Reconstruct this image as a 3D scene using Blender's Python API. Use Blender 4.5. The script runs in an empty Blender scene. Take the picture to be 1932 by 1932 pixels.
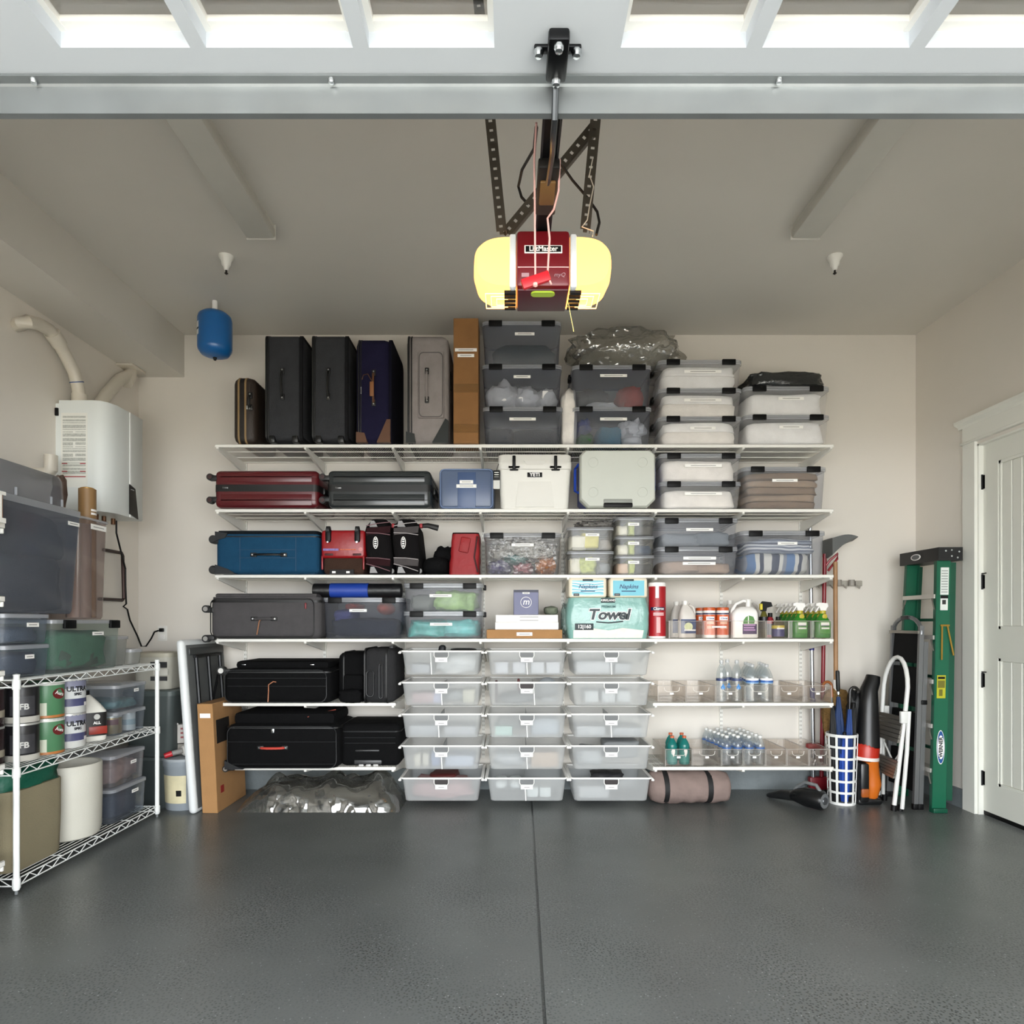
import bpy, bmesh, math, random
from mathutils import Vector, Matrix, noise
PI = math.pi
RND = random.Random(11)
SC = bpy.context.scene
COL = SC.collection

# ------------------------------------------------------------------ camera
F, CX, CY, H = 1230.0, 963.0, 1175.0, 1.28      # focal length (px), vanishing point, eye height (m)
def X(px, D): return (px - CX) * D / F           # metres to the right at depth D
def Z(py, D): return H - (py - CY) * D / F       # metres above the floor at depth D
cam = bpy.data.cameras.new('camera'); cam_o = bpy.data.objects.new('camera', cam); COL.objects.link(cam_o)
cam.sensor_width = 36; cam.lens = F / 1932 * 36
cam.shift_x = (966 - CX) / 1932; cam.shift_y = (CY - 966) / 1932
cam.clip_start = .02
cam_o.location = (0, 0, H); cam_o.rotation_euler = (PI / 2, 0, 0)
SC.camera = cam_o
# ------------------------------------------------------------------ world, sun, exposure
w = bpy.data.worlds.new('sky'); SC.world = w; w.use_nodes = True
w.node_tree.nodes['Background'].inputs[0].default_value = (.93, .97, 1, 1)
w.node_tree.nodes['Background'].inputs[1].default_value = 4.6
sun = bpy.data.lights.new('sun', 'SUN'); sun.energy = 2.2; sun.angle = .02; sun.color = (1, .95, .87)
sun_o = bpy.data.objects.new('sun', sun); COL.objects.link(sun_o)
sun_o.rotation_euler = Vector((.55, .05, .83)).to_track_quat('Z', 'Y').to_euler()
por = bpy.data.lights.new('garage_opening', 'AREA'); por.shape = 'RECTANGLE'; por.size = 4.96; por.size_y = 2.44
por.cycles.is_portal = True
por_o = bpy.data.objects.new('garage_opening', por); COL.objects.link(por_o)
por_o.location = (.13, -1.0, 1.22); por_o.rotation_euler = (PI / 2, 0, 0)
SC.view_settings.view_transform = 'Standard'; SC.view_settings.look = 'None'
SC.view_settings.gamma = 1; SC.view_settings.exposure = 1.55
SC.view_settings.use_curve_mapping = False
SC.cycles.adaptive_threshold = .025
SC.cycles.transparent_max_bounces = 24
SC.cycles.max_bounces = 9; SC.cycles.diffuse_bounces = 5
SC.cycles.caustics_reflective = False; SC.cycles.caustics_refractive = False

# ------------------------------------------------------------------ materials
def lin(h):
    h = h.lstrip('#'); o = []
    for i in (0, 2, 4):
        c = int(h[i:i + 2], 16) / 255
        o.append(c / 12.92 if c <= .04045 else ((c + .055) / 1.055) ** 2.4)
    return (*o, 1)
MATS = {}
def mat(col, rough=.5, metal=0, var=.06, vs=6, bump=0, bs=60, emit=0, spec=.5, sheen=0, ecol=None):
    """procedural principled material: colour varied by noise, optional noise relief"""
    key = (col, rough, metal, var, vs, bump, bs, emit, spec, sheen)
    if key in MATS: return MATS[key]
    m = bpy.data.materials.new('paint_' + col.strip('#')); m.use_nodes = True
    nt = m.node_tree; b = nt.nodes['Principled BSDF']
    b.inputs['Roughness'].default_value = rough; b.inputs['Metallic'].default_value = metal
    b.inputs['Specular IOR Level'].default_value = spec
    if sheen: b.inputs['Sheen Weight'].default_value = sheen
    c = lin(col)
    tc = nt.nodes.new('ShaderNodeTexCoord')
    if var:
        n = nt.nodes.new('ShaderNodeTexNoise'); n.inputs['Scale'].default_value = vs; n.inputs['Detail'].default_value = 3
        nt.links.new(tc.outputs['Object'], n.inputs['Vector'])
        r = nt.nodes.new('ShaderNodeMixRGB')
        r.inputs[1].default_value = tuple(max(0, x * (1 - 2 * var)) for x in c[:3]) + (1,)
        r.inputs[2].default_value = tuple(min(1, x * (1 + 2 * var)) for x in c[:3]) + (1,)
        nt.links.new(n.outputs['Fac'], r.inputs[0]); nt.links.new(r.outputs[0], b.inputs['Base Color'])
    else: b.inputs['Base Color'].default_value = c
    if bump:
        n2 = nt.nodes.new('ShaderNodeTexNoise'); n2.inputs['Scale'].default_value = bs; n2.inputs['Detail'].default_value = 4
        nt.links.new(tc.outputs['Object'], n2.inputs['Vector'])
        bp = nt.nodes.new('ShaderNodeBump'); bp.inputs['Strength'].default_value = bump; bp.inputs['Distance'].default_value = .01
        nt.links.new(n2.outputs['Fac'], bp.inputs['Height']); nt.links.new(bp.outputs[0], b.inputs['Normal'])
    if emit:
        b.inputs['Emission Color'].default_value = lin(ecol or col); b.inputs['Emission Strength'].default_value = emit
    MATS[key] = m; return m
def clear(col, op, rough=.12, tint='#ffffff', bump=0, bs=30, gloss=True, f0=.04):
    """see-through plastic: part light passes, part is scattered, plus a clear-coat reflection"""
    key = ('clear', col, op, rough, tint, bump, bs, gloss, f0)
    if key in MATS: return MATS[key]
    m = bpy.data.materials.new('clear_plastic'); m.use_nodes = True; nt = m.node_tree
    nt.nodes.remove(nt.nodes['Principled BSDF']); out = nt.nodes['Material Output']
    t = nt.nodes.new('ShaderNodeBsdfTransparent'); t.inputs[0].default_value = lin(tint)
    d = nt.nodes.new('ShaderNodeBsdfDiffuse'); d.inputs[0].default_value = lin(col)
    tl = nt.nodes.new('ShaderNodeBsdfTranslucent'); tl.inputs[0].default_value = lin(col)
    dm = nt.nodes.new('ShaderNodeMixShader'); dm.inputs[0].default_value = .3
    nt.links.new(d.outputs[0], dm.inputs[1]); nt.links.new(tl.outputs[0], dm.inputs[2])
    mx = nt.nodes.new('ShaderNodeMixShader'); mx.inputs[0].default_value = op
    nt.links.new(t.outputs[0], mx.inputs[1]); nt.links.new(dm.outputs[0], mx.inputs[2])
    last = mx
    if gloss:
        g = nt.nodes.new('ShaderNodeBsdfGlossy'); g.inputs['Roughness'].default_value = rough
        lw = nt.nodes.new('ShaderNodeLayerWeight'); lw.inputs[0].default_value = .5      # Schlick Fresnel, same on both sides of the sheet
        pw = nt.nodes.new('ShaderNodeMath'); pw.operation = 'POWER'; pw.inputs[1].default_value = 5; nt.links.new(lw.outputs['Facing'], pw.inputs[0])
        fr = nt.nodes.new('ShaderNodeMath'); fr.operation = 'MULTIPLY_ADD'; fr.inputs[1].default_value = .9; fr.inputs[2].default_value = f0; nt.links.new(pw.outputs[0], fr.inputs[0])
        m2 = nt.nodes.new('ShaderNodeMixShader')
        nt.links.new(fr.outputs[0], m2.inputs[0]); nt.links.new(mx.outputs[0], m2.inputs[1]); nt.links.new(g.outputs[0], m2.inputs[2])
        if bump:
            tc = nt.nodes.new('ShaderNodeTexCoord'); n = nt.nodes.new('ShaderNodeTexNoise'); n.inputs['Scale'].default_value = bs
            nt.links.new(tc.outputs['Object'], n.inputs['Vector'])
            bp = nt.nodes.new('ShaderNodeBump'); bp.inputs['Strength'].default_value = bump; bp.inputs['Distance'].default_value = .05
            nt.links.new(n.outputs['Fac'], bp.inputs['Height'])
            for q in (g, lw, d): nt.links.new(bp.outputs[0], q.inputs['Normal'])
        last = m2
    nt.links.new(last.outputs[0], out.inputs[0]); MATS[key] = m; return m
def stripes(cols, scale, axis=0, dist=0, rough=.8):
    key = ('st', tuple(cols), scale, axis, dist)
    if key in MATS: return MATS[key]
    m = bpy.data.materials.new('woven_stripes'); m.use_nodes = True; nt = m.node_tree; b = nt.nodes['Principled BSDF']
    b.inputs['Roughness'].default_value = rough
    tc = nt.nodes.new('ShaderNodeTexCoord'); mp = nt.nodes.new('ShaderNodeSeparateXYZ')
    nt.links.new(tc.outputs['Object'], mp.inputs[0])
    last = mp.outputs[axis]
    if dist:
        n = nt.nodes.new('ShaderNodeTexNoise'); n.inputs['Scale'].default_value = 4; nt.links.new(tc.outputs['Object'], n.inputs['Vector'])
        a = nt.nodes.new('ShaderNodeMath'); a.operation = 'MULTIPLY_ADD'; a.inputs[1].default_value = dist
        nt.links.new(n.outputs['Fac'], a.inputs[0]); nt.links.new(last, a.inputs[2]); last = a.outputs[0]
    s = nt.nodes.new('ShaderNodeMath'); s.operation = 'MULTIPLY'; s.inputs[1].default_value = scale; nt.links.new(last, s.inputs[0])
    fr = nt.nodes.new('ShaderNodeMath'); fr.operation = 'FRACT'; nt.links.new(s.outputs[0], fr.inputs[0])
    cr = nt.nodes.new('ShaderNodeValToRGB'); cr.color_ramp.interpolation = 'CONSTANT'
    el = cr.color_ramp.elements
    for i, c in enumerate(cols):
        e = el[i] if i < 2 else el.new(i / len(cols))
        e.position = i / len(cols); e.color = lin(c)
    nt.links.new(fr.outputs[0], cr.inputs[0]); nt.links.new(cr.outputs[0], b.inputs['Base Color'])
    MATS[key] = m; return m
def floor_mat():
    m = bpy.data.materials.new('grey_epoxy'); m.use_nodes = True; nt = m.node_tree; b = nt.nodes['Principled BSDF']
    tc = nt.nodes.new('ShaderNodeTexCoord')
    def noi(s, d=4):
        n = nt.nodes.new('ShaderNodeTexNoise'); n.inputs['Scale'].default_value = s; n.inputs['Detail'].default_value = d
        nt.links.new(tc.outputs['Object'], n.inputs['Vector']); return n.outputs['Fac']
    def ramp(src, stops):
        r = nt.nodes.new('ShaderNodeValToRGB'); e = r.color_ramp.elements
        for i, (p, c) in enumerate(stops):
            q = e[i] if i < 2 else e.new(p)
            q.position = p; q.color = c if isinstance(c, tuple) else lin(c)
        nt.links.new(src, r.inputs[0]); return r.outputs[0]
    def mix(f, a, c, op='MIX'):
        x = nt.nodes.new('ShaderNodeMixRGB'); x.blend_type = op
        for i, s in ((0, f), (1, a), (2, c)):
            if isinstance(s, (int, float)): x.inputs[i].default_value = s
            elif isinstance(s, tuple): x.inputs[i].default_value = s
            else: nt.links.new(s, x.inputs[i])
        return x.outputs[0]
    base = ramp(noi(1.3), [(.3, '#5a5d5c'), (.7, '#666968')])
    v = nt.nodes.new('ShaderNodeTexVoronoi'); v.voronoi_dimensions = '2D'; v.inputs['Scale'].default_value = 70; nt.links.new(tc.outputs['Object'], v.inputs['Vector'])
    dark = ramp(v.outputs['Distance'], [(.2, (1, 1, 1, 1)), (.3, (0, 0, 0, 1))])
    gate = ramp(noi(2.2), [(.35, (.05, .05, .05, 1)), (.72, (.9, .9, .9, 1))])
    base = mix(mix(1, dark, gate, 'MULTIPLY'), base, lin('#1e2021'))
    v2 = nt.nodes.new('ShaderNodeTexVoronoi'); v2.voronoi_dimensions = '2D'; v2.inputs['Scale'].default_value = 30; nt.links.new(tc.outputs['Object'], v2.inputs['Vector'])
    lt = ramp(v2.outputs['Distance'], [(.05, (1, 1, 1, 1)), (.085, (0, 0, 0, 1))])
    gate2 = ramp(noi(14), [(.45, (0, 0, 0, 1)), (.8, (1, 1, 1, 1))])
    base = mix(mix(1, lt, gate2, 'MULTIPLY'), base, lin('#b4b9b9'))
    nt.links.new(base, b.inputs['Base Color'])
    nt.links.new(ramp(noi(3), [(.3, (.31,) * 3 + (1,)), (.7, (.37,) * 3 + (1,))]), b.inputs['Roughness'])
    bp = nt.nodes.new('ShaderNodeBump'); bp.inputs['Strength'].default_value = .12; bp.inputs['Distance'].default_value = .004
    nt.links.new(noi(70, 6), bp.inputs['Height']); nt.links.new(bp.outputs[0], b.inputs['Normal'])
    return m

# ------------------------------------------------------------------ mesh building
def rrect(w, h, r, n=4):
    """rounded rectangle outline, counter-clockwise, centred"""
    r = min(r, w / 2 - 1e-4, h / 2 - 1e-4); p = []
    for cx, cy, a in ((w / 2 - r, h / 2 - r, 0), (-w / 2 + r, h / 2 - r, 90), (-w / 2 + r, -h / 2 + r, 180), (w / 2 - r, -h / 2 + r, 270)):
        for i in range(n + 1):
            t = math.radians(a + 90 * i / n); p.append((cx + r * math.cos(t), cy + r * math.sin(t)))
    return p
_RB = {}
class G:
    def __init__(s): s.v = []; s.f = []
    def add(s, v, f):
        o = len(s.v); s.v += [tuple(q) for q in v]; s.f += [[i + o for i in t] for t in f]; return s
    def box(s, x0, x1, y0, y1, z0, z1):
        return s.add([(x0, y0, z0), (x1, y0, z0), (x1, y1, z0), (x0, y1, z0), (x0, y0, z1), (x1, y0, z1), (x1, y1, z1), (x0, y1, z1)],
                     [(0, 3, 2, 1), (4, 5, 6, 7), (0, 1, 5, 4), (1, 2, 6, 5), (2, 3, 7, 6), (3, 0, 4, 7)])
    def rbox(s, x0, x1, y0, y1, z0, z1, r=.01, seg=2):
        w, d, h = x1 - x0, y1 - y0, z1 - z0; r = min(r, .49 * min(w, d, h))
        key = (round(w, 5), round(d, 5), round(h, 5), round(r, 5), seg)
        if key not in _RB:
            bm = bmesh.new(); bmesh.ops.create_cube(bm, size=1, matrix=Matrix.Diagonal((w, d, h, 1)))
            bmesh.ops.bevel(bm, geom=bm.edges[:], offset=r, segments=seg, affect='EDGES', profile=.5)
            bm.verts.index_update()
            _RB[key] = ([tuple(q.co) for q in bm.verts], [[q.index for q in t.verts] for t in bm.faces]); bm.free()
        v, f = _RB[key]; c = ((x0 + x1) / 2, (y0 + y1) / 2, (z0 + z1) / 2)
        return s.add([(a + c[0], b + c[1], e + c[2]) for a, b, e in v], f)
    def rings(s, rs, cap0=True, cap1=True):
        n = len(rs[0]); v = [q for r in rs for q in r]; f = []
        for k in range(len(rs) - 1):
            for i in range(n):
                j = (i + 1) % n; f.append((k * n + i, k * n + j, (k + 1) * n + j, (k + 1) * n + i))
        if cap0: f.append(tuple(range(n - 1, -1, -1)))
        if cap1: f.append(tuple((len(rs) - 1) * n + i for i in range(n)))
        return s.add(v, f)
    def cyl(s, p0, p1, r0, r1=None, n=14, cap=True):
        p0, p1 = Vector(p0), Vector(p1); d = (p1 - p0).normalized(); r1 = r0 if r1 is None else r1
        u = d.orthogonal().normalized(); v = d.cross(u)
        def ring(p, r): return [p + (u * math.cos(2 * PI * i / n) + v * math.sin(2 * PI * i / n)) * r for i in range(n)]
        return s.rings([ring(p0, r0), ring(p1, r1)], cap, cap)
    def tube(s, pts, r, n=8, closed=False, flat=1):
        P = [Vector(p) for p in pts]; rs = []; u = None; m = len(P)
        for i in range(m):
            a = P[i - 1] if (i or closed) else P[i]; b = P[(i + 1) % m] if (i < m - 1 or closed) else P[i]
            d = (b - a).normalized()
            u = d.orthogonal().normalized() if u is None else (u - d * u.dot(d)).normalized()
            v = d.cross(u); rr = r[i] if isinstance(r, (list, tuple)) else r
            rs.append([P[i] + (u * math.cos(2 * PI * k / n) + v * math.sin(2 * PI * k / n) * flat) * rr for k in range(n)])
        if closed: rs.append(rs[0])
        return s.rings(rs, not closed, not closed)
    def lathe(s, prof, c=(0, 0, 0), n=24, sx=1, sy=1, a0=0, a1=None, cap=True):
        if a1 is None:
            rs = [[(c[0] + r * sx * math.cos(2 * PI * i / n), c[1] + r * sy * math.sin(2 * PI * i / n), c[2] + z) for i in range(n)] for r, z in prof]
            return s.rings(rs, cap, cap)
        v = []; f = []; m = n + 1
        for r, z in prof:
            for i in range(m):
                t = a0 + (a1 - a0) * i / n; v.append((c[0] + r * sx * math.cos(t), c[1] + r * sy * math.sin(t), c[2] + z))
        for k in range(len(prof) - 1):
            for i in range(n): f.append((k * m + i, k * m + i + 1, (k + 1) * m + i + 1, (k + 1) * m + i))
        return s.add(v, f)
    def prism(s, pts, a0, a1, axis='y'):
        """outline extruded along an axis; outline coordinates are the two other axes in x,y,z order"""
        def P(p, a): return {'x': (a, p[0], p[1]), 'y': (p[0], a, p[1]), 'z': (p[0], p[1], a)}[axis]
        return s.rings([[P(p, a0) for p in pts], [P(p, a1) for p in pts]])
    def beam(s, p0, p1, a, b, ref=(0, 0, 1)):
        p0, p1, ref = Vector(p0), Vector(p1), Vector(ref); d = (p1 - p0).normalized()
        u = (ref - d * ref.dot(d)).normalized(); v = d.cross(u); u = u * a / 2; v = v * b / 2
        return s.rings([[p + u + v, p - u + v, p - u - v, p + u - v] for p in (p0, p1)])
    def tub(s, w, d, h, taper=.93, r=.03, z0=0, y0=0, xc=0, n=4):
        """open-topped tub; y0 is its front at the rim"""
        rs = []
        for k in (0, .03, 1):
            t = taper + (1 - taper) * k; ww, dd = w * t, d * t
            if k == 0: ww -= .012; dd -= .012
            rs.append([(xc + x, y0 + d / 2 + y, z0 + h * k) for x, y in rrect(ww, dd, r, n)])
        return s.rings(rs, True, False)
    def lump(s, c, w, d, h, e=.55, amp=.06, fs=7, seed=0, nu=28, nv=14):
        """crumpled soft body standing on its base at c"""
        def sp(x, p): return math.copysign(abs(x) ** p, x)
        o = Vector((seed * 3.7, seed * 1.9, seed * .7)); v = []; f = []
        for j in range(nv + 1):
            ph = -PI / 2 + PI * j / nv
            for i in range(nu):
                th = 2 * PI * i / nu
                q = Vector((sp(math.cos(ph), e) * sp(math.cos(th), e), sp(math.cos(ph), e) * sp(math.sin(th), e), sp(math.sin(ph), e)))
                k = 1 + amp * 2 * noise.noise(q * fs * .35 + o) + amp * noise.noise(q * fs + o)
                q = q * k
                v.append((c[0] + q.x * w / 2, c[1] + q.y * d / 2, max(c[2], c[2] + h / 2 + q.z * h / 2)))
        for j in range(nv):
            for i in range(nu):
                k = (i + 1) % nu; f.append((j * nu + i, j * nu + k, (j + 1) * nu + k, (j + 1) * nu + i))
        return s.add(v, f)
    def xf(s, M):
        s.v = [tuple(M @ Vector(q)) for q in s.v]; return s
    def obj(s, name, m, parent=None, smooth=.7, label=None, kind=None, loc=None):
        me = bpy.data.meshes.new(name); me.from_pydata(s.v, [], s.f); me.validate()
        bm = bmesh.new(); bm.from_mesh(me); bmesh.ops.recalc_face_normals(bm, faces=bm.faces); bm.to_mesh(me); bm.free()
        if smooth: me.shade_smooth(); me.set_sharp_from_angle(angle=smooth)
        me.materials.append(m); o = bpy.data.objects.new(name, me); COL.objects.link(o)
        if parent: o.parent = parent
        if label: o['label'] = label
        if kind: o['kind'] = kind
        if loc: o.location = loc
        return o
def thing(name, label, cat, loc=(0, 0, 0), rz=0, group=None, kind=None):
    o = bpy.data.objects.new(name, None); COL.objects.link(o); o.location = loc; o.rotation_euler = (0, 0, rz)
    o.empty_display_size = .05
    return tag(o, label, cat, group, kind)
def tag(o, label, cat, group=None, kind=None):
    o['label'] = label; o['category'] = cat
    if group: o['group'] = group
    if kind: o['kind'] = kind
    return o
def copy_tree(o, parent=None):
    c = o.copy(); COL.objects.link(c); c.parent = parent
    for ch in o.children: copy_tree(ch, c)
    return c
TEXTS = []
def text(s, size, m, parent, loc, rot=(PI / 2, 0, 0), bold=0, shear=0, sx=1, wrap=0, name='lettering', ext=.0006):
    TEXTS.append((s, size, m, parent, loc, rot, bold, shear, sx, wrap, name, ext))
def flush_texts():
    tmp = []
    for t in TEXTS:
        cu = bpy.data.curves.new('lettering', 'FONT'); cu.body = t[0]; cu.size = t[1]; cu.align_x = 'CENTER'; cu.align_y = 'CENTER'
        cu.extrude = t[11]; cu.offset = t[6]; cu.shear = t[7]; cu.resolution_u = 3
        o = bpy.data.objects.new('lettering', cu); COL.objects.link(o); tmp.append(o)
    dg = bpy.context.evaluated_depsgraph_get(); dg.update()
    for t, o in zip(TEXTS, tmp):
        me = bpy.data.meshes.new_from_object(o.evaluated_get(dg)); r = t[9]
        for q in me.vertices:
            q.co.x *= t[8]
            if r: a = q.co.x / r; zz = q.co.z; q.co.x = math.sin(a) * (r + zz); q.co.z = math.cos(a) * (r + zz) - r
        me.materials.clear(); me.materials.append(t[2])
        n = bpy.data.objects.new(t[10], me); COL.objects.link(n); n.parent = t[3]; n.location = t[4]; n.rotation_euler = t[5]
    for o in tmp: bpy.data.objects.remove(o)
# ================================================================== the setting
XL, XR, YB, YF, ZC = -2.87, 3.127, 5.03, -1.0, 3.50
WALL = mat('#dfd9d0', .75, var=.02, vs=2, bump=.04, bs=180)
CEIL = mat('#d6d2ca', .8, var=.02, vs=2, bump=.05, bs=160)
TRIM = mat('#e4e4dc', .45, var=.015, vs=3)
CONC = mat('#6f7678', .6, var=.12, vs=9, bump=.3, bs=40)
WHITE = mat('#eeece6', .4, var=.02)
BLACK = mat('#0a0a0b', .5, var=.1, spec=.25)
FLOOR = floor_mat()
def struct(g, name, m, label, cat, parent=None, smooth=0):
    o = g.obj(name, m, parent, smooth)
    return tag(o, label, cat, kind='structure')
def gx(y): return .1515 - (4.66 - y) * .0161       # saw-cut joint in the slab
gw = .006
fl = G()
fl.prism([(XL - .1, YF), (gx(YF) - gw, YF), (gx(YB + .1) - gw, YB + .1), (XL - .1, YB + .1)], -.1, 0, 'z')
fl.prism([(gx(YF) + gw, YF), (XR + .1, YF), (XR + .1, YB + .1), (gx(YB + .1) + gw, YB + .1)], -.1, 0, 'z')
fl.box(-.1, .3, YF, YB + .1, -.1, -.012)
flo = struct(fl, 'floor', FLOOR, 'glossy grey speckled epoxy garage floor with a saw-cut joint', 'floor')
struct(G().box(XL - .25, XR + .25, YB, YB + .15, -.1, ZC + .1), 'wall_back', WALL, 'warm white painted back wall behind the shelves', 'wall')
struct(G().box(XL - .15, XL, YF - .15, YB, -.1, ZC + .1), 'wall_left', WALL, 'warm white painted wall at left behind the water heater', 'wall')
# right wall with the door opening
DY0, DY1, DZ = 3.44, 4.366, 2.475
rw = G(); rw.box(XR, XR + .15, DY1, YB, -.1, ZC + .1); rw.box(XR, XR + .15, YF - .15, DY0, -.1, ZC + .1)
rw.box(XR, XR + .15, DY0, DY1, DZ, ZC + .1)
struct(rw, 'wall_right', WALL, 'warm white painted wall at right around the door', 'wall')
struct(G().box(XL - .15, XR + .15, YF - .15, YB + .15, ZC, ZC + .15), 'ceiling', CEIL, 'high white plaster garage ceiling', 'ceiling')
sf = G(); sf.box(XL - .01, X(348, YB), YF - .1, YB + .01, Z(712, YB), ZC + .01)
struct(sf, 'trim_1', CEIL, 'boxed-in soffit running along the top of the left wall', 'soffit')
fw = G(); fw.box(XL - .15, -2.37, YF - .15, YF, -.1, ZC); fw.box(2.63, XR + .15, YF - .15, YF, -.1, ZC); fw.box(-2.37, 2.63, YF - .15, YF, 2.46, ZC)
struct(fw, 'wall_front', WALL, 'front garage wall around the open garage doorway', 'wall')
cb = G(); cb.box(XL, XR, YB - .02, YB + .01, -.01, .16)
struct(cb, 'baseboard_back', CONC, 'grey painted concrete kerb along the back wall', 'kerb')
struct(G().box(XR - .015, XR + .01, DY1 + .12, YB - .02, -.01, .13), 'baseboard_right', CONC, 'grey painted concrete kerb along the right wall', 'kerb')
struct(G().box(XL - .01, XL + .015, YF, YB - .02, -.01, .13), 'baseboard_left', CONC, 'grey painted concrete kerb along the left wall', 'kerb')
struct(G().box(-14, 14, -22, YF, -.15, -.02), 'driveway', mat('#b9b4aa', .8, var=.08, vs=1.5, bump=.2), 'pale concrete driveway outside the garage', 'driveway')
# ---- door in the right wall
d1 = thing('door_1', 'white two-panel interior door with black hinges at right', 'door', (XR, 0, 0), kind='structure')
DT = mat('#dcdcd3', .45, var=.015, vs=3)
fx = .032                                            # door face sits this far behind the wall plane
sl = G()
y0, y1 = DY0 + .035, DY1 - .012; zb, zt = .03, DZ - .012
pans = [(.22, 1.05), (1.24, 2.33)]
px0, px1 = y0 + .13, y1 - .13
sl.box(fx, fx + .035, y0, px0, zb, zt); sl.box(fx, fx + .035, px1, y1, zb, zt)
for a, b in ((zb, pans[0][0]), (pans[0][1], pans[1][0]), (pans[1][1], zt)): sl.box(fx, fx + .035, px0, px1, a, b)
sl.obj('slab', DT, d1, 0)
n = 7
for a, b in pans:
    fr = G()
    for (ya, yb, za, zb2) in ((px0, px1, a, a + .018), (px0, px1, b - .018, b), (px0, px0 + .018, a, b), (px1 - .018, px1, a, b)):
        fr.box(fx + .004, fx + .03, ya, yb, za, zb2)
    fr.obj('panel_moulding', DT, d1, 0)
    wd = (px1 - px0 - .036) / n
    G().box(fx + .022, fx + .035, px0, px1, a, b).obj('panel_back', DT, d1, 0)
    for i in range(n):                                # beaded boards
        ya = px0 + .018 + wd * i
        G().rbox(fx + .014, fx + .03, ya + .003, ya + wd - .003, a + .018, b - .018, .004, 1).obj('board', DT, d1, .5)
ja = G(); ja.box(.0, .12, DY1 - .012, DY1 + .001, 0, DZ); ja.box(.0, .12, DY0, DY0 + .03, 0, DZ); ja.box(.0, .12, DY0, DY1, DZ - .012, DZ + .001)
ja.obj('jamb', TRIM, d1, 0)
G().box(fx + .002, fx + .033, y0, y1, .002, .03).obj('bottom_strip', BLACK, d1, 0)  # black strip filling the gap under the door
for py in (910, 1098, 1283, 1467):
    z = Z(py, 4.36); h = G(); h.cyl((fx - .008, y1 + .003, z - .05), (fx - .008, y1 + .003, z + .05), .0085, n=10)
    h.box(fx - .003, fx + .001, y1 - .014, y1 + .011, z - .045, z + .045)
    ho = h.obj('hinge', BLACK, d1)
    if py in (1098, 1283):
        G().cyl((fx - .01, y1 + .04, z + .054), (fx - .012, y1 - .04, z + .056), .004, n=8).obj('stop_pin', mat('#2a2622', .4, .6), ho)
cs = thing('trim_2', 'white craftsman door casing with crown header on right wall', 'door casing', (XR, 0, 0), kind='structure')
G().box(-.02, .0, DY1, DY1 + .115, 0, DZ + .02).obj('side_casing', TRIM, cs, 0)
G().box(-.02, .0, DY0 - .115, DY0, 0, DZ + .02).obj('side_casing', TRIM, cs, 0)
G().rbox(-.032, .0, DY0 - .13, DY1 + .13, DZ + .02, DZ + .038, .005).obj('bead', TRIM, cs)
G().box(-.022, .0, DY0 - .115, DY1 + .115, DZ + .038, DZ + .135).obj('header_board', TRIM, cs, 0)
cr = [(0, DZ + .135), (-.024, DZ + .135), (-.03, DZ + .15), (-.055, DZ + .165), (-.06, DZ + .185), (0, DZ + .185)]
G().prism([(a, b) for a, b in cr], DY0 - .15, DY1 + .15, 'y').obj('crown', TRIM, cs, 0)

# ================================================================== raised garage door
GDX, GDZ = .10, 2.50
gd = thing('garage_door', 'raised white sectional garage door with windows hanging overhead', 'garage door', (GDX, 0, GDZ))
DW = mat('#c9cfd6', .5, var=.02, vs=3); HW = 2.48; T = .05
galv = mat('#9a9e9f', .38, .8, var=.22, vs=3, bump=.05, bs=25)
chrome = mat('#cfd2d4', .2, 1, var=.02)
yw0, yw1, yt = 1.02, 1.383, 1.555
op = []                                              # window openings (x from door centre)
for c in (-.594, .594):
    base = [(c - .46, c - .185), (c - .152, c + .16), (c + .194, c + .46)] if c < 0 else [(c - .46, c - .194), (c - .16, c + .152), (c + .185, c + .46)]
    op += base
for c in (-1.78, 1.78): op += [(c - .46, c - .185), (c - .152, c + .152), (c + .185, c + .46)]
op.sort()
sec = G(); sec.box(-HW, HW, yw1, yt, 0, T); sec.box(-HW, HW, .94, yw0, 0, T)
e = -HW
for a, b in op: sec.box(e, a, yw0, yw1, 0, T); e = b
sec.box(e, HW, yw0, yw1, 0, T)
s0 = sec.obj('window_section', DW, gd, 0)
glass = clear('#c8cccc', .02, .03)
for a, b in op:
    fr = G(); q = .022
    fr.box(a, b, yw1 - q, yw1, .036, .05); fr.box(a, b, yw0, yw0 + q, .036, .05); fr.box(a, a + q * .6, yw0, yw1, .034, .05); fr.box(b - q * .6, b, yw0, yw1, .034, .05)
    w_ = fr.obj('window_frame', mat('#efeeea', .45, var=.01), gd, 0)
    G().box(a + .005, b - .005, yw0 + .01, yw1 - .01, .046, .049).obj('pane', glass, w_, 0)
for i in range(3):
    ya, yb = .935 - .6 * (i + 1), .935 - .6 * i - .006
    G().box(-HW, HW, ya, yb, 0, T).obj('section', DW, gd, 0)
st = G()                                             # hat-shaped stiffening strut
prof = [(1.446, -.002), (1.446, -.007), (1.464, -.009), (1.468, -.013), (1.472, -.07), (1.486, -.072), (1.486, -.068), (1.477, -.064), (1.474, -.003)]
st.prism(prof, -HW + .02, HW - .02, 'x')
st.obj('strut', galv, gd, 0)
for bx in (-1.165, -.5, .5, 1.1): G().lathe([(.0, -.012), (.006, -.011), (.008, -.006), (.008, 0)], (bx, 1.456, -.004), 10).obj('bolt', chrome, gd)
br = G(); br.rbox(-.022, .022, 1.33, 1.44, -.03, -.003, .006); br.rbox(-.05, .05, 1.372, 1.392, -.008, 0, .003)
bro = br.obj('opener_bracket', mat('#141517', .35, .6), gd)
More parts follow.
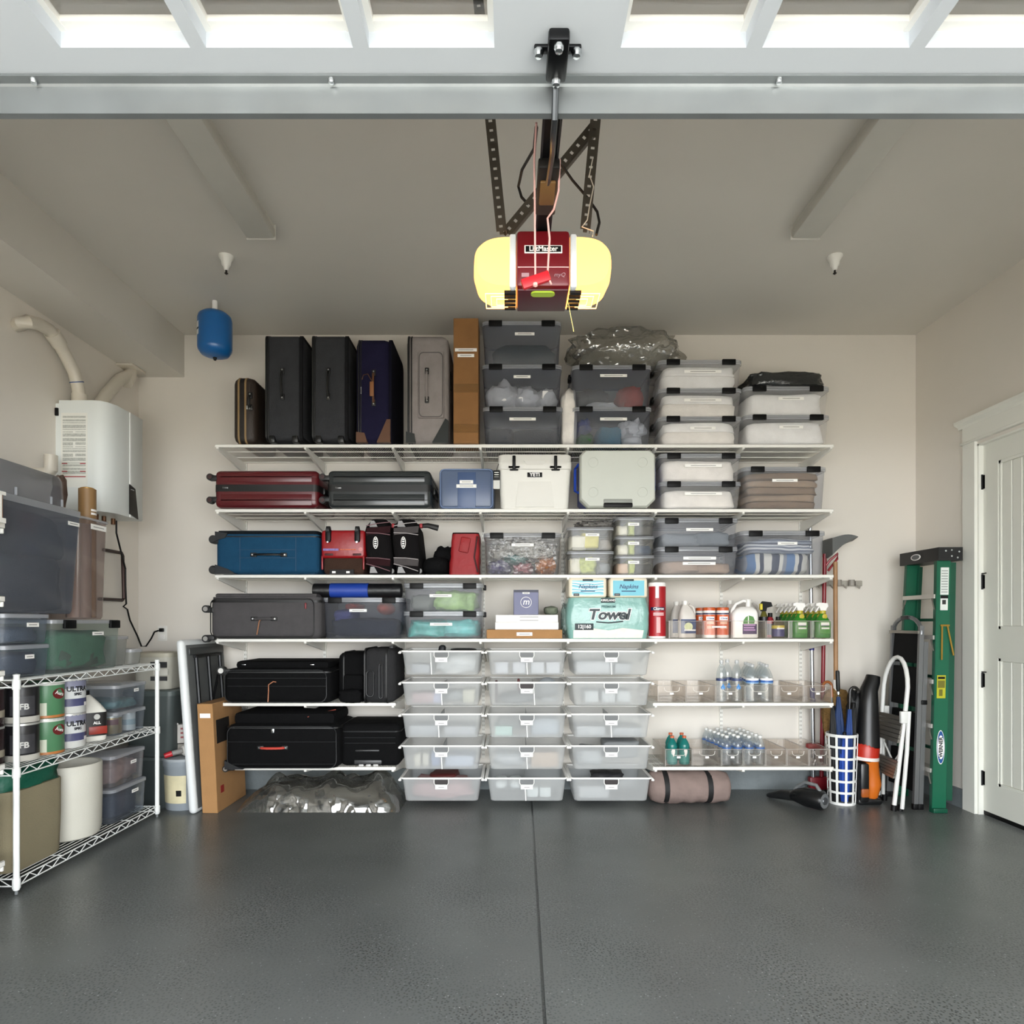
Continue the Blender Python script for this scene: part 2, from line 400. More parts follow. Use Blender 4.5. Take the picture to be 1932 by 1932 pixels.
for bx, by in ((-.04, 1.382), (.04, 1.382), (0, 1.345), (.0, 1.43)):
    G().lathe([(.0, -.014), (.008, -.012), (.011, -.004), (.011, 0)], (bx, by, -.008 if bx else -.03), 10).obj('bolt', chrome, bro)

# ================================================================== opener
oD = 2.10; ox = X(1025, oD); oz = Z(437, oD)         # top front edge of the motor head
oh = oz - Z(541, oD)
op_ = thing('garage_door_opener', 'red and white ceiling garage door opener with glowing lamp lenses', 'door opener', (ox, oD, oz - oh))
red = mat('#6a0d18', .35, var=.03); dred = mat('#4a1620', .4, var=.03)
lens = mat('#d9a850', .3, var=.0, emit=1.05, ecol='#ffb25a'); hot = mat('#ffe0a0', .3, var=0, emit=2.2, ecol='#ffb45a')
cw = .086
body = G().rbox(-cw, cw, -.004, .165, 0, oh + .004, .012); body.obj('motor_housing', red, op_)
G().rbox(-cw + .004, cw - .004, .012, .155, -.006, .002, .003).obj('bottom_cover', dred, op_)
for sgn in (-1, 1):
    w0, w1 = cw + .001, .228
    x0, x1 = (w0, w1) if sgn > 0 else (-w1, -w0)
    # lens: rounded outline in the front plane, swelling towards the middle depth
    rs = []
    for yy, k, dz in ((.012, .90, .01), (.03, .97, .004), (.08, 1, 0), (.14, .96, 0), (.175, .84, .012), (.2, .6, .03)):
        ring = []
        for i in range(24):
            t = -PI / 2 + PI * i / 23
            ring.append((sgn * (w0 + (w1 - w0) * k * abs(math.cos(t)) ** .62), yy, oh / 2 + math.copysign(abs(math.sin(t)) ** .7, math.sin(t)) * (oh / 2 - dz)))
        rs.append(ring if sgn > 0 else ring[::-1])
    lo = G().rings(rs).obj('lamp_lens', lens, op_)
    G().rbox(*sorted((sgn * (w0), sgn * (w0 + .022))), .006, .05, .003, oh - .002, .006).obj('reflector', mat('#dfe3e8', .4, var=.02), op_)
    for k in range(3):                                # rectangular prisms moulded in the lens underside
        a = .012 + .018 * k; q = G()
        q.tube([(sgn * (cw + .028), .03 + a, -.001), (sgn * (.2 - a), .03 + a, -.001), (sgn * (.2 - a), .15 - a * .6, -.001), (sgn * (cw + .028), .15 - a * .6, -.001)], .0017, 6)
        q.obj('lens_rib', hot, lo)
    v = G()
    for k in range(5): v.box(*sorted((sgn * (cw + .002), sgn * (cw + .04))), .03 + k * .026, .042 + k * .026, -.006, .004)
    v.obj('vent', BLACK, op_)
    G().lathe([(0, -.03), (.018, -.022), (.024, 0), (.018, .02), (.01, .04)], (sgn * .16, .05, oh * .22), 14).obj('bulb', hot, op_)
wl = mat('#f4f1ee', .5, var=0)
lz = oh - (472 - 437) / 104 * oh
G().rbox(-.061, .061, -.0065, -.003, lz - .013, lz + .013, .002).obj('name_plate_frame', wl, op_)
G().box(-.057, .057, -.0075, -.004, lz - .0095, lz + .0095).obj('name_plate', BLACK, op_, 0)
text('LiftMaster', .0225, wl, op_, (0, -.0082, lz), bold=.0004)
G().box(-.082, .082, -.0055, -.003, oh * .335, oh * .347).obj('stripe', mat('#e9c9c6', .5, var=0), op_, 0)
text('myQ', .018, mat('#a9868c', .5, var=0), op_, (.052, -.0055, oh * .2), shear=.25)
G().box(-.07, -.046, -.0055, -.003, oh * .165, oh * .235).obj('mark', mat('#a9868c', .5, var=0), op_, 0)
G().prism([(x, .03 + z) for x, z in rrect(.078, .03, .0149)], -.011, -.004, 'z').obj('indicator', mat('#a9c437', .4, var=0), op_)
G().tube([(.09, .1, -.005), (.098, .1, -.05), (.106, .105, -.085), (.108, .105, -.098)], .0014, 5).obj('antenna_wire', mat('#e2d58c', .5), op_)
# rail, trolley, arm
rail = thing('opener_rail', 'black steel rail leading from door to opener head', 'opener rail', (ox, oD, oz + .01))
G().box(-.022, .022, -2.9, .02, 0, .03).obj('channel', BLACK, rail, 0)
for s_ in (-1, 1): G().box(s_ * .022 - .003, s_ * .022 + .003, -2.9, .02, -.006, .0).obj('flange', mat('#2a2b2d', .35, .5), rail, 0)
tr = thing('opener_trolley', 'dark trolley on the opener rail with bent arm and release cord', 'trolley', (ox, 0, oz))
G().rbox(-.03, .03, 1.78, 1.99, -.018, .012, .006).obj('carriage', mat('#1c1a18', .5), tr)
G().rbox(-.022, .022, 1.83, 1.93, -.026, -.016, .004).obj('shoe', mat('#7a5a32', .55, var=.15), tr)
ax = GDX - ox
G().tube([(ax, 1.437, GDZ - oz - .02), (ax, 1.47, GDZ - oz - .085), (ax, 1.52, GDZ - oz - .09), (.004, 1.7, -.035), (0, 1.84, -.02)], .0075, 8).obj('arm', mat('#4a4d50', .35, .7), tr)
cord = mat('#e3b3ac', .7)
def up(px, py, D): return (X(px, D) - ox, D, Z(py, D) - oz)
G().tube([up(1012, 232, 1.68), up(1008, 300, 1.8), up(1009, 400, 1.9), up(1010, 523, 1.92)], .003, 6).obj('cord', cord, tr)
G().tube([up(1056, 300, 1.8), up(1054, 360, 1.85), up(1045, 395, 1.88), up(1033, 412, 1.9), up(1037, 450, 1.91), up(1033, 520, 1.92), up(1040, 536, 1.91)], .003, 6).obj('cord', cord, tr)
hp = Vector(up(1011, 529, 1.915))
G().rbox(-.043, .043, -.008, .008, -.015, .015, .004).xf(Matrix.Translation(hp) @ Matrix.Rotation(.33, 4, 'Y').inverted() ).obj('release_handle', mat('#c01f2a', .45), tr)
G().lathe([(0, -.008), (.007, -.004), (.007, .004), (0, .008)], tuple(Vector(up(1010, 537, 1.905))), 8).obj('knot', cord, tr)
# perforated hanger straps
stp = mat('#5d5850', .45, .6, var=.08)
def strap(label, p0, p1, wd=.034):
    p0, p1 = Vector(p0), Vector(p1); L = (p1 - p0).length; d = (p1 - p0) / L
    t = thing('hanger_strap', label, 'hanger strap', tuple(p0), group='perforated straps above the opener')
    s = Vector((0, 1, 0)).cross(d).normalized(); g = G(); n_ = int(L / .032)
    for k in (-1, 1):
        a = s * k * wd * .34
        g.beam(a, d * L + a, .0025, wd * .32, (0, 1, 0))
    for i in range(n_ + 1):
        c = d * (L * i / n_); g.beam(c - d * .0115, c + d * .0115, .0025, wd * .4, (0, 1, 0))
    g.obj('perforated_strip', stp, t, 0)
    a = s * wd * .5
    g2 = G().beam(a + Vector((0, .012, 0)), a + d * L + Vector((0, .012, 0)), .024, .0025, (0, 1, 0)); g2.obj('angle_leg', stp, t, 0)
    return t
sD = 2.22
def sp_(px, py): return Vector((X(px, sD), sD, Z(py, sD)))
a0, a1 = sp_(946, 436), sp_(924, 218); k = (3.495 - a0.z) / (a1.z - a0.z)
strap('perforated steel strap rising straight from left end of the opener', a0, a0 + (a1 - a0) * k)
b0, b1 = sp_(1104, 432), sp_(1124, 218); k = (3.495 - b0.z) / (b1.z - b0.z)
strap('perforated steel strap rising straight from right end of the opener', b0, b0 + (b1 - b0) * k)
strap('perforated steel strap running diagonally behind the opener rail', sp_(955, 428) + Vector((0, .03, 0)), sp_(1122, 226) + Vector((0, .03, 0)))
cb_ = thing('ceiling_bracket', 'dark perforated steel angle screwed flat to ceiling above garage door', 'bracket', (X(885, 1.9) + .03, sD, 3.485))
g = G()
for i in range(9): g.box(-.35 + i * .1, -.32 + i * .1, -.02, .02, -.004, .004)
g.box(-.35, .5, -.02, -.008, -.004, .004); g.box(-.35, .5, .008, .02, -.004, .004); g.obj('perforated_strip', stp, cb_, 0)
cable = mat('#141312', .5)
tag(G().tube([up(1012, 240, 1.75), up(1008, 280, 2.0), up(985, 320, 2.2), up(978, 352, 2.25), up(984, 372, 2.25), up(996, 385, 2.27)], .005, 6).obj('power_cable', cable, None, loc=(ox, 0, oz)), 'black cable looping out left of the opener rail', 'cable')
tag(G().tube([up(1052, 300, 2.2), up(1080, 340, 2.25), up(1110, 375, 2.27), up(1127, 400, 2.27), up(1131, 420, 2.27), up(1125, 443, 2.24)], .005, 6).obj('power_cable', cable, None, loc=(ox, 0, oz)), 'black cable drooping right of the rail to the opener', 'cable')
tag(G().tube([up(1118, 300, 2.2), up(1112, 330, 2.2), up(1120, 352, 2.19), up(1112, 390, 2.19), up(1108, 415, 2.18), up(1098, 428, 2.17), up(1120, 436, 2.16), up(1118, 446, 2.15)], .002, 5).obj('bell_wire', mat('#d8cfc0', .6), None, loc=(ox, 0, oz)), 'thin white wire twisted along right hanger strap', 'wire')
# fluorescent fixtures
LENSM = mat('#c9c7bf', .5, var=.03)
for sx, lab in ((-1, 'long unlit white fluorescent ceiling fixture left of the opener'), (1, 'long unlit white fluorescent ceiling fixture right of the opener')):
    xc = X(493, 3.64) if sx < 0 else X(1519, 3.64); yy = 3.64
    t = thing('ceiling_light', lab, 'ceiling light', (xc, yy, ZC))
    G().box(-.07, .07, -1.22, 0, -.03, 0).obj('base_pan', mat('#cfcdc6', .5), t, 0)
    G().rbox(-.08, .08, -1.215, -.004, -.082, -.022, .014).obj('diffuser', LENSM, t)
    G().box(-.082, .082, -.004, 0, -.083, 0).obj('end_cap', mat('#d6d4cd', .5), t, 0)
    G().box(-.082, .082, -1.22, -1.216, -.083, 0).obj('end_cap', mat('#d6d4cd', .5), t, 0)
for px, lab in ((427, 'white fire sprinkler head on the ceiling near the blue tank'), (1575, 'white fire sprinkler head on the ceiling above the right wall rack')):
    D_ = 3.95; t = thing('sprinkler_head', lab, 'sprinkler', (X(px, D_), D_, ZC))
    G().lathe([(.045, 0), (.045, -.006), (.03, -.03), (.026, -.055), (.018, -.062), (.012, -.085)], (0, 0, 0), 18).obj('escutcheon', WHITE, t)
    G().lathe([(.006, -.085), (.006, -.1), (.012, -.103), (.001, -.112)], (0, 0, 0), 10).obj('deflector', mat('#3a3632', .4, .6), t)
# ================================================================== wall shelving
SF = 4.54
SZ = [None] + [Z(p, SF) for p in (838, 960, 1084, 1205, 1326, 1447)]
BX = [-2.04 + .6105 * k for k in range(8)]
SW = mat('#e9e7e0', .4, var=.015)
def shelf(row, k0, k1, label):
    z = SZ[row]; x0, x1 = BX[k0] - .02, BX[k1] + .02
    t = thing('wire_shelf', label, 'shelf', (0, 0, z), group='white wire shelves on the back wall')
    G().rbox(x0, x1, SF, SF + .011, -.024, 0, .004, 1).obj('front_rail', SW, t)
    for y in (4.70, 4.86, 5.005): G().rbox(x0 + .004, x1 - .004, y - .004, y + .004, -.016, -.008, .002, 1).obj('cross_rod' if y < 5 else 'back_rail', SW, t)
    g = G(); n = int((x1 - x0) / .0127)
    for i in range(n + 1):
        xx = x0 + .006 + (x1 - x0 - .012) * i / n; g.box(xx - .0013, xx + .0013, SF + .008, 5.005, -.0085, -.006)
    g.obj('wire_deck', SW, t, 0, kind='stuff')
    for k in range(k0, k1 + 1):
        b = G().prism([(SF + .012, -.018), (5.012, -.018), (5.012, -.1), (4.98, -.1), (SF + .012, -.036)], BX[k] - .007, BX[k] + .007, 'x')
        b.rbox(BX[k] - .009, BX[k] + .009, SF - .003, SF + .014, -.034, -.02, .003, 1)
        b.obj('bracket', SW, t, 0)
    return t
shelf(1, 0, 7, 'topmost white wire shelf carrying upright suitcases')
shelf(2, 0, 7, 'second white wire shelf from the top, carrying hard cases and coolers')
shelf(3, 0, 7, 'third white wire shelf from the top, carrying the blue suitcase')
shelf(4, 0, 7, 'fourth white wire shelf from the top, carrying paper towels and cleaners')
shelf(5, 0, 2, 'short white wire shelf left of the upper mesh baskets')
shelf(6, 0, 2, 'lowest short white wire shelf left of the mesh baskets')
shelf(5, 5, 7, 'short white wire shelf holding tall clear water bottles')
shelf(6, 5, 7, 'lowest short white wire shelf right of baskets, with teal drinks')
ORD = ['first', 'second', 'third', 'fourth', 'fifth', 'sixth', 'seventh', 'eighth']
for k in range(8):
    t = thing('wall_standard', 'white slotted shelf standard screwed to back wall, %s from the left' % ORD[k], 'shelf standard', (BX[k], YB, .24), group='slotted standards on the back wall')
    L = SZ[1] - .26
    G().box(-.012, .012, -.014, 0, 0, L).obj('channel', SW, t, 0)
    g = G(); n = int(L / .032)
    for i in range(n):
        for s in (-.005, .005): g.box(s - .002, s + .002, -.0148, -.0135, .02 + i * .032, .034 + i * .032)
    g.obj('slots', mat('#8f8b80', .6), t, 0, kind='stuff')
# ------------------------------------------------------------------ generic builders
STK = mat('#f3f1ec', .6, var=0); PRINT = mat('#8b8a88', .7, var=.2, vs=200)
BODY = clear('#c9ccd3', .17, .25, '#f4f5f8', f0=.012); LIDM = clear('#d5d8de', .45, .2)
BODYD = clear('#a9acb4', .17, .25, '#d3d6dd', f0=.012); BODYW = clear('#eceaea', .2, .25, '#ffffff', f0=.012)
LATCH = mat('#060607', .5, var=.05, spec=.2)
def sticker(parent, x, z, w, y=-.001, h=.017, lines=1, m=None):
    s = G().box(x - w / 2, x + w / 2, y - .0012, y, z - h / 2, z + h / 2).obj('label_sticker', m or STK, parent, 0)
    for k in range(lines):
        zz = z + (k - (lines - 1) / 2) * -.006
        G().box(x - w * .34, x + w * .34, y - .0016, y - .001, zz - .0022, zz + .0022).obj('print', PRINT, s, 0)
BOXN = [0]
def storage_box(label, px0, px1, pyt, pyb, D=4.56, dep=.43, z0=None, body=None, stk=(), latch=True, contents=(), group='clear storage boxes on the shelves', name='storage_box', taper=.95, lidh=.02):
    """px/py give the front face at depth D; z0 overrides the base height"""
    zb = Z(pyb, D) if z0 is None else z0
    w = (px1 - px0) * D / F; h = Z(pyt, D) - zb; xc = X((px0 + px1) / 2, D)
    body = body or BODY
    t = thing(name, label, 'storage box', (xc, D, zb + .001), group=group)
    G().tub(w - .012, dep - .02, h - lidh, taper, .035, 0, .01).obj('body', body, t)
    G().rings([[(x, dep / 2 + y, z) for x, y in rrect(w - q, dep - q, .04)] for z, q in ((h - lidh - .012, .0), (h - lidh - .002, .0))], False, False).obj('rim', LIDM, t)
    G().rings([[(x, dep / 2 + y, z) for x, y in rrect(w - q, dep - q, .04)] for z, q in ((h - lidh, .0), (h - .004, .002), (h - .001, .02))]).obj('lid', LIDM, t)
    if latch:
        for s in (-1, 1):
            G().rbox(s * w * .33 - .047, s * w * .33 + .047, -.013, .004, h - .042, h - .002, .004).obj('latch', LATCH, t)
        if abs(xc) > .2:
            s = -math.copysign(1, xc)
            G().rbox(*sorted((s * (w / 2 - .008), s * (w / 2 + .012))), dep / 2 - .04, dep / 2 + .04, h - .042, h - .004, .004).obj('latch', LATCH, t)
    for s in stk:                                     # stickers: (px, py, width px[, lines])
        fz = Z(s[1], D) - zb; kk = taper + (1 - taper) * fz / h
        sticker(t, X(s[0], D) - xc, fz, s[2] * D / F, .01 + (dep - .02) * (1 - kk) / 2 - .003, h=.02 if len(s) < 4 else .03)
    for c in contents:
        soft(xc, D, zb, w * taper, dep * taper, h - lidh, *c)
    return t
def soft(xc, D, zb, w, d, h, label, cat, fx0, fx1, fz0, fz1, m, e=.4, amp=.05, fs=6, name=None, fy0=.03, fy1=.9):
    """a soft thing packed inside a box; fractions of the box interior"""
    BOXN[0] += 1
    cx = xc - w / 2 + w * (fx0 + fx1) / 2; z = zb + .008 + (h - .012) * fz0
    o = G().lump((0, 0, 0), w * (fx1 - fx0) * .93, d * (fy1 - fy0), (h - .012) * (fz1 - fz0) * .97, e, amp, fs, BOXN[0]).obj(name or cat.replace(' ', '_'), m, None, 1.2)
    o.location = (cx, D + .02 + d * (fy0 + fy1) / 2, z)
    return tag(o, label, cat)
def fabric(c, b=.35): return mat(c, .9, var=.1, vs=14, bump=b, bs=160, spec=.15)
W1, W2, W3 = fabric('#f3f0ed'), fabric('#e9e4de'), fabric('#f6f4f3')
# ------------------------------------------------------------------ suitcases
def suitcase(label, px0, px1, pyt, zs, D, dep, m, thin='z', r=.045, bands=(), handle=None, wheels=(), guards=None, name='suitcase', hy=0, pocket=None, seg=3, lift=.0):
    w = (px1 - px0) * D / F; h = Z(pyt, D) - zs - lift; xc = X((px0 + px1) / 2, D)
    t = thing(name, label, 'suitcase', (xc, D, zs + .001), group='suitcases on the shelves')
    G().rbox(-w / 2, w / 2, 0, dep, lift, lift + h, r, seg).obj('shell', m, t)
    for f, th, bm, pr in bands:                       # loops round the case: position fraction, thickness, material, proud
        c = f * (h if thin == 'z' else w); g = G(); R_ = r + pr
        if thin == 'z': g.rings([[(x, dep / 2 + y, lift + c + s) for x, y in rrect(w + 2 * pr, dep + 2 * pr, R_, 5)] for s in (-th / 2, th / 2)], True, True)
        else: g.rings([[(-w / 2 + c + s, dep / 2 + y, lift + h / 2 + z) for y, z in rrect(dep + 2 * pr, h + 2 * pr, R_, 5)] for s in (-th / 2, th / 2)], True, True)
        g.obj('zipper' if th < .012 else 'band', bm, t, .5)
    if handle:
        fx, fz, L, hm, mm = handle                    # centre fractions, length, grip material, mount material
        cx, cz = (fx - .5) * w, lift + fz * h; v = Vector((1, 0, 0)) if thin == 'z' else Vector((0, 0, 1))
        c = Vector((cx, hy, cz)); o = Vector((0, -1, 0))
        ho = G().tube([c - v * L / 2 + o * .004, c - v * L * .42 + o * .022, c - v * L * .2 + o * .03, c + v * L * .2 + o * .03, c + v * L * .42 + o * .022, c + v * L / 2 + o * .004], .009, 8, flat=.7).obj('handle', hm, t)
        for s in (-1, 1):
            q = c + v * s * L * .52; a = (.022, .014) if thin == 'z' else (.014, .022)
            G().rbox(q.x - a[0], q.x + a[0], hy - .01, hy + .004, q.z - a[1], q.z + a[1], .004).obj('handle_mount', mm, t)
            G().lathe([(0, -.004), (.005, -.002), (.006, 0)], (0, 0, 0), 8).xf(Matrix.Translation((q.x + (v.x * s * .008), hy - .011, q.z + v.z * s * .008)) @ Matrix.Rotation(PI / 2, 4, 'X').inverted() @ Matrix.Rotation(PI, 4, 'X')).obj('rivet', chrome, t)
    for wx, wz, wr, hub in wheels:                    # wheel centres from base centre (m), radius, hub material
        wo = G().cyl((wx, .01, wz), (wx, .05, wz), wr, n=18).obj('wheel', mat('#151515', .5), t)
        G().cyl((wx, .006, wz), (wx, .012, wz), wr * .62, n=14).obj('hub', hub, wo)
        if thin == 'z': G().rbox(wx - .01, wx + .06, .008, .055, wz - .012 if wz < h / 2 else wz - wr, wz + wr if wz < h / 2 else wz + .012, .008).obj('wheel_housing', mat('#101010', .5), t)
    if guards:
        gm, pts = guards
        for P in pts: G().prism([((a - .5) * w, lift + b * h) for a, b in P], -.006, .03, 'y').obj('corner_guard', gm, t, .4)
    if pocket:
        a0, a1, b0, b1, pm, pr = pocket
        G().rbox((a0 - .5) * w, (a1 - .5) * w, -.012, .02, lift + b0 * h, lift + b1 * h, .011).obj('front_panel', pm, t)
        ring = [((a0 + a1 - 1) / 2 * w + x, -.0125, lift + (b0 + b1) / 2 * h + z) for x, z in rrect((a1 - a0) * w - .02, (b1 - b0) * h - .02, .03)]
        G().tube(ring, .003, 6, True).obj('piping', pr, t)
    return t, w, h
blk = fabric('#0a0a0b', .25); char = fabric('#37383b', .3); navy = fabric('#1c1a33', .3); taupe = fabric('#8d8684', .3)
zipm = mat('#0a0a0a', .5); piping = mat('#17181a', .5)
# ------------------------------------------------------------------ row 1 (top)
z1 = SZ[1]
t, w, h = suitcase('small old brown suitcase with two tan stripes at shelf end', 438, 482, 710, z1, 4.52, .44, mat('#2b211a', .55, bump=.2, bs=90), 'x', .05, [(.28, .012, mat('#8d744f', .6), .003), (.42, .022, mat('#15100c', .6), .001), (.57, .012, mat('#8d744f', .6), .003)], (.78, .62, .08, zipm, zipm))
G().rbox(w * .1, w * .38, -.008, .01, h * .5, h * .56, .004).obj('clasp', chrome, t)
for i, (a, b, lab) in enumerate(((498, 571, 'tall charcoal upright suitcase beside the brown striped case'), (586, 657, 'tall charcoal upright suitcase beside the navy one'))):
    t, w, h = suitcase(lab, a, b, 632, z1, 4.5, .5, char, 'x', .035, [(.06, .012, zipm, .004), (.12, .008, zipm, .003), (.95, .02, fabric('#1b1b1d'), .003)], (.48, .53, .17, zipm, zipm), lift=.02)
    for s in (-.3, .3):
        G().rbox(s * w - .022, s * w + .022, -.004, .06, 0, .05, .01).obj('wheel_housing', mat('#111111', .4), t)
        G().cyl((s * w - .012, .02, .022), (s * w + .012, .02, .022), .021, n=14).obj('wheel', mat('#1b1b1b', .4), t)
    G().box(w * .28, w * .42, .1, .14, h + .015, h + .035).obj('top_tab', zipm, t, 0)
leath = mat('#5b3a24', .6, var=.15)
t, w, h = suitcase('tall navy blue upright suitcase with brown leather corners and tag', 670, 738, 638, z1, 4.5, .5, navy, 'x', .05, [(.1, .008, zipm, .004), (.16, .006, zipm, .003), (.97, .02, fabric('#0e0d1c'), .003)], (.52, .52, .2, leath, zipm), guards=(leath, [[(.03, 0), (.34, 0), (.26, .09), (.03, .1)], [(.6, 0), (.98, 0), (.98, .22), (.88, .22)]]))
G().rbox(-.014, .014, -.05, -.042, h * .42, h * .56, .004).obj('luggage_tag', mat('#8a5a35', .6), t)
G().tube([(-.002, -.045, h * .57), (-.03, -.03, h * .64), (-.065, -.01, h * .64), (-.075, -.004, h * .6)], .003, 6).obj('tag_strap', leath, t)
G().rbox(-.085, -.078, -.009, 0, h * .46, h * .53, .003).obj('zip_pull', chrome, t)
t, w, h = suitcase('tall taupe grey upright suitcase with dark corner guards', 766, 846, 631, z1, 4.5, .5, taupe, 'x', .05, [(.06, .012, zipm, .004), (.13, .008, zipm, .003)], (.5, .52, .19, taupe, zipm), hy=-.012, guards=(mat('#161c1a', .5), [[(0, 0), (.22, 0), (.2, .08), (0, .1)], [(.62, 0), (1, 0), (1, .2), (.93, .22)]]), pocket=(.28, .9, .22, .84, taupe, mat('#5d5757', .6)))
G().rbox(w * .5 - .004, w * .5 + .006, .12, .17, h * .55, h * .72, .003).obj('side_handle', zipm, t)
card = mat('#8a6136', .8, var=.08, vs=10, bump=.15, bs=120); card2 = mat('#a47a4d', .85, var=.06, vs=10, bump=.15, bs=120)
tp = thing('cardboard_box', 'tall narrow cardboard box standing between grey suitcase and clear bins', 'box', (X(879, 4.52), 4.52, z1))
w = 47 * 4.52 / F; h = Z(600, 4.52) - z1
G().rbox(-w / 2, w / 2, 0, .22, 0, h, .003, 1).obj('carton', card, tp)
for zz, ww in ((h * .745, .042), (h * .70, .032)): sticker(tp, 0, zz, ww * 3.6, -.001, h=.022)
tape = clear('#b98a55', .45, .08)
for zz in (h * .44, h * .12): G().box(-w * .48, w * .48, -.0015, 0, zz - .03, zz + .03).obj('tape', tape, tp, 0)
# clear boxes, column A and B
gA = 'clear storage boxes on the shelves'
storage_box('clear box of dark teal fabric, topmost in the stack beside cardboard box', 909, 1060, 605, 687, stk=[(990, 629, 37)], body=BODYD, contents=[('dark teal cloth heaped in the topmost clear box', 'cloth', .08, .97, .0, .62, fabric('#1d3438'), .6, .08, 3)])
storage_box('clear box of rumpled white towels, middle of the tall stack', 909, 1061, 687, 767, stk=[(985, 710, 32)], body=BODYD, contents=[('rumpled white towel at left in the middle clear box', 'towel', .02, .5, 0, .82, W1, .8, .16, 5), ('rumpled white towel at centre in the middle clear box', 'towel', .38, .74, 0, .7, W3, .8, .16, 5), ('rumpled white towel at right in the middle clear box', 'towel', .66, .98, 0, .6, W1, .8, .16, 5)])
storage_box('clear box of dark navy cloth, lowest of the tall stack', 910, 1063, 767, 838, z0=z1, stk=[(986, 790, 50)], body=BODYD, contents=[('dark navy folded cloth at right inside lowest clear box', 'cloth', .36, .96, 0, .5, fabric('#15161f'), .25, .03), ('dark grey cloth slumped at left inside lowest clear box', 'cloth', .02, .4, 0, .62, fabric('#262830'), .7, .1)])
tag(G().lump((0, 0, 0), .12, .38, .43, .5, .06, 6, 9).obj('pillow', W2, None, 1.2, loc=(X(1071, 4.75), 4.78, z1)), 'off-white pillow squeezed upright between two stacks of clear boxes', 'pillow')
storage_box('clear box with pink cloth, directly under the grey plastic bag', 1080, 1231, 688, 768, stk=[(1158, 708, 51)], body=BODYD, contents=[('coral pink knitted cloth in clear box under the plastic bag', 'cloth', .58, .97, 0, .68, fabric('#b84a40'), .7, .12, 9), ('dark grey cloth at left beside coral pink cloth', 'cloth', .03, .5, .08, .62, fabric('#2a2d30'), .8, .12), ('white napkins under the coral pink cloth', 'cloth', .15, .62, 0, .2, W1, .6, .1)])
storage_box('clear box with blue, green and teal pieces on the top shelf', 1080, 1231, 767, 838, z0=z1, stk=[(1158, 790, 51)], body=BODYD, contents=[('blue cloth bunched at left above green one', 'cloth', .03, .26, .42, .88, fabric('#1a3884'), .8, .15), ('green cloth bunched in the lower left of clear box', 'cloth', .03, .3, 0, .42, fabric('#275a24'), .7, .15), ('teal pouch in the middle of the clear box', 'pouch', .3, .66, .02, .6, fabric('#17718a'), .35, .04), ('white plastic bag crumpled at right of teal pouch', 'bag', .58, .99, .2, .85, W3, .8, .2, 8), ('white foam cup lying beneath the crumpled white bag', 'cup', .62, .95, 0, .32, W1, .7, .04)])
film = clear('#b9b8b3', .12, .07, '#e3e1db', 1.0, 11, True, .2)
tag(G().lump((0, 0, 0), .80, .44, .27, .8, .16, 5, 21, 48, 24).obj('plastic_bag', film, None, 1.2, loc=(X(1178, 4.74), 4.74, Z(686, 4.56) + .002)), 'crumpled grey see-through plastic bag on top of clear boxes', 'plastic bag')
tag(G().lump((0, 0, 0), .62, .3, .17, .75, .1, 4, 4, 32, 16).obj('bedding', fabric('#aaa8a2'), None, 1.2, loc=(X(1180, 4.74), 4.74, Z(686, 4.56) + .004)), 'grey bedding wrapped inside the crumpled plastic bag', 'bedding')
for i, (a, b, s, pos) in enumerate(((678, 732, 70, 'topmost'), (732, 786, 70, 'middle'), (785, 838, 48, 'lowest'))):
    L_ = 'shallow clear box of white bedding, %s of three stacked right of the grey bag' % pos
    storage_box(L_, 1243, 1402, a, b, z0=z1 if i == 2 else None, stk=[(1327, a + 22, s)], body=BODYW, contents=[('white bedding in the %s shallow box beside the grey bag, lower fold' % pos, 'bedding', .0, 1, 0, .6, W2 if i else W1, .25, .03), ('white bedding in the %s shallow box beside the grey bag, upper fold' % pos, 'bedding', .02, .99, .52, .97, W1, .3, .04)])
for i, (a, b, s, pos) in enumerate(((728, 783, 48, 'upper'), (782, 838, 45, 'lower'))):
    storage_box('shallow clear box of white bedding, %s of two at right shelf end' % pos, 1405, 1568, a, b, z0=z1 if i else None, stk=[(1494, a + 23, s)], body=BODYW, contents=[('white bedding filling the %s shallow box at right shelf end' % pos, 'bedding', .0, 1, 0, .95, W3 if not i else W1, .28, .04)])
bagm = mat('#1f2224', .14, var=.1, bump=1.0, bs=20, spec=.9)
tag(G().lump((0, 0, 0), .53, .36, .125, .42, .07, 7, 31, 40, 18).obj('wrapped_bundle', bagm, None, 1.2, loc=(X(1487, 4.62), 4.78, Z(728, 4.56) + .002)), 'black bundle in shiny plastic wrap on top of right-hand boxes', 'bundle')
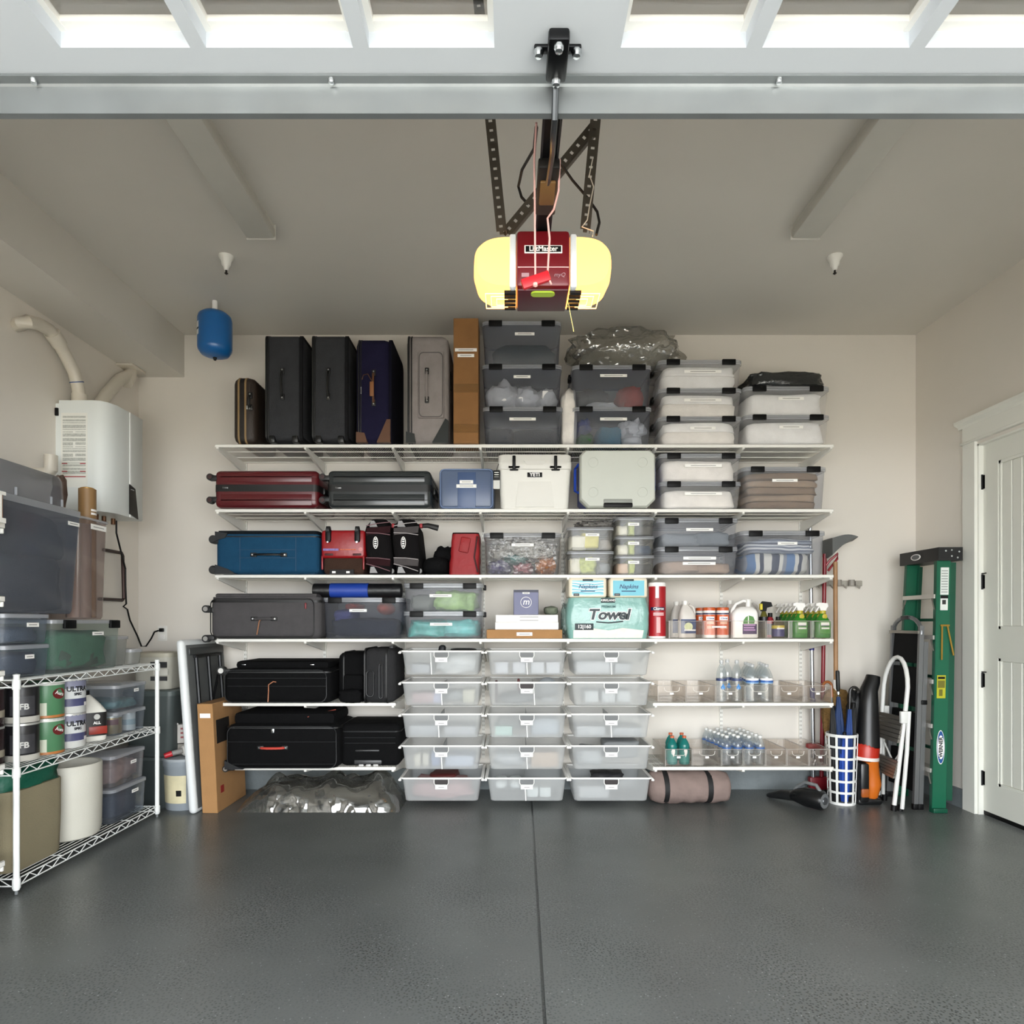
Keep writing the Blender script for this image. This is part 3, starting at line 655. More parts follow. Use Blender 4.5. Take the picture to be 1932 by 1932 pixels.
# ------------------------------------------------------------------ row 2
z2 = SZ[2]
mr = mat('#541219', .3, var=.04, spec=.6); mg = mat('#2b2f30', .25, var=.04, spec=.6)
for lab, a, b, m in (('red hard-shell suitcase lying on its side on the second shelf', 404, 600, mr), ('dark grey hard-shell suitcase lying beside the red one', 617, 813, mg)):
    t, w, h = suitcase(lab, a, b, 887, z2, 4.50, .47, m, 'z', .035, [(.52, .048, zipm, .002), (.2, .006, m, .002), (.82, .006, m, .002)], wheels=[(-(b - a) * 4.5 / F / 2 - .035, .055, .024, mat('#3a2020', .5)), (-(b - a) * 4.5 / F / 2 - .035, .215, .024, mat('#3a2020', .5))], seg=4)
    G().rbox(-w * .42, -w * .36, -.008, .004, h * .5, h * .56, .003).obj('combination_lock', mat('#6a6a6a', .3, .8), t)
    for k in (.28, .5, .72):
        G().rbox(-w * .44, w * .44, -.002, .004, h * (.06 if k < .5 else .68) , h * (.36 if k < .5 else .93), .02).obj('ribbed_panel', m, t) if k != .5 else None
    G().rbox(w / 2 + .0, w / 2 + .02, .1, .3, h * .42, h * .6, .008).obj('top_handle', zipm, t)
bl = clear('#7f90b0', .62, .3, '#b9c5dd'); D_ = 4.56
t = thing('fabric_storage_bag', 'zipped blue-grey fabric storage bag with clear window left of the cooler', 'storage bag', (X(880, D_), D_, z2))
w = 104 * D_ / F; h = Z(883, D_) - z2
G().rbox(-w / 2, w / 2, 0, .4, 0, h, .03, 3).obj('bag_shell', bl, t)
G().rbox(-w * .16, w * .17, -.003, .004, .01, h * .9, .004).obj('window_strip', mat('#44587e', .4), t)
G().tube([(x, -.001, h / 2 + z) for x, z in rrect(w - .02, h - .02, .03)], .004, 6, True).obj('piping', mat('#6f83a8', .6), t)
sticker(t, 0, h * .66, .095, -.004, .024); sticker(t, 0, h * .56, .14, -.004, .024)
tag(G().lump((0, 0, 0), w * .92, .34, h * .86, .5, .05, 5, 3).obj('blanket', fabric('#5b7099'), None, 1.2, loc=(X(880, D_), D_ + .2, z2 + .01)), 'blue blanket seen through the zipped fabric bag', 'blanket')
# white cooler
D_ = 4.53; w = 140 * D_ / F; h = Z(857, D_) - z2; cw_ = mat('#dcdad3', .5, var=.02, bump=.06, bs=200)
t = thing('cooler', 'white roto-moulded cooler with black T latches and hang tag', 'cooler', (X(1009, D_), D_, z2))
g = G(); g.rings([[(x, .2 + y, z) for x, y in rrect(w * k, .4 * k, .035)] for z, k in ((0, .9), (.015, .92), (h * .7, .975), (h * .72, .985))]); g.obj('body', cw_, t)
G().rings([[(x, .2 + y, z) for x, y in rrect(w * k, .4 * k, .035)] for z, k in ((h * .725, .98), (h * .74, 1.0), (h * .86, 1.0), (h * .87, .985), (h * .98, .985), (h, .96))]).obj('lid', cw_, t)
G().prism([(-w * .26, .012), (w * .26, .012), (w * .22, h * .5), (-w * .22, h * .5)], .004, .03, 'y').obj('front_panel', cw_, t, 0)
G().prism([(-w * .15, h * .88), (w * .15, h * .88), (w * .11, h * .81), (-w * .11, h * .81)], -.006, .03, 'y').obj('lid_grip', mat('#d0cec7', .55), t, 0)
for s in (-1, 1):
    G().rbox(s * w * .28 - .011, s * w * .28 + .011, -.016, .0, h * .72, h * .97, .005).obj('latch', BLACK, t)
    G().rbox(s * w * .28 - .03, s * w * .28 + .03, -.018, .004, h * .695, h * .725, .006).obj('latch_foot', BLACK, t)
    G().rbox(s * w * .28 - .045, s * w * .28 + .045, .0, .012, h * .73, h * .8, .006).obj('latch_keeper', cw_, t)
G().rbox(-.052, .052, .004, .0085, h * .58, h * .67, .003).obj('name_plate', BLACK, t)
text('YETI', .034, wl, t, (0, .0032, h * .625), bold=.001, sx=1.05)
tg = G().rbox(-w * .56, -w * .47, -.004, -.001, h * .52, h * .70, .002).obj('hang_tag', BLACK, t)
G().rbox(-w * .56, -w * .47, -.0045, -.001, h * .36, h * .52, .002).obj('tag_lower_panel', mat('#cfcfca', .6), tg)
for k in range(3): G().box(-w * .545, -w * .485, -.0052, -.004, h * (.655 - k * .04), h * (.67 - k * .04)).obj('tag_print', wl if k < 2 else PRINT, tg, 0)
G().tube([(-w * .515, -.002, h * .7), (-w * .5, .01, h * .78), (-w * .48, .02, h * .86)], .002, 5).obj('tag_string', BLACK, tg)
# grey/blue cooler lying with its base to the front
D_ = 4.50; w = 143 * D_ / F; h = Z(847, D_) - z2 - .01; gm = mat('#c3c6bd', .5, var=.02, bump=.05, bs=200)
t = thing('cooler', 'grey and blue cooler tipped with its lid facing forward', 'cooler', (X(1166, D_), D_, z2 + .005))
def oct_(w, h, c, k=1): return [(x * k, h / 2 + z * k) for x, z in ((w / 2 - c, -h / 2), (w / 2, -h / 2 + c), (w / 2, h / 2 - c * .6), (w / 2 - c * .6, h / 2), (-w / 2 + c * .6, h / 2), (-w / 2, h / 2 - c * .6), (-w / 2, -h / 2 + c), (-w / 2 + c, -h / 2))]
G().rings([[(x, y, z) for x, z in oct_(w, h, .055, k)] for y, k in ((0, .95), (.012, .99), (.03, 1), (.075, 1), (.08, .97))]).obj('lid', gm, t)
G().rings([[(x, y, z) for x, z in oct_(w, h, .055, k)] for y, k in ((.081, .98), (.36, .93), (.38, .9))]).obj('body', mat('#1f3fa8', .4, var=.03), t)
for sx in (-1, 1):
    for sz in (.26, .78):
        G().rings([[(sx * w * .325 + r * math.cos(i * PI / 12), y, h * sz + r * math.sin(i * PI / 12)) for i in range(24)] for y, r in ((.002, .036), (-.004, .036), (-.004, .0325), (.001, .031))], False, True).obj('cup_holder', gm, t)
G().rbox(-w * .19, w * .19, -.014, .02, -.002, h * .07, .006).obj('hinge_block', BLACK, t)
G().rbox(-w * .19, w * .19, -.006, .02, h * .07, h * .14, .006).obj('hinge_cover', mat('#8f928c', .5), t)
for s in (-1, 1): G().tube([(s * w * .5, .1, h * .3), (s * (w * .5 + .02), .15, h * .35), (s * (w * .5 + .02), .15, h * .75), (s * w * .5, .1, h * .8)], .01, 8).obj('carry_handle', mat('#2a4db5', .4), t)
for i, (a, b, s, pos) in enumerate(((855, 909, 70, 'upper'), (908, 960, 70, 'lower'))):
    storage_box('shallow clear box of cream bedding, %s of two beside the blue cooler' % pos, 1245, 1401, a, b, z0=z2 if i else None, stk=[(1328, a + 23, s)], body=BODYW, contents=[('cream bedding filling the %s box beside the blue cooler' % pos, 'bedding', .0, 1, 0, .95 if not i else .85, W2, .28, .04)])
tan = fabric('#a38a70')
storage_box('deep clear box of folded tan blankets at the right shelf end', 1402, 1562, 880, 960, z0=z2, stk=[(1482, 906, 48)], latch=True, contents=[('folded tan blanket, layer %s of five counted from the bottom' % ORD[k], 'blanket', .02, .98, .19 * k, .19 * k + .21, fabric(('#8b745d', '#a58d74')[k % 2]), .3, .05, 3, 'folded_blanket') for k in range(5)])
# ------------------------------------------------------------------ row 3
z3 = SZ[3]
tealf = fabric('#1a4360', .35)
wz = lambda a, b, D=4.5: -(b - a) * D / F / 2
t, w, h = suitcase('blue soft-sided suitcase lying on its side on third shelf', 406, 601, 1003, z3, 4.50, .46, tealf, 'z', .04, [(.97, .03, fabric('#12161a'), -.008), (.88, .008, zipm, .003)], (.52, .45, .2, zipm, zipm), wheels=[(wz(406, 601) - .02, .03, .03, mat('#202020', .5)), (wz(406, 601) - .02, .24, .03, mat('#202020', .5))], guards=(mat('#14181c', .5), [[(0, 0), (.2, 0), (.12, .12), (0, .22)], [(0, 1), (.12, .96), (.1, .85), (0, .78)]]))
for f in (.24, .78): G().rbox((f - .5) * w - .004, (f - .5) * w + .004, -.004, .01, .02, h * .86, .003).obj('seam', mat('#17415f', .7), t)
for f in (.38, .57): G().rbox(-.27 * w, .28 * w, -.004, .01, h * f - .003, h * f + .003, .002).obj('seam', mat('#17415f', .7), t)
# red and brown rolling duffel, wheels up
D_ = 4.50; w = 83 * D_ / F; h = Z(1000, D_) - z3
t = thing('duffel_bag', 'red and brown wheeled duffel standing with its wheels upward', 'bag', (X(647, D_), D_, z3))
rd = mat('#8c1017', .35, var=.06, bump=.15, bs=30)
G().rbox(-w / 2, w / 2, .0, .4, h * .36, h, .02, 3).obj('wheel_base', rd, t)
G().rbox(-w * .47, w * .47, .01, .4, 0, h * .42, .03, 3).obj('bag_body', fabric('#3b2a22'), t)
for s in (-1, 1):
    G().rbox(s * w * .33 - .02, s * w * .33 + .02, -.02, .05, h * .72, h * 1.02, .014).obj('wheel_housing', BLACK, t)
    G().cyl((s * w * .33 - .012, .0, h), (s * w * .33 + .012, .0, h), .026, n=16).obj('wheel', mat('#1c1c1c', .5), t)
    G().lathe([(0, -.003), (.007, 0)], (0, 0, 0), 8).xf(Matrix.Translation((s * w * .33, -.022, h * .72)) @ Matrix.Rotation(PI / 2, 4, 'X')).obj('rivet', chrome, t)
    G().rbox(s * w * .32 - .03, s * w * .32 + .03, -.003, .004, h * .42, h * .47, .004).obj('skid_slot', mat('#3c080c', .6), t)
    G().rbox(s * w * .47 - .006, s * w * .47 + .006, -.005, .01, h * .1, h * .42, .004).obj('strap', rd, t)
G().box(-w * .45, -w * .1, -.002, .001, h * .53, h * .58).obj('lettering_band', mat('#7a6aa0', .6, var=.4, vs=60), t, 0)
G().box(-w * .06, w * .3, -.002, .001, h * .545, h * .57).obj('lettering_band', mat('#c05a3a', .6, var=.4, vs=60), t, 0)
G().cyl((w * .4, -.002, h * .56), (w * .4, .002, h * .56), .014, n=14).obj('badge', mat('#c98080', .5), t)
G().box(-w * .3, w * .25, -.006, .012, .0, h * .1).obj('base_strip', BLACK, t, 0)
for s in (-.2, .12): G().box(s * w - .012, s * w + .012, -.008, .0, h * .02, h * .065).obj('base_clip', wl, t, 0)
# two padded bags with oval badges
for i, (a, b, pan, lab) in enumerate(((690, 737, '#2b1518', 'black padded bag with maroon panels and oval badge'), (742, 790, '#4a4646', 'black padded bag with grey panels and oval badge'))):
    D_ = 4.50; w = (b - a) * D_ / F; h = Z(978, D_) - z3
    t = thing('padded_bag', lab, 'bag', (X((a + b) / 2, D_), D_, z3 + .001), group='padded bags with oval badges')
    rs = []
    for k in range(15):
        f = k / 14; ww = w * (.86 + .2 * math.sin(PI * (f * .8 + .1)) - (.3 * max(0, f - .85) / .15)); dd = .38 - (.1 * max(0, f - .8) / .2)
        lean = (.012 * math.cos(f * PI * 1.2))
        rs.append([(lean + x, .19 + y, f * h) for x, y in rrect(ww, dd, .045)])
    G().rings(rs).obj('bag_body', fabric('#0f0d0e', .2), t)
    pm = fabric(pan)
    for (zl, zr, th) in ((.27, .24, .1), (.8, .84, .1)):
        G().prism([(-w * .47, h * (zl - th)), (w * .47, h * (zr - th)), (w * .5, h * (zr + .02)), (-w * .48, h * (zl + .02))], -.004, .02, 'y').obj('colour_panel', pm, t, 0)
    for zl, zr in ((.18, .05), (.29, .26), (.74, .7), (.86, .93)):
        G().tube([(-w * .48, -.005, h * zl), (0, -.008, h * (zl + zr) / 2 + .004), (w * .48, -.005, h * zr)], .003, 6).obj('piping', mat('#a7a0a0' if i else '#7d5a60', .6), t)
    for zz in (.075, .9): G().prism([(-w * .34, h * zz - .022), (-w * .02, h * zz - .022), (-w * .16, h * zz + .022), (-w * .3, h * zz + .02)], -.004, .02, 'y').obj('reflector_patch', mat('#7d7b7a', .35), t, 0)
    bd = G().rings([[(-w * .1 + .017 * k * math.cos(q * PI / 10), y, h * .56 + .042 * k * math.sin(q * PI / 10)) for q in range(20)] for y, k in ((.0, 1), (-.007, 1), (-.008, .94))]).obj('oval_badge', wl, t)
    G().rings([[(-w * .1 + .013 * k * math.cos(q * PI / 10), y, h * .56 + .036 * k * math.sin(q * PI / 10)) for q in range(20)] for y, k in ((-.008, 1), (-.0086, 1))]).obj('badge_field', BLACK, bd)
    for q in range(4): G().rbox(-w * .1 - .008, -w * .1 + .008, -.0096, -.0085, h * .56 - .027 + q * .0155, h * .56 - .018 + q * .0155, .002).obj('badge_letter', wl, bd)
    G().tube([(w * .45, .05, h * .88), (w * .8, .08, h * .9), (w * (1.2 if i else .9), .1, h * .86)], [.014, .018, .022], 8).obj('carry_grip', mat('#1a1818', .5), t)
    G().rbox(w * .5, w * .62, .03, .07, h * .84, h * .92, .006).obj('red_tab', mat('#8e1a22', .5), t)
    G().cyl((w * .5, .03, h * .06), (w * .5, .06, h * .06), .018, n=12).obj('wheel', mat('#6b6966', .4), t)
tag(G().lump((0, 0, 0), .2, .26, .135, .85, .04, 4, 41).obj('cap', fabric('#0c0c0d'), None, 1.2, loc=(X(822, 4.62), 4.68, z3)), 'black rounded cap lying on third shelf beside padded bags', 'cap')
tag(G().lump((0, 0, 0), .17, .2, .22, .6, .1, 5, 42).obj('pouch', fabric('#101011'), None, 1.2, loc=(X(840, 4.78), 4.82, z3)), 'black crumpled pouch leaning against the red bag', 'pouch')
D_ = 4.52; w = 56 * D_ / F; h = Z(1004, D_) - z3
t = thing('drawstring_bag', 'red nylon stuff bag with black top on the third shelf', 'bag', (X(878, D_), D_, z3))
rdn = mat('#8e1017', .6, var=.12, vs=9, bump=.6, bs=22)
rs = []
for k in range(12):
    f = k / 11; rs.append([(-.012 + .012 * f + x + .006 * noise.noise(Vector((x * 20, y * 20, f * 6))), .14 + y, f * h * .96) for x, y in rrect(w * (1.02 - .1 * f), .28, .03)])
G().rings(rs).obj('bag_body', rdn, t); G().rings([[(x, .14 + y, z) for x, y in rrect(w * k, .27 * k, .03)] for z, k in ((h * .955, .93), (h, .9), (h * 1.01, .7))]).obj('top_cuff', fabric('#1b0c0d'), t)
G().rbox(-w * .38, -w * .05, -.012, .006, h * .5, h * .86, .008).xf(Matrix.Rotation(.2, 4, 'Y')).obj('flap_pocket', rdn, t)
G().tube([(w * .42, .0, h * .05), (w * .3, -.01, h * .4), (w * .4, .0, h * .9)], .006, 6).obj('side_strap', mat('#3a0a0e', .6), t)
storage_box('deep clear box of colourful wrapped oddments beside the red bag', 912, 1060, 1005, 1084, z0=z3, stk=[(986, 1028, 42)], body=clear('#c9c9cb', .2, .08, '#f4f4f4', .5, 20), contents=[('crumpled clear cellophane in the box of oddments', 'cellophane', .05, .98, .35, .95, clear('#f2efe6', .45, .1, '#ffffff', 1, 30), .7, .2, 9), ('purple wrapped oddment at left of the oddments box', 'oddment', .03, .35, 0, .4, fabric('#6e6a8c'), .8, .2, 9), ('teal wrapped oddment at the middle of oddments box', 'oddment', .2, .6, .25, .6, fabric('#5c7a76'), .8, .2, 9), ('pink wrapped oddment at centre bottom of oddments box', 'oddment', .36, .66, 0, .34, fabric('#c08a8e'), .8, .2, 9), ('orange wrapped oddment at right of oddments box', 'oddment', .68, .97, 0, .5, fabric('#c4814f'), .8, .2, 9)])
# small clear boxes with yellow contents
CB = clear('#c4c3c0', .17, .12, '#f2f1ee', f0=.02)
yl, lm, crm = mat('#d9d06a', .5, var=.15, vs=30), mat('#b9c46a', .6, var=.3, vs=40), mat('#e9e6d8', .5, var=.08)
def small_box(label, px0, px1, a, b, z0, conts, stk):
    storage_box(label, px0, px1, a, b, 4.56, .42, z0, CB, stk, False, conts, 'small clear lidded boxes on third shelf', taper=.96, lidh=.012)
small_box('clear lidded box with yellow packets, upper of the wider pair', 1070, 1160, 994, 1039, None, [('white packets inside upper wider lidded box', 'packet', .02, .45, 0, .75, crm, .3, .08), ('yellow packet inside upper wider lidded box', 'packet', .3, .72, .1, .9, yl, .3, .06), ('grey papers inside upper wider lidded box', 'papers', .68, .98, 0, .6, fabric('#9a9590'), .4, .08)], [(1118, 1009, 26)])
small_box('clear lidded box with green-yellow mesh, lower of the wider pair', 1070, 1160, 1039, 1084, z3, [('white packet inside lower wider lidded box', 'packet', .02, .3, 0, .8, crm, .3, .08), ('green-yellow mesh bag inside lower wider lidded box', 'mesh bag', .22, .68, 0, .9, lm, .5, .12), ('grey tools inside lower wider lidded box', 'tools', .64, .98, 0, .6, fabric('#8d9196'), .5, .1)], [(1118, 1055, 27)])
for i, (a, b, pos, m3, lab3) in enumerate(((975, 1011, 'top', fabric('#5b5a58'), 'dark grey part'), (1011, 1048, 'middle', fabric('#34465f'), 'navy folded pouch'), (1047, 1084, 'bottom', fabric('#3b3a3c'), 'black box'))):
    small_box('narrow clear lidded box, %s of three stacked beside wider pair' % pos, 1162, 1237, a, b, z3 if i == 2 else None, [('cream packet at left in the %s narrow lidded box' % pos, 'packet', .02, .35, 0, .7, crm if i < 2 else mat('#d9b9a2', .5), .3, .06), ('lime strip upright in the %s narrow lidded box' % pos, 'strip', .33, .52, 0, .95, lm, .3, .05), (lab3 + ' at right in the %s narrow lidded box' % pos, 'pouch', .5, .98, 0, .65, m3, .35, .05)], [(1196, a + 14, 21)])
tag(G().lump((0, 0, 0), .27, .3, .055, .6, .2, 7, 51).obj('plastic_sheet', clear('#b9b6b2', .4, .1, '#e0dedb', 1, 22), None, 1.2, loc=(X(1122, 4.7), 4.76, Z(994, 4.56) + .002)), 'crumpled clear plastic sheet on top of wider lidded boxes', 'plastic sheet')
grt = fabric('#7c8287')
for i, (a, b, s, m, pos) in enumerate(((977, 1032, 51, grt, 'upper'), (1031, 1084, 62, fabric('#b29a86'), 'lower'))):
    storage_box('shallow clear box of %s linens, %s of two beside striped-blanket box' % (('grey', 'peach')[i], pos), 1241, 1395, a, b, z0=z3 if i else None, stk=[(1321, a + 22, s)] + ([(1320, a + 32, 62)] if i else []), body=BODY, contents=[('%s folded linen at left in the %s shallow box' % (('grey', 'peach')[i], pos), 'linen', .02, .6, 0, .6, m, .5, .08), ('%s folded linen at right in the %s shallow box' % (('grey', 'peach')[i], pos), 'linen', .45, .98, 0, .5 + .15 * (1 - i), m, .5, .08)])
strp = stripes(['#3f4658', '#d8d5cc', '#8b8f98', '#5d7ea8', '#5d7ea8', '#d8d5cc', '#3f4658', '#d8d5cc', '#d8d5cc', '#4a5061'], 3.6, 0, .06)
strh = stripes(['#6f7686', '#cfd2d4', '#4b5262', '#9aa0aa', '#6f7686', '#d5d6d6'], 14, 2, .05)
storage_box('deep clear box of blue striped blankets at third shelf end', 1398, 1560, 1001, 1084, z0=z3, stk=[(1487, 1025, 37)], contents=[('blue, navy and white striped blanket lying upright-striped at the bottom', 'blanket', .04, .92, 0, .58, strp, .45, .06, 4, 'striped_blanket'), ('grey finely striped blanket folded above the blue one', 'blanket', .08, .98, .5, .95, strh, .5, .08, 4, 'striped_blanket')])
# ------------------------------------------------------------------ row 4
z4 = SZ[4]
gry = fabric('#4c4a4b', .3)
chub = mat('#b9b6b2', .3, .8)
t, w, h = suitcase('grey soft-sided suitcase lying on the fourth shelf with chrome wheels', 396, 605, 1127, z4, 4.48, .5, gry, 'z', .045, [(.9, .016, zipm, .003), (.97, .02, gry, -.006)], (.49, .48, .13, gry, zipm), wheels=[(wz(396, 605, 4.48) - .035, .0, .026, chub), (wz(396, 605, 4.48) - .035, .205, .026, chub)])
G().rbox(-w * .48, w * .45, .04, .44, h - .004, h + .028, .014).obj('front_pocket', gry, t)
G().tube([(x - .02, -.003, h * .5 + z) for x, z in rrect(w * .93, h * .92, .04)], .004, 6, True).obj('piping', zipm, t)
G().tube([(-.02, -.012, h * .5), (-.03, -.03, h * .42), (-.05, -.02, h * .1)], .0035, 6).obj('tag_strap', mat('#a5714f', .5), t)
G().rbox(w * .36, w * .375, -.012, 0, h * .72, h * .86, .003).obj('zip_pull', mat('#7a1c22', .4), t)
storage_box('deep clear box of blue-grey gear beneath the rolled mat', 606, 760, 1127, 1206, z0=z4, stk=[(675, 1152, 33)], body=BODYD, contents=[('navy gear filling bottom of the box under rolled mat', 'gear', .03, .97, 0, .55, fabric('#232b3a'), .45, .08), ('violet pouch inside the box under rolled mat', 'pouch', .08, .36, .42, .78, fabric('#4a4f8a'), .6, .1), ('coral red ball inside the box under rolled mat', 'ball', .62, .86, .62, 1, mat('#c9533f', .5), 1, .02), ('coral red strap inside the box under rolled mat', 'strap', .22, .42, .76, .95, mat('#b94a3c', .5), .7, .1)])
D_ = 4.6; t = thing('rolled_mat', 'black rolled mat with wide blue band on top of clear box', 'mat', (X(672, D_), D_, Z(1127, 4.56) + .002))
r_ = .05; L_ = 168 * D_ / F / 2
def roll(x0, x1, r, m, nm): return G().tube([(x0, .05, r_), (x0 + .004, .05, r_), (x1 - .004, .05, r_), (x1, .05, r_)], [r * .9, r, r, r * .9], 16).obj(nm, m, t)
roll(-L_, L_, r_, mat('#111113', .4, bump=.3, bs=25), 'roll'); roll(-L_ * .62, L_ * .26, r_ + .003, mat('#1d3f9a', .5, var=.06), 'blue_band')
gp, tl2 = fabric('#7e9a6a'), fabric('#2e8f8c')
storage_box('shallow clear box of green packets, upper one left of purple carton', 760, 912, 1100, 1154, stk=[(831, 1124, 42)], contents=[('green packets inside upper shallow box', 'packet', .34, .95, 0, .85, mat('#8fb06a', .4, var=.25, vs=20, bump=.5, bs=20), .45, .12), ('dark grey cloth inside upper shallow box', 'cloth', .03, .4, 0, .7, fabric('#6f736c'), .5, .1)])
storage_box('shallow clear box of teal packets, lower one left of purple carton', 760, 912, 1153, 1206, z0=z4, stk=[(832, 1178, 42)], contents=[('teal packets inside lower shallow box', 'packet', .02, .55, 0, .8, mat('#3f9f96', .35, var=.25, vs=20, bump=.5, bs=20), .45, .12), ('turquoise and white packet inside lower shallow box', 'packet', .45, .98, 0, .8, mat('#63b9b4', .35, var=.3, vs=16, bump=.5, bs=20), .45, .12)])
def carton(name, label, px0, px1, pyt, zb, D, dep, m, r=.003):
    w = (px1 - px0) * D / F; h = Z(pyt, D) - zb
    t = thing(name, label, 'box', (X((px0 + px1) / 2, D), D, zb + .0005)); G().rbox(-w / 2, w / 2, 0, dep, 0, h, r, 1).obj('carton', m, t); return t, w, h
t, w, h = carton('cardboard_box', 'flat brown cardboard box on fourth shelf under white cartons', 918, 1061, 1188, z4, 4.56, .36, card2)
sticker(t, .0, h * .5, .11, -.001, .024)
zq = z4 + h
wm = mat('#ece9e6', .55, var=.02)
t, w, h = carton('white_carton', 'lower thin white carton on the brown cardboard box', 934, 1054, 1174, zq, 4.57, .3, wm); zq += h
t, w, h = carton('white_carton', 'upper thin white carton with printed lines under the purple box', 935, 1053, 1160, zq, 4.57, .3, wm); zq += h
for f in (.25, .7): G().box(-.05, .08, -.001, 0, h * f - .002, h * f + .002).obj('print', PRINT, t, 0)
t, w, h = carton('purple_box', 'small violet box with round white m logo', 969, 1016, 1113, zq, 4.58, .13, mat('#5d5f80', .45, var=.1, vs=6))
G().box(-w / 2, w / 2, -.001, .0, h * .9, h).obj('top_band', mat('#24263c', .5), t, 0)
G().tube([(.034 * 1.1 * math.cos(i * PI / 16), -.001, h * .5 + .034 * 1.1 * math.sin(i * PI / 16)) for i in range(32)], .002, 6, True).obj('logo_ring', wl, t)
text('m', .062, wl, t, (0, -.0015, h * .5 + .003), shear=.2, bold=.0005)
sticker(t, 0, h * .87, .05, -.001, .012)
tag(G().lump((0, 0, 0), .1, .16, .065, .7, .08, 5, 62).obj('green_pouch', fabric('#767d6c'), None, 1.2, loc=(X(1040, 4.75), 4.78, zq)), 'small grey-green pouch behind the violet box', 'pouch')
# paper towels
D_ = 4.52; w = 158 * D_ / F; h = Z(1128, D_) - z4
pt = mat('#83b0a8', .25, var=.12, vs=5, bump=.5, bs=18, spec=.6)
t = thing('paper_towel_pack', 'large shrink-wrapped pack of paper towel rolls in green plastic', 'paper towels', (X(1148, D_), D_, z4 + .001))
rs = []
for k in range(9):
    f = k / 8; kk = 1 - .06 * abs(2 * f - 1) ** 2
    rs.append([(x * kk + .004 * noise.noise(Vector((x * 18, f * 5, 1))), .17 + y * kk + .006 * noise.noise(Vector((x * 25, f * 7, y))), f * h) for x, y in rrect(w, .34, .05, 6)])
G().rings(rs).obj('wrapper', pt, t)
G().prism([(-w * .42, h * .015), (w * .40, h * .015), (w * .42, h * .2), (.1, h * .26), (0, h * .2), (-w * .25, h * .27), (-w * .42, h * .2)], -.004, .02, 'y').obj('clear_band', mat('#e3ddcd', .4, var=.12, vs=12), t, 0)
dk = mat('#15252b', .5, var=0)
G().rbox(-.052, .045, -.01, .0, h * .88, h * .99, .003).obj('brand_plate', dk, t); text('KIRKLAND', .021, wl, t, (-.003, -.0108, h * .935), bold=.0004)
text('PREMIUM', .024, mat('#4d7d7a', .5, var=0), t, (.0, -.006, h * .78), bold=.0004)
text('Towel', .10, wl, t, (.0, -.006, h * .58), shear=.2, bold=.008, sx=1.12, name='lettering_outline'); text('Towel', .10, dk, t, (.0, -.0085, h * .58), shear=.2, bold=.0032, sx=1.12)
G().tube([(-.085, -.006, h * .41), (0, -.009, h * .385), (.1, -.006, h * .42)], .006, 6, flat=.6).obj('underline', dk, t)
G().rbox(-w * .4, -w * .18, -.008, .0, h * .21, h * .37, .003).obj('count_plate', dk, t); text('12|160', .034, wl, t, (-w * .29, -.0095, h * .29), bold=.0008)
for s in (-1, 1): G().lump((0, 0, 0), .05, .16, h * .75, .7, .15, 6, 70 + s).xf(Matrix.Translation((s * w * .5, .17, h * .08))).obj('gathered_end', clear('#a9c4bd', .5, .1, '#ffffff', .8, 25), t, 1.2)
aq = mat('#57b1c4', .35, var=.04); aq2 = stripes(['#59aec0', '#dff0f2', '#7fc6d3', '#57a9bd', '#c7e6ea'], 22, 2, .1, .35)
for a, b, m, lab in ((1073, 1145, aq2, 'pack of napkins with blue-white striped glossy label'), (1150, 1222, aq, 'pack of napkins with plain aqua label reading Napkins')):
    D_ = 4.53; w2 = (b - a) * D_ / F; h2 = Z(1090, D_) - (z4 + h) - .002
    q = thing('napkin_pack', lab, 'napkins', (X((a + b) / 2, D_), D_, z4 + h + .002), group='napkin packs on the paper towels')
    G().rbox(-w2 / 2, w2 / 2, 0, .26, 0, h2, .018, 3).obj('wrapper', mat('#e6dcc6', .4, var=.04, bump=.2, bs=40), q)
    G().box(-w2 * .41, w2 * .41, -.0015, .003, h2 * .1, h2 * .86).obj('label_panel', m, q, 0)
    text('Napkins', .04, mat('#1d3c66', .5, var=0), q, (0, -.002, h2 * .55), shear=.3, bold=.0007)
    G().rbox(-.05, .05, -.0025, 0, h2 * .3, h2 * .35, .001).obj('underline', mat('#1d3c66', .5), q)
    G().rbox(-.036, .036, -.0025, 0, h2 * .83, h2 * .93, .002).obj('brand_plate', dk, q); sticker(q, -w2 * .3, h2 * .15, .04, -.0015, .018, m=dk)
def up_loc(px, D, z): return (X(px, D), D, z)
# tall red wipes tube
D_ = 4.56; h = Z(1099, D_) - z4; r = 16.5 * D_ / F
t = thing('paper_roll', 'tall red-wrapped roll standing right of paper towels', 'paper roll', (X(1243, D_), D_ + r, z4 + .001))
G().lathe([(r * .97, 0), (r, .004), (r, h - .004), (r * .97, h), (r * .3, h), (r * .28, h - .01)], n=28).obj('roll', wl, t)
G().lathe([(r + .0008, h * .04), (r + .0008, h * .93)], n=20, a0=-PI * .93, a1=-PI * .07).obj('red_label', mat('#a80f1c', .4, var=.15, vs=4), t)
G().lathe([(r + .0014, h * .72), (r + .0014, h * .93)], n=4, a0=-PI * .62, a1=-PI * .5).obj('white_streak', mat('#e9d6d4', .4), t)
G().lathe([(r + .0016, h * .5), (r + .0018, h * .56)], n=10, a0=-PI * .8, a1=-PI * .25).obj('brand_plate', mat('#141d45', .4), t)
text('Clorox', .027, wl, t, (0, -r - .002, h * .53), bold=.0006, wrap=r)
for f in (.44, .41): G().lathe([(r + .0014, h * f), (r + .0014, h * f + .008)], n=8, a0=-PI * .7, a1=-PI * .3).obj('print', mat('#e9c9c9', .5), t)
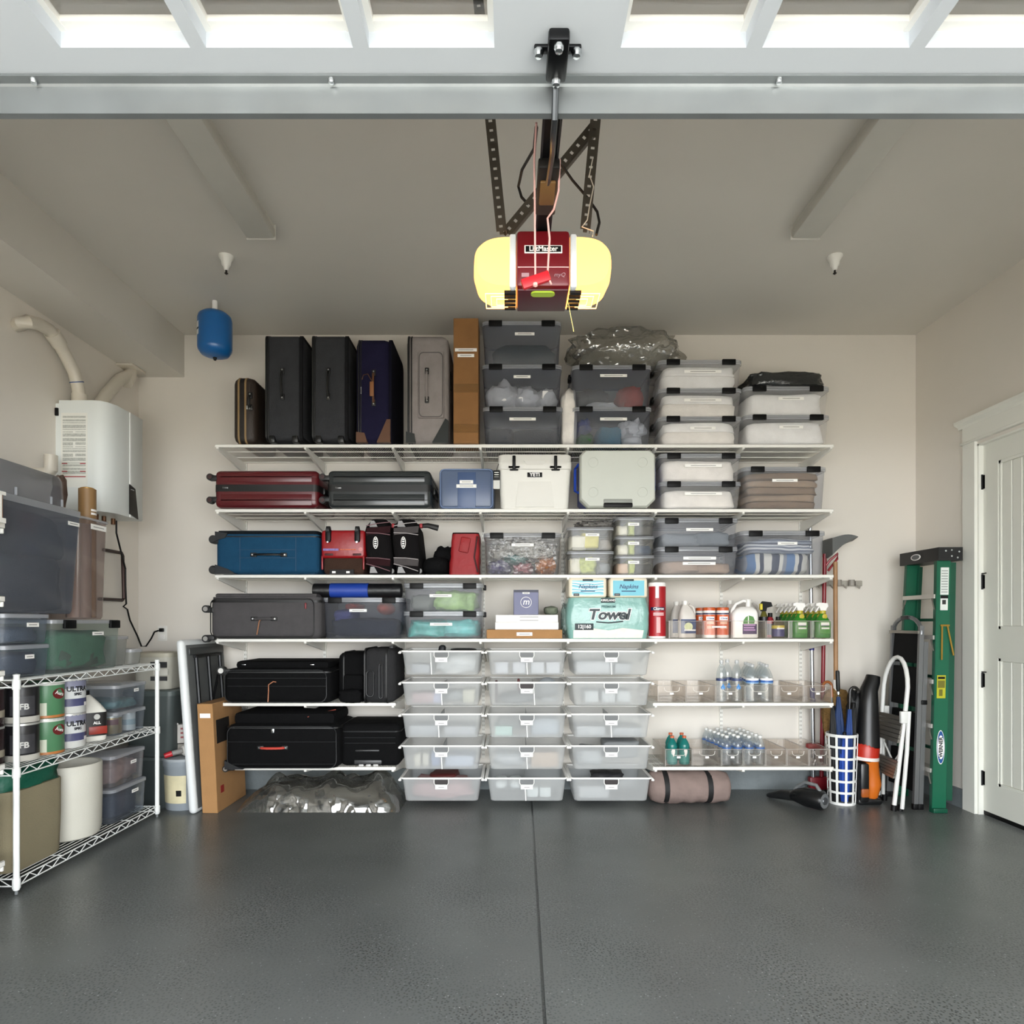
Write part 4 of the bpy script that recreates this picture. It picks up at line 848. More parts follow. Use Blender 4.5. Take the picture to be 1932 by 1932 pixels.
G().lathe([(r + .0014, h * .1), (r + .0014, h * .38)], n=4, a0=-PI * .58, a1=-PI * .44).obj('white_streak', mat('#dfa3a3', .4), t)
# acrylic bins
ACR = clear('#e3dad4', .06, .04, '#f8f5f2'); ACE = clear('#e8e2dd', .55, .1)
def bin_(label, px0, px1, pyt, zs, D=4.565, dep=.42, grp='clear acrylic bins', handle=True, lab=True):
    w = (px1 - px0) * D / F - .004; h = Z(pyt, D) - zs
    t = thing('acrylic_bin', label, 'bin', (X((px0 + px1) / 2, D), D, zs + .001), group=grp)
    G().tub(w, dep, h, .985, .008, 0, 0, n=2).obj('bin_walls', ACR, t)
    G().tube([(x, dep / 2 + y, h) for x, y in rrect(w, dep, .008, 2)], .0018, 6, True).obj('rim', ACE, t)
    for s in (-1, 1): G().box(s * w / 2 - .0015, s * w / 2 + .0015, -.0005, .0025, 0, h).obj('corner_edge', ACE, t, 0)
    if handle:
        G().tube([(-w * .28, -.003, h * .9), (-w * .26, -.004, h * .72), (-w * .18, -.004, h * .64), (w * .18, -.004, h * .64), (w * .26, -.004, h * .72), (w * .28, -.003, h * .9)], .0014, 6).obj('grip', mat('#f4efe8', .3), t)
        G().tube([(-w * .22, dep - .003, h * .9), (-w * .18, dep - .004, h * .66), (w * .18, dep - .004, h * .66), (w * .22, dep - .003, h * .9)], .0013, 6).obj('grip', mat('#f4efe8', .3), t)
    if lab: G().rbox(-.013, .013, -.0022, -.0005, h * .46, h * .58, .001).obj('label_sticker', wl, t)
    return t
for i, (a, b, what) in enumerate(((1262, 1326, 'white jugs'), (1327, 1381, 'orange canisters'), (1382, 1445, 'white laundry jug'), (1446, 1488, 'purple-label bottles'), (1488, 1530, 'nearer green spray bottles'), (1531, 1569, 'rightmost green spray bottles'))):
    bin_('clear acrylic bin on fourth shelf holding the %s' % what, a, b, 1172, z4, handle=False, lab=False, dep=.41)
# jugs
def jug(label, px, D, h, w, body, lab_m, pos=(0, 0), group=None, kind=0, cap='#e8e6e0'):
    t = thing('jug', label, 'jug', (X(px, D), D, z4 + .004), group=group); d = w * .7
    rs = []
    prof = [(0, .94), (.02, 1), (.5, 1), (.62, .95), (.74, .78), (.84, .5), (.9, .3)] if kind == 0 else [(0, .94), (.02, 1), (.55, 1), (.64, .97), (.72, .85), (.78, .62), (.81, .45)]
    for f, k in prof: rs.append([((x if f < .6 else x + (1 - k) * (-.02 if kind == 0 else .03)), d / 2 + y, f * h) for x, y in rrect(w * k, d * max(k, .4), .03 * k)])
    G().rings(rs).obj('bottle', body, t)
    ncx = -.0 if kind == 0 else .03
    G().lathe([(.018, .86 * h if kind == 0 else .8 * h), (.018, h * .93), (.021, h * .93), (.021, h), (.0, h)], (ncx - (.014 if kind == 0 else -.006), d / 2, 0), 14).obj('cap', mat(cap, .4), t)
    if kind == 0: G().tube([(w * .12, d / 2, h * .9), (w * .36, d / 2, h * .84), (w * .46, d / 2, h * .7), (w * .42, d / 2, h * .56)], .009, 8).obj('handle', body, t)
    else: G().tube([(w * .3, d / 2, h * .94), (0, d / 2, h * .97), (-w * .28, d / 2, h * .88), (-w * .42, d / 2, h * .72), (-w * .44, d / 2, h * .6)], .011, 8).obj('handle', body, t)
    if lab_m: G().rbox(-w * .44, w * .44, -.002, .004, h * .12, h * .5, .002).obj('label', lab_m, t)
    return t, w, h, d
jb = mat('#cfc9c2', .4, var=.03)
blu = mat('#1c3566', .4, var=.25, vs=25)
t, w, h, d = jug('white jug with blue label, front one in left bin', 1299, 4.60, .262, .12, jb, blu, group='white jugs with blue labels')
G().cyl((w * .0, -.003, h * .3), (0, -.0005, h * .3), .03, n=16).obj('label_flower', mat('#cfd6a8', .5, var=.2, vs=60), t); G().rbox(-.03, .05, -.0035, -.001, h * .19, h * .23, .001).obj('label_text', wl, t)
jug('white jug with blue label, hidden half behind the front one', 1283, 4.76, .262, .12, jb, blu, group='white jugs with blue labels')
# orange canisters
def canister(label, px, D, h, r, grp):
    t = thing('wipes_canister', label, 'canister', (X(px, D), D, z4 + .004), group=grp)
    G().lathe([(r * .96, 0), (r, .004), (r, h * .9), (r * .97, h * .9)], n=22).obj('can', mat('#f0ece8', .4), t)
    G().lathe([(r * 1.02, h * .9), (r * 1.02, h * .99), (r * .95, h), (0, h)], n=22).obj('lid', mat('#c4551f', .4), t)
    G().lathe([(r + .0006, h * .1), (r + .0006, h * .76)], n=18).obj('orange_label', mat('#d2571f', .4, var=.1), t)
    G().lathe([(r + .0009, h * .77), (r + .0009, h * .82)], n=18).obj('navy_band', mat('#2c3050', .4), t)
    G().lathe([(r + .0012, h * .58), (r + .0012, h * .7)], n=8, a0=-PI * .75, a1=-PI * .3).obj('brand_mark', wl, t)
    text('Clorox', .017, mat('#2c3a7a', .5, var=0), t, (0, -r - .0016, h * .64), bold=.0004, wrap=r, shear=.2)
    for f in (.3, .45): G().lathe([(r + .0012, h * f), (r + .0012, h * f + .02)], n=8, a0=-PI * .7, a1=-PI * .34).obj('print', mat('#e8b9a0', .5), t)
    return t
cg = 'orange wipes canisters'
canister('orange wipes canister at front left in its bin', 1338, 4.62, .215, .043, cg)
canister('orange wipes canister at front right in its bin', 1363, 4.62, .215, .043, cg)
canister('orange wipes canister standing behind the front pair, left', 1324, 4.73, .215, .043, cg)
canister('orange wipes canister standing behind the front pair, right', 1358, 4.74, .215, .043, cg)
G().rbox(-.04, .06, -.004, -.001, .075, .087, .001).obj('label_sticker', wl, bpy.data.objects[[o.name for o in bpy.data.objects if o.get('label', '').endswith('holding the orange canisters')][0]])
# laundry jug
t, w, h, d = jug('large white laundry jug with green leaf and purple label', 1408, 4.575, .272, .185, mat('#efece8', .35, var=.01), None, kind=1)
G().rbox(-w * .14, w * .4, -.002, .004, h * .1, h * .36, .002).obj('purple_label', mat('#3d2152', .45, var=.08, vs=20), t)
for f, ww in ((.315, .3), (.25, .26), (.19, .3)): G().box(-w * .1, w * (ww + .04), -.0028, -.001, h * f, h * f + .009).obj('print', mat('#b98ac0', .5), t, 0)
G().prism([(-w * .12, h * .37), (w * .3, h * .37), (w * .32, h * .45), (w * .26, h * .55), (w * .1, h * .58), (-w * .02, h * .54), (-w * .1, h * .46)], -.003, .004, 'y').obj('leaf_mark', mat('#4f8440', .5), t, 0)
G().box(w * .06, w * .09, -.0036, -.001, h * .37, h * .57).obj('leaf_vein', wl, t, 0)
t, w, h, d = jug('white laundry jug standing behind the leaf-label jug', 1385, 4.78, .272, .13, jb, None, kind=0)
t, w, h, d = jug('white jug standing at back between canisters and laundry jug', 1420, 4.84, .28, .12, jb, None, kind=0)
# dark bottles and sprays
t = thing('spray_bottle', 'black and yellow spray bottle behind purple-label bottle', 'spray bottle', (X(1441, 4.72), 4.72, z4 + .004))
G().lathe([(.03, 0), (.032, .01), (.032, .13), (.02, .17), (.013, .19)], n=18).obj('bottle', mat('#5f5a22', .3, var=.2), t)
G().lathe([(.033, .06), (.033, .15)], n=18).obj('label', mat('#1c1a1c', .4), t)
G().prism([(-.02, .19), (.014, .19), (.02, .215), (.06, .225), (.05, .255), (-.01, .262), (-.026, .24)], -.012, .012, 'y').obj('trigger_head', BLACK, t, .5); G().rbox(-.03, -.012, -.013, .013, .2, .245, .003).obj('trigger', mat('#d2c02c', .4), t)
def spray(label, px, D, grp):
    t = thing('spray_bottle', label, 'spray bottle', (X(px, D), D, z4 + .004), group=grp)
    G().lathe([(.052, 0), (.056, .006), (.056, .1), (.048, .125), (.03, .15), (.018, .17), (.016, .19)], n=18, sy=.6).obj('bottle', SPB, t)
    G().lathe([(.021, .172), (.021, .192), (.016, .194)], n=12).obj('collar', SPY, t)
    G().prism([(-.018, .192), (.018, .192), (.022, .21), (.036, .222), (.03, .244), (-.03, .25), (-.05, .244), (-.052, .225), (-.03, .225)], -.013, .013, 'y').obj('trigger_head', SPW, t, .5)
    G().prism([(-.03, .226), (-.022, .224), (-.05, .18), (-.056, .186)], -.008, .008, 'y').obj('trigger', SPW, t, .5)
    G().rbox(-.036, .038, -.0385, -.03, .03, .12, .004).obj('label', SPL, t); G().rbox(-.03, .03, -.040, -.034, .088, .11, .003).obj('brand_mark', wl, t)
    G().rbox(-.026, .03, -.040, -.034, .062, .074, .002).obj('label_strip', wl, t); G().rbox(-.03, .026, -.041, -.034, .082, .088, .002).obj('brand_dark_strip', mat('#32324a', .5), t)  # pale strip, and a dark strip just below the brand mark
    G().lathe([(.018, .0), (.0, .003)], (0, 0, 0), 12).xf(Matrix.Translation((.005, -.022, .152)) @ Matrix.Rotation(PI / 2, 4, 'X')).obj('round_badge', SPY, t)
    return t
SPB, SPY, SPW, SPL = mat('#2f7a25', .2, var=.15, spec=.6), mat('#b5a52c', .4), mat('#efece8', .35), mat('#4f8f3c', .4, var=.2, vs=20)
sp0 = spray('front green spray bottle, left of the two front ones', 1509, 4.62, 'green spray bottles')
def cp(src, px, D, lab, z=None):
    c = copy_tree(src); c.location = (X(px, D), D, src.location.z if z is None else z); c['label'] = lab; return c
cp(sp0, 1552, 4.62, 'front green spray bottle, rightmost on fourth shelf')
for k in range(1, 5): cp(sp0, 1509 - k * 8, 4.62 + k * .085, 'green spray bottle in the left file, %s behind the front one' % ORD[k - 1])
for k in range(1, 4): cp(sp0, 1552 - k * 10, 4.62 + k * .085, 'green spray bottle in the right file, %s behind the front one' % ORD[k - 1])
t = thing('cleaner_bottle', 'round clear bottle with purple and yellow label in its bin', 'bottle', (X(1468, 4.63), 4.63, z4 + .004))
G().lathe([(.04, 0), (.043, .006), (.043, .09), (.03, .115), (.014, .13)], n=18).obj('bottle', clear('#6b5a3a', .55, .08), t); G().lathe([(.0436, .01), (.0436, .065)], n=18).obj('purple_label', mat('#2d2a66', .4, var=.15), t); G().lathe([(.0437, .065), (.0437, .088)], n=18).obj('yellow_band', mat('#c9b73a', .4, var=.3, vs=40), t); G().lathe([(.016, .128), (.016, .15), (0, .15)], n=12).obj('cap', BLACK, t); G().rbox(-.026, .026, -.046, -.042, .062, .072, .001).obj('label_strip', wl, t)
t = thing('cleaner_bottle', 'small red and black bottle behind purple-label bottle', 'bottle', (X(1453, 4.70), 4.70, z4 + .004))
G().lathe([(.026, 0), (.028, .006), (.028, .12), (.014, .15)], n=16).obj('bottle', mat('#8c1f2a', .35, var=.1), t); G().lathe([(.016, .148), (.016, .178), (0, .178)], n=12).obj('cap', BLACK, t); G().lathe([(.0284, .02), (.0284, .1)], n=16).obj('label', mat('#24213a', .4), t); G().lathe([(.024, .12), (.018, .14)], n=16).obj('gold_neck', mat('#c98f3a', .4), t)
# ------------------------------------------------------------------ rows 5 and 6, right: bottles in bins
z5, z6 = SZ[5], SZ[6]
b5 = [(1241, 1294, 'empty bin at far left of middle shelf'), (1295, 1350, 'empty bin second from left on middle shelf'), (1351, 1405, 'bin holding three tall slim water bottles'), (1406, 1461, 'bin holding the blue-banded water bottles'), (1462, 1516, 'empty bin second from right on middle shelf'), (1517, 1569, 'empty bin at right end of middle shelf')]
for a, b, l in b5: bin_('clear acrylic ' + l, a, b, 1294, z5)
b6 = [(1255, 1306, 'bin holding the teal sports drinks'), (1307, 1361, 'empty bin between teal drinks and water bottles'), (1362, 1402, 'bin with left half of the small water bottles'), (1403, 1444, 'bin with right half of the small water bottles'), (1445, 1484, 'empty bin just right of the small water bottles'), (1485, 1526, 'empty bin second from right on lowest shelf'), (1527, 1568, 'empty bin at right end of lowest shelf')]
for a, b, l in b6: bin_('clear acrylic ' + l, a, b, 1414, z6)
PET = clear('#dde2e6', .1, .04, '#f6f9fa', f0=.07); CAPW = mat('#e6e6e2', .4); CAPC = clear('#dfe3e6', .5, .1)
def bottle(name, label, loc, h, r, pet, capm, bands, grp, seg=16, sport=False):
    t = thing(name, label, 'bottle', loc, group=grp)
    pr = [(r * .85, 0), (r, .006)] + [(r * (1 - .05 * (k % 2)), .012 + (h * .62 - .012) * k / 8) for k in range(9)] + [(r * .93, h * .7), (r * .7, h * .8), (r * .42, h * .88), (.012, h * .91), (.012, h * .94)]
    G().lathe(pr, n=seg).obj('bottle', pet, t)
    G().lathe([(.0145, h * .925), (.0145, h * .995), (.012, h), (0, h)], n=12).obj('cap', capm, t)
    for z0_, z1_, m in bands: G().lathe([(r + .001, h * z0_), (r + .001, h * z1_)], n=seg).obj('label', m, t)
    return t
BB = mat('#2c5fa8', .4, var=.2, vs=20); BD = mat('#3a466e', .4)
tb = bottle('water_bottle', 'tall slim clear water bottle, front left of three', (X(1361, 4.6), 4.6, z5 + .004), .29, .036, PET, CAPC, [(.5, .56, BD)], 'tall slim water bottles')
G().prism([(.014 * math.cos(k * PI / 6), .1 + .014 * math.sin(k * PI / 6) + (.014 if k == 3 else 0)) for k in range(12)], -.0385, -.034, 'y').obj('drop_mark', mat('#3b86c9', .4), tb)
cp(tb, 1372, 4.69, 'tall slim clear water bottle, rear one of three'); cp(tb, 1390, 4.6, 'tall slim clear water bottle, front right of three')
mb = bottle('water_bottle', 'blue-banded clear water bottle at front left of middle-shelf bin', (X(1419, 4.61), 4.61, z5 + .004), .26, .044, PET, CAPC, [(.52, .57, BB), (.57, .63, wl), (.49, .52, mat('#8fb4d8', .4))], 'blue-banded water bottles')
for i in range(1, 4):
    for k in range(2): cp(mb, 1419 + k * 26 - i * 4, 4.61 + i * .095, 'blue-banded water bottle in middle-shelf bin, %s file, %s behind the front one' % (('left', 'right')[k], ORD[i - 1]))
cp(mb, 1446, 4.61, 'blue-banded clear water bottle at front right of middle-shelf bin')
sb_ = bottle('water_bottle', 'small white-capped water bottle on lowest shelf, first from left in front row', (0, 0, 0), .205, .032, PET, CAPW, [(.56, .6, BB), (.42, .56, clear('#c9d3da', .4, .2))], 'small water bottles on the lowest shelf', 12)
sb_.location = (X(1371, 4.605), 4.605, z6 + .004)
for i in range(6):
    for k in range(4):
        if i or k: cp(sb_, (1371, 1392, 1413, 1434)[k] - i * 6.5 * (1434 - 963) / 400 , 4.605 + i * .068, 'small white-capped water bottle on lowest shelf, %s from left in %s row from front' % (ORD[k], ORD[i]), z6 + .004)
TD = clear('#2a9a94', .62, .08, '#7fd0c9')
td = bottle('sports_drink', 'teal sports drink bottle with orange cap on lowest shelf, front left', (X(1268, 4.62), 4.62, z6 + .004), .2, .037, TD, mat('#c4603a', .45), [(.1, .5, clear('#4fb3aa', .6, .2))], 'teal sports drinks')
G().prism([(-.01, .09), (.012, .09), (.0, .055)], -.041, -.037, 'y').obj('bolt_mark', wl, td); G().cyl((0, -.041, .1), (0, -.037, .1), .012, n=12).obj('letter_mark', wl, td)
cp(td, 1291, 4.62, 'teal sports drink bottle with orange cap on lowest shelf, front right'); cp(td, 1265, 4.75, 'teal sports drink bottle with orange cap on lowest shelf, rear left'); cp(td, 1286, 4.75, 'teal sports drink bottle with orange cap on lowest shelf, rear right')
# ------------------------------------------------------------------ rows 5 and 6, left: black luggage
t, w, h = suitcase('black soft suitcase lying on the upper of two short left shelves', 421, 625, 1262, z5, 4.49, .46, blk, 'z', .045, [(.9, .01, zipm, .004)], None, wheels=[(wz(421, 625, 4.49) - .02, .225, .03, mat('#d6d4d0', .3))])
G().rbox(-w * .42, w * .46, .05, .44, h - .006, h + .05, .03).obj('expander_top', blk, t)
for f in (.5, .73): G().tube([(-w * .46, -.001, h * f), (w * .46, -.001, h * f)], .003, 6).obj('seam', piping, t)
G().tube([(x - .01, -.002, h * .5 + z) for x, z in rrect(w * .94, h * .92, .05)], .004, 6, True).obj('piping', piping, t)
G().tube([(-.005, -.008, h * .62), (-.02, -.02, h * .64), (-.05, -.025, h * .55), (-.055, -.012, h * .4), (-.06, -.01, h * .05)], .0035, 6).obj('luggage_ribbon', mat('#b97a5a', .5), t)
for q in (-.36, .28): G().rbox(w * q, w * q + .03, .05, .06, h + .02, h + .028, .002).obj('zip_pull', chrome, t)
t, w, h = suitcase('black soft carry-on standing behind the dark grey one', 636, 700, 1231, z5, 4.62, .36, blk, 'x', .05, [(.2, .01, zipm, .004)], None)
G().rbox(-w * .3, w * .3, -.03, .02, h * .06, h * .55, .02).obj('outer_pocket', blk, t); G().lump((0, 0, 0), .16, .14, .09, .6, .1, 5, 77).xf(Matrix.Translation((0, -.06, .0))).obj('slumped_strap', blk, t, 1.2)
dg_ = fabric('#2b2b2c', .3)
t, w, h = suitcase('dark grey soft carry-on standing at the end beside mesh baskets', 685, 746, 1224, z5, 4.49, .44, dg_, 'x', .05, [(.72, .01, zipm, .004), (.05, .01, zipm, .003)], None)
for cxx, ww, a, b in ((-.28, .05, .13, .6), (.05, .022, .1, .72)):
    G().tube([(cxx * w + x, -.004, h * (a + b) / 2 + z) for x, z in rrect(ww, h * (b - a), ww * .48)], .006, 8, True).obj('recessed_grip', piping, t)
G().rbox(w * .28, w * .42, .02, .12, h - .002, h + .02, .008).obj('top_handle', piping, t)
t, w, h = suitcase('large black suitcase with coral handle grip on the lowest left shelf', 424, 640, 1368, z6, 4.46, .5, blk, 'z', .05, [(.93, .01, zipm, .004)], (.42, .49, .16, mat('#c4483c', .45), zipm), guards=(mat('#1a1b1d', .4), [[(0, 0), (.16, 0), (.06, .12), (0, .2)]]), wheels=[(wz(424, 640, 4.46) + .0, .0, .022, chub)])
G().rbox(-w * .46, w * .44, .06, .47, h - .01, h + .075, .03).obj('front_pocket', blk, t)
for q, nm in ((.12, 'seam'), (.62, 'seam')): G().tube([(-w * .47, -.002, h * q), (w * .47, -.002, h * q)], .003, 6).obj(nm, piping, t)
G().tube([(x, -.002, h * .5 + z) for x, z in rrect(w * .95, h * .93, .05)], .004, 6, True).obj('piping', piping, t)
G().rbox(-.07, -.05, -.012, .01, h * .82, h * .92, .003).obj('zip_pull', chrome, t); G().tube([(w * .2, .06, h + .045), (w * .3, .1, h + .065), (w * .4, .2, h + .078)], .004, 6).obj('ribbon', mat('#a2503f', .5), t)
t, w, h = suitcase('small black wheeled case on lowest left shelf beside mesh baskets', 641, 755, 1366, z6, 4.55, .4, blk, 'z', .04, [(.82, .008, zipm, .003)], None)
G().rbox(-w * .24, w * .16, -.012, .01, h * .35, h * .4, .006).obj('grip_bar', mat('#2a2a2b', .4), t); G().rbox(-w * .26, w * .2, -.012, .02, h * .05, h * .16, .008).obj('wheel_skid', mat('#333334', .4), t)
for q in (-.14, -.02, .1): G().rbox(w * q - .018, w * q + .018, -.016, .0, .002, .018, .006).obj('wheel', mat('#bdbbb8', .3), t)
for f in (.55, .68, .82): G().tube([(-w * .42, -.002, h * f), (w * .42, -.002, h * f)], .003, 6).obj('seam', piping, t)
# ------------------------------------------------------------------ drawers
MESH = clear('#e2e4e4', .48, .4, '#ffffff', gloss=False); RIMW = mat('#f3f2ee', .35, var=.01)
DC = [(757, 908), (919, 1069), (1078, 1229)]; DR = [(1229, 1274), (1288, 1332), (1348, 1393), (1408, 1453), (1469, 1513)]
CN = ['left', 'middle', 'right']; RN = ['top', 'second', 'third', 'fourth', 'bottom']
div = {(0, 0): .36, (0, 1): .5, (0, 2): .5, (1, 0): .5, (1, 1): .6, (2, 0): .46, (2, 1): .5, (2, 2): .5, (3, 0): .5, (3, 1): .5, (4, 1): .48}
for c, (a, b) in enumerate(DC):
    D_ = 4.52; w = (b - a) * D_ / F; xc = X((a + b) / 2, D_)
    fr = thing('runner_frame', 'white runner frame carrying the %s column of mesh baskets' % CN[c], 'runner frame', (xc, D_, 0), group='basket runner frames')
    for s in (-1, 1):
        for r_, (p0, p1) in enumerate(DR):
            zz = Z(p0, D_); xs = s * (w / 2 + .01)
            G().rbox(xs - .006, xs + .006, .0, .47, zz - .012, zz + .002, .003, 1).obj('runner', RIMW, fr)
            G().rbox(xs - .01, xs + .01, -.008, .008, zz - .016, zz - .002, .004).obj('runner_stop', RIMW, fr)
            G().prism([(.1, zz - .012), (.47, zz - .012), (.47, zz - .1), (.44, zz - .1)], xs - .004, xs + .004, 'x').obj('bracket', SW, fr, 0)
    for r_, (p0, p1) in enumerate(DR):
        zt_, zb_ = Z(p0, D_), Z(p1, D_); h = zt_ - zb_; dep = .44
        t = thing('mesh_basket', 'translucent white pull-out mesh basket in %s column, %s row' % (CN[c], RN[r_]), 'basket', (xc, D_, zb_), group='white mesh baskets')
        G().tub(w - .008, dep, h, .925, .03, 0, .004).obj('basket_walls', MESH, t)
        G().tube([(x, dep / 2 + .004 + y, h) for x, y in rrect(w, dep, .02, 3)], .0065, 8, True).obj('rim', RIMW, t)
        if (r_, c) in div:
            f = div[(r_, c)]; xx = (f - .5) * w * .93
            G().box(xx - .002, xx + .002, .025, dep - .02, .004, h - .012).obj('divider', clear('#cfd1d1', .6, .4, gloss=False), t, 0)
            G().prism([(xx - .003 + .004, .004), (xx + .003 + .004, .004), (xx + .003 - .004, h - .01), (xx - .003 - .004, h - .01)], .012, .02, 'y').obj('divider_edge', RIMW, t, 0)
        yf = .004; lx = .0 + (-.012 if c == 0 else (.03 if c == 1 else .0)) * 0
        G().box(lx - .046, lx + .046, yf - .004, yf - .001, h - .042, h - .01).obj('grip_slot', mat('#6d6f70', .6) if (r_, c) not in ((4, 0), (4, 2), (1, 1)) else mat('#2a2222', .6), t, 0)
        G().tube([(lx - .05, yf - .004, h - .006), (lx - .05, yf - .004, h - .03), (lx - .042, yf - .004, h - .045), (lx + .042, yf - .004, h - .045), (lx + .05, yf - .004, h - .03), (lx + .05, yf - .004, h - .006)], .003, 6).obj('grip_frame', RIMW, t)
        G().box(lx - .042, lx + .042, yf - .006, yf - .003, h - .074, h - .046).obj('label_card', wl, t, 0); G().box(lx - .02, lx + .02, yf - .0066, yf - .0055, h - .062, h - .058).obj('print', PRINT, t, 0)
def inside(r_, c, label, cat, f0, f1, g0, g1, m, e=.3, amp=.04, fy=(.12, .7)):
    a, b = DC[c]; D_ = 4.52; w = (b - a) * D_ / F * .9; zb_ = Z(DR[r_][1], D_); h = (Z(DR[r_][0], D_) - zb_) * .9
    BOXN[0] += 1
    o = G().lump((0, 0, 0), w * (f1 - f0), .42 * (fy[1] - fy[0]), h * (g1 - g0), e, amp, 6, BOXN[0], 20, 10).obj(cat.replace(' ', '_'), m, None, 1.2)
    o.location = (X((a + b) / 2, D_) - w / 2 + w * (f0 + f1) / 2, D_ + .42 * (fy[0] + fy[1]) / 2, zb_ + .008 + h * g0); tag(o, label, cat)
gy = lambda c_: mat(c_, .6, var=.08)
inside(0, 0, 'grey folded cloth inside top basket of left column', 'cloth', .05, .34, 0, .45, gy('#a9adb4'))
inside(0, 0, 'shiny clear plastic bag inside top basket of left column', 'plastic bag', .4, .95, 0, .95, mat('#cdd0d1', .12, var=.2, vs=8, bump=.9, bs=14), .6, .15)
inside(0, 0, 'black pouch poking above the top left basket rim', 'pouch', .58, .96, .85, 1.13, gy('#1c1c1e'), .4, .05, (.3, .9))
inside(0, 0, 'black scissors handle sticking out of top left basket', 'scissors', .42, .52, .8, 1.3, gy('#26262a'), .6, .1, (.4, .6))
for k, f in enumerate((.05, .3, .56, .78)): inside(0, 1, 'white carton %s from left inside top basket of middle column' % ORD[k], 'carton', f, f + .19, 0, .55, gy('#cfd2d8'), .12, .0)
inside(0, 2, 'long pale packet inside top basket of right column', 'packet', .02, .55, 0, .6, gy('#c6c9cd'), .2, .03); inside(0, 2, 'short pale packet inside top basket of right column', 'packet', .56, .8, 0, .5, gy('#b9bdc1'), .2, .03)
inside(1, 0, 'rosy cloth inside second basket of left column', 'cloth', .05, .45, 0, .55, gy('#b39a9c')); inside(1, 0, 'lilac bottle inside second basket of left column', 'bottle', .36, .5, 0, .6, gy('#b9bcd6')); inside(1, 0, 'grey gadgets inside second basket of left column', 'gadgets', .54, .82, .1, .6, gy('#8f9496'), .6, .2); inside(1, 0, 'cream jar inside second basket of left column', 'jar', .78, .96, 0, .7, gy('#c9c6b4'))
inside(1, 1, 'grey tools inside second basket of middle column', 'tools', .12, .6, 0, .45, gy('#777b7d'), .6, .25); inside(1, 1, 'dark stick at left inside second basket of middle column', 'stick', .05, .09, 0, 1.12, gy('#4a3436'), .3, .0, (.2, .26)); inside(1, 1, 'dark knob-ended stick inside second basket of middle column', 'stick', .37, .41, .2, 1.12, gy('#5a1f1f'), .3, .0, (.5, .56)); inside(1, 1, 'round grey lid standing in second basket of middle column', 'lid', .64, .97, 0, 1.18, gy('#85898b'), 1, .02, (.5, .6)); inside(1, 1, 'pale brush inside second basket of middle column', 'brush', .68, .95, .05, .35, gy('#a9acad'), .7, .15)
for k, f in enumerate((.14, .38, .6)): inside(1, 2, 'white packet %s from left inside second basket of right column' % ORD[k], 'packet', f, f + .2, .05, .65, gy('#cfd3d4'), .25, .04)
inside(2, 0, 'pale grey carton at left inside third basket of left column', 'carton', .03, .46, 0, .5, gy('#a9adb2'), .2); inside(2, 0, 'pale grey carton at right inside third basket of left column', 'carton', .52, .97, 0, .45, gy('#adb0b5'), .2)
inside(2, 1, 'mint green card box inside third basket of middle column', 'card box', .05, .3, 0, .45, gy('#b5d3cb'), .1, 0); inside(2, 1, 'grey sundries inside third basket of middle column', 'sundries', .1, .48, .1, .8, gy('#7d8080'), .6, .2, (.3, .8)); inside(2, 1, 'bluish plastic pack inside third basket of middle column', 'plastic pack', .54, .97, 0, .8, gy('#a9b2bb'), .4, .06)
inside(2, 2, 'flat pale pack at left inside third basket of right column', 'pack', .03, .45, 0, .45, gy('#b4b8bb'), .2); inside(2, 2, 'flat pale pack at right inside third basket of right column', 'pack', .52, .95, 0, .4, gy('#b0b4b7'), .2)
inside(3, 0, 'cream pump bottle at left inside fourth basket of left column', 'bottle', .1, .2, 0, .65, gy('#c9c5b6')); inside(3, 0, 'cream pump bottle second from left inside fourth basket of left column', 'bottle', .22, .32, 0, .65, gy('#c6c2b3')); inside(3, 0, 'blue bottle inside fourth basket of left column', 'bottle', .34, .48, 0, .75, gy('#8292b3')); inside(3, 0, 'long pale blue pack inside fourth basket of left column', 'pack', .53, .95, 0, .55, gy('#adb6c6'), .2)
inside(3, 1, 'pale sundries inside fourth basket of middle column', 'sundries', .05, .48, 0, .6, gy('#b2b6ba'), .5, .15); inside(3, 1, 'tan cardboard carton inside fourth basket of middle column', 'carton', .56, .95, 0, .7, gy('#b59f8a'), .1, .0)
inside(3, 2, 'grey tubes inside fourth basket of right column', 'tubes', .03, .4, 0, .8, gy('#a6aaac'), .5, .15); inside(3, 2, 'grey handled tray poking from fourth basket of right column', 'tray', .42, .95, .3, 1.12, gy('#8a8d8e'), .3, .05, (.3, .8))
inside(4, 0, 'pinkish cloth inside bottom basket of left column', 'cloth', .08, .92, 0, .85, gy('#a47f7f'), .5, .12); inside(4, 0, 'dark red folded item inside bottom basket of left column', 'cloth', .3, .7, .6, .98, gy('#5a1f1c'), .4, .08, (.4, .9))
for k, f in enumerate((.04, .25)): inside(4, 1, 'white roll %s from left inside bottom basket of middle column' % ORD[k], 'roll', f, f + .19, .4, .85, gy('#cdd3d3'), .7, .03)
for k, f in enumerate((.5, .68)): inside(4, 1, 'white tub %s from left inside bottom basket of middle column' % ORD[k], 'tub', f, f + .17, .05, .55, gy('#cfd6d5'), .2, .02)
inside(4, 2, 'grey flat case inside bottom basket of right column', 'case', .05, .5, 0, .6, gy('#a9acad'), .2, .03); inside(4, 2, 'black gear inside bottom basket of right column', 'gear', .3, .75, .5, .95, gy('#2a2a2c'), .5, .15, (.5, .95))
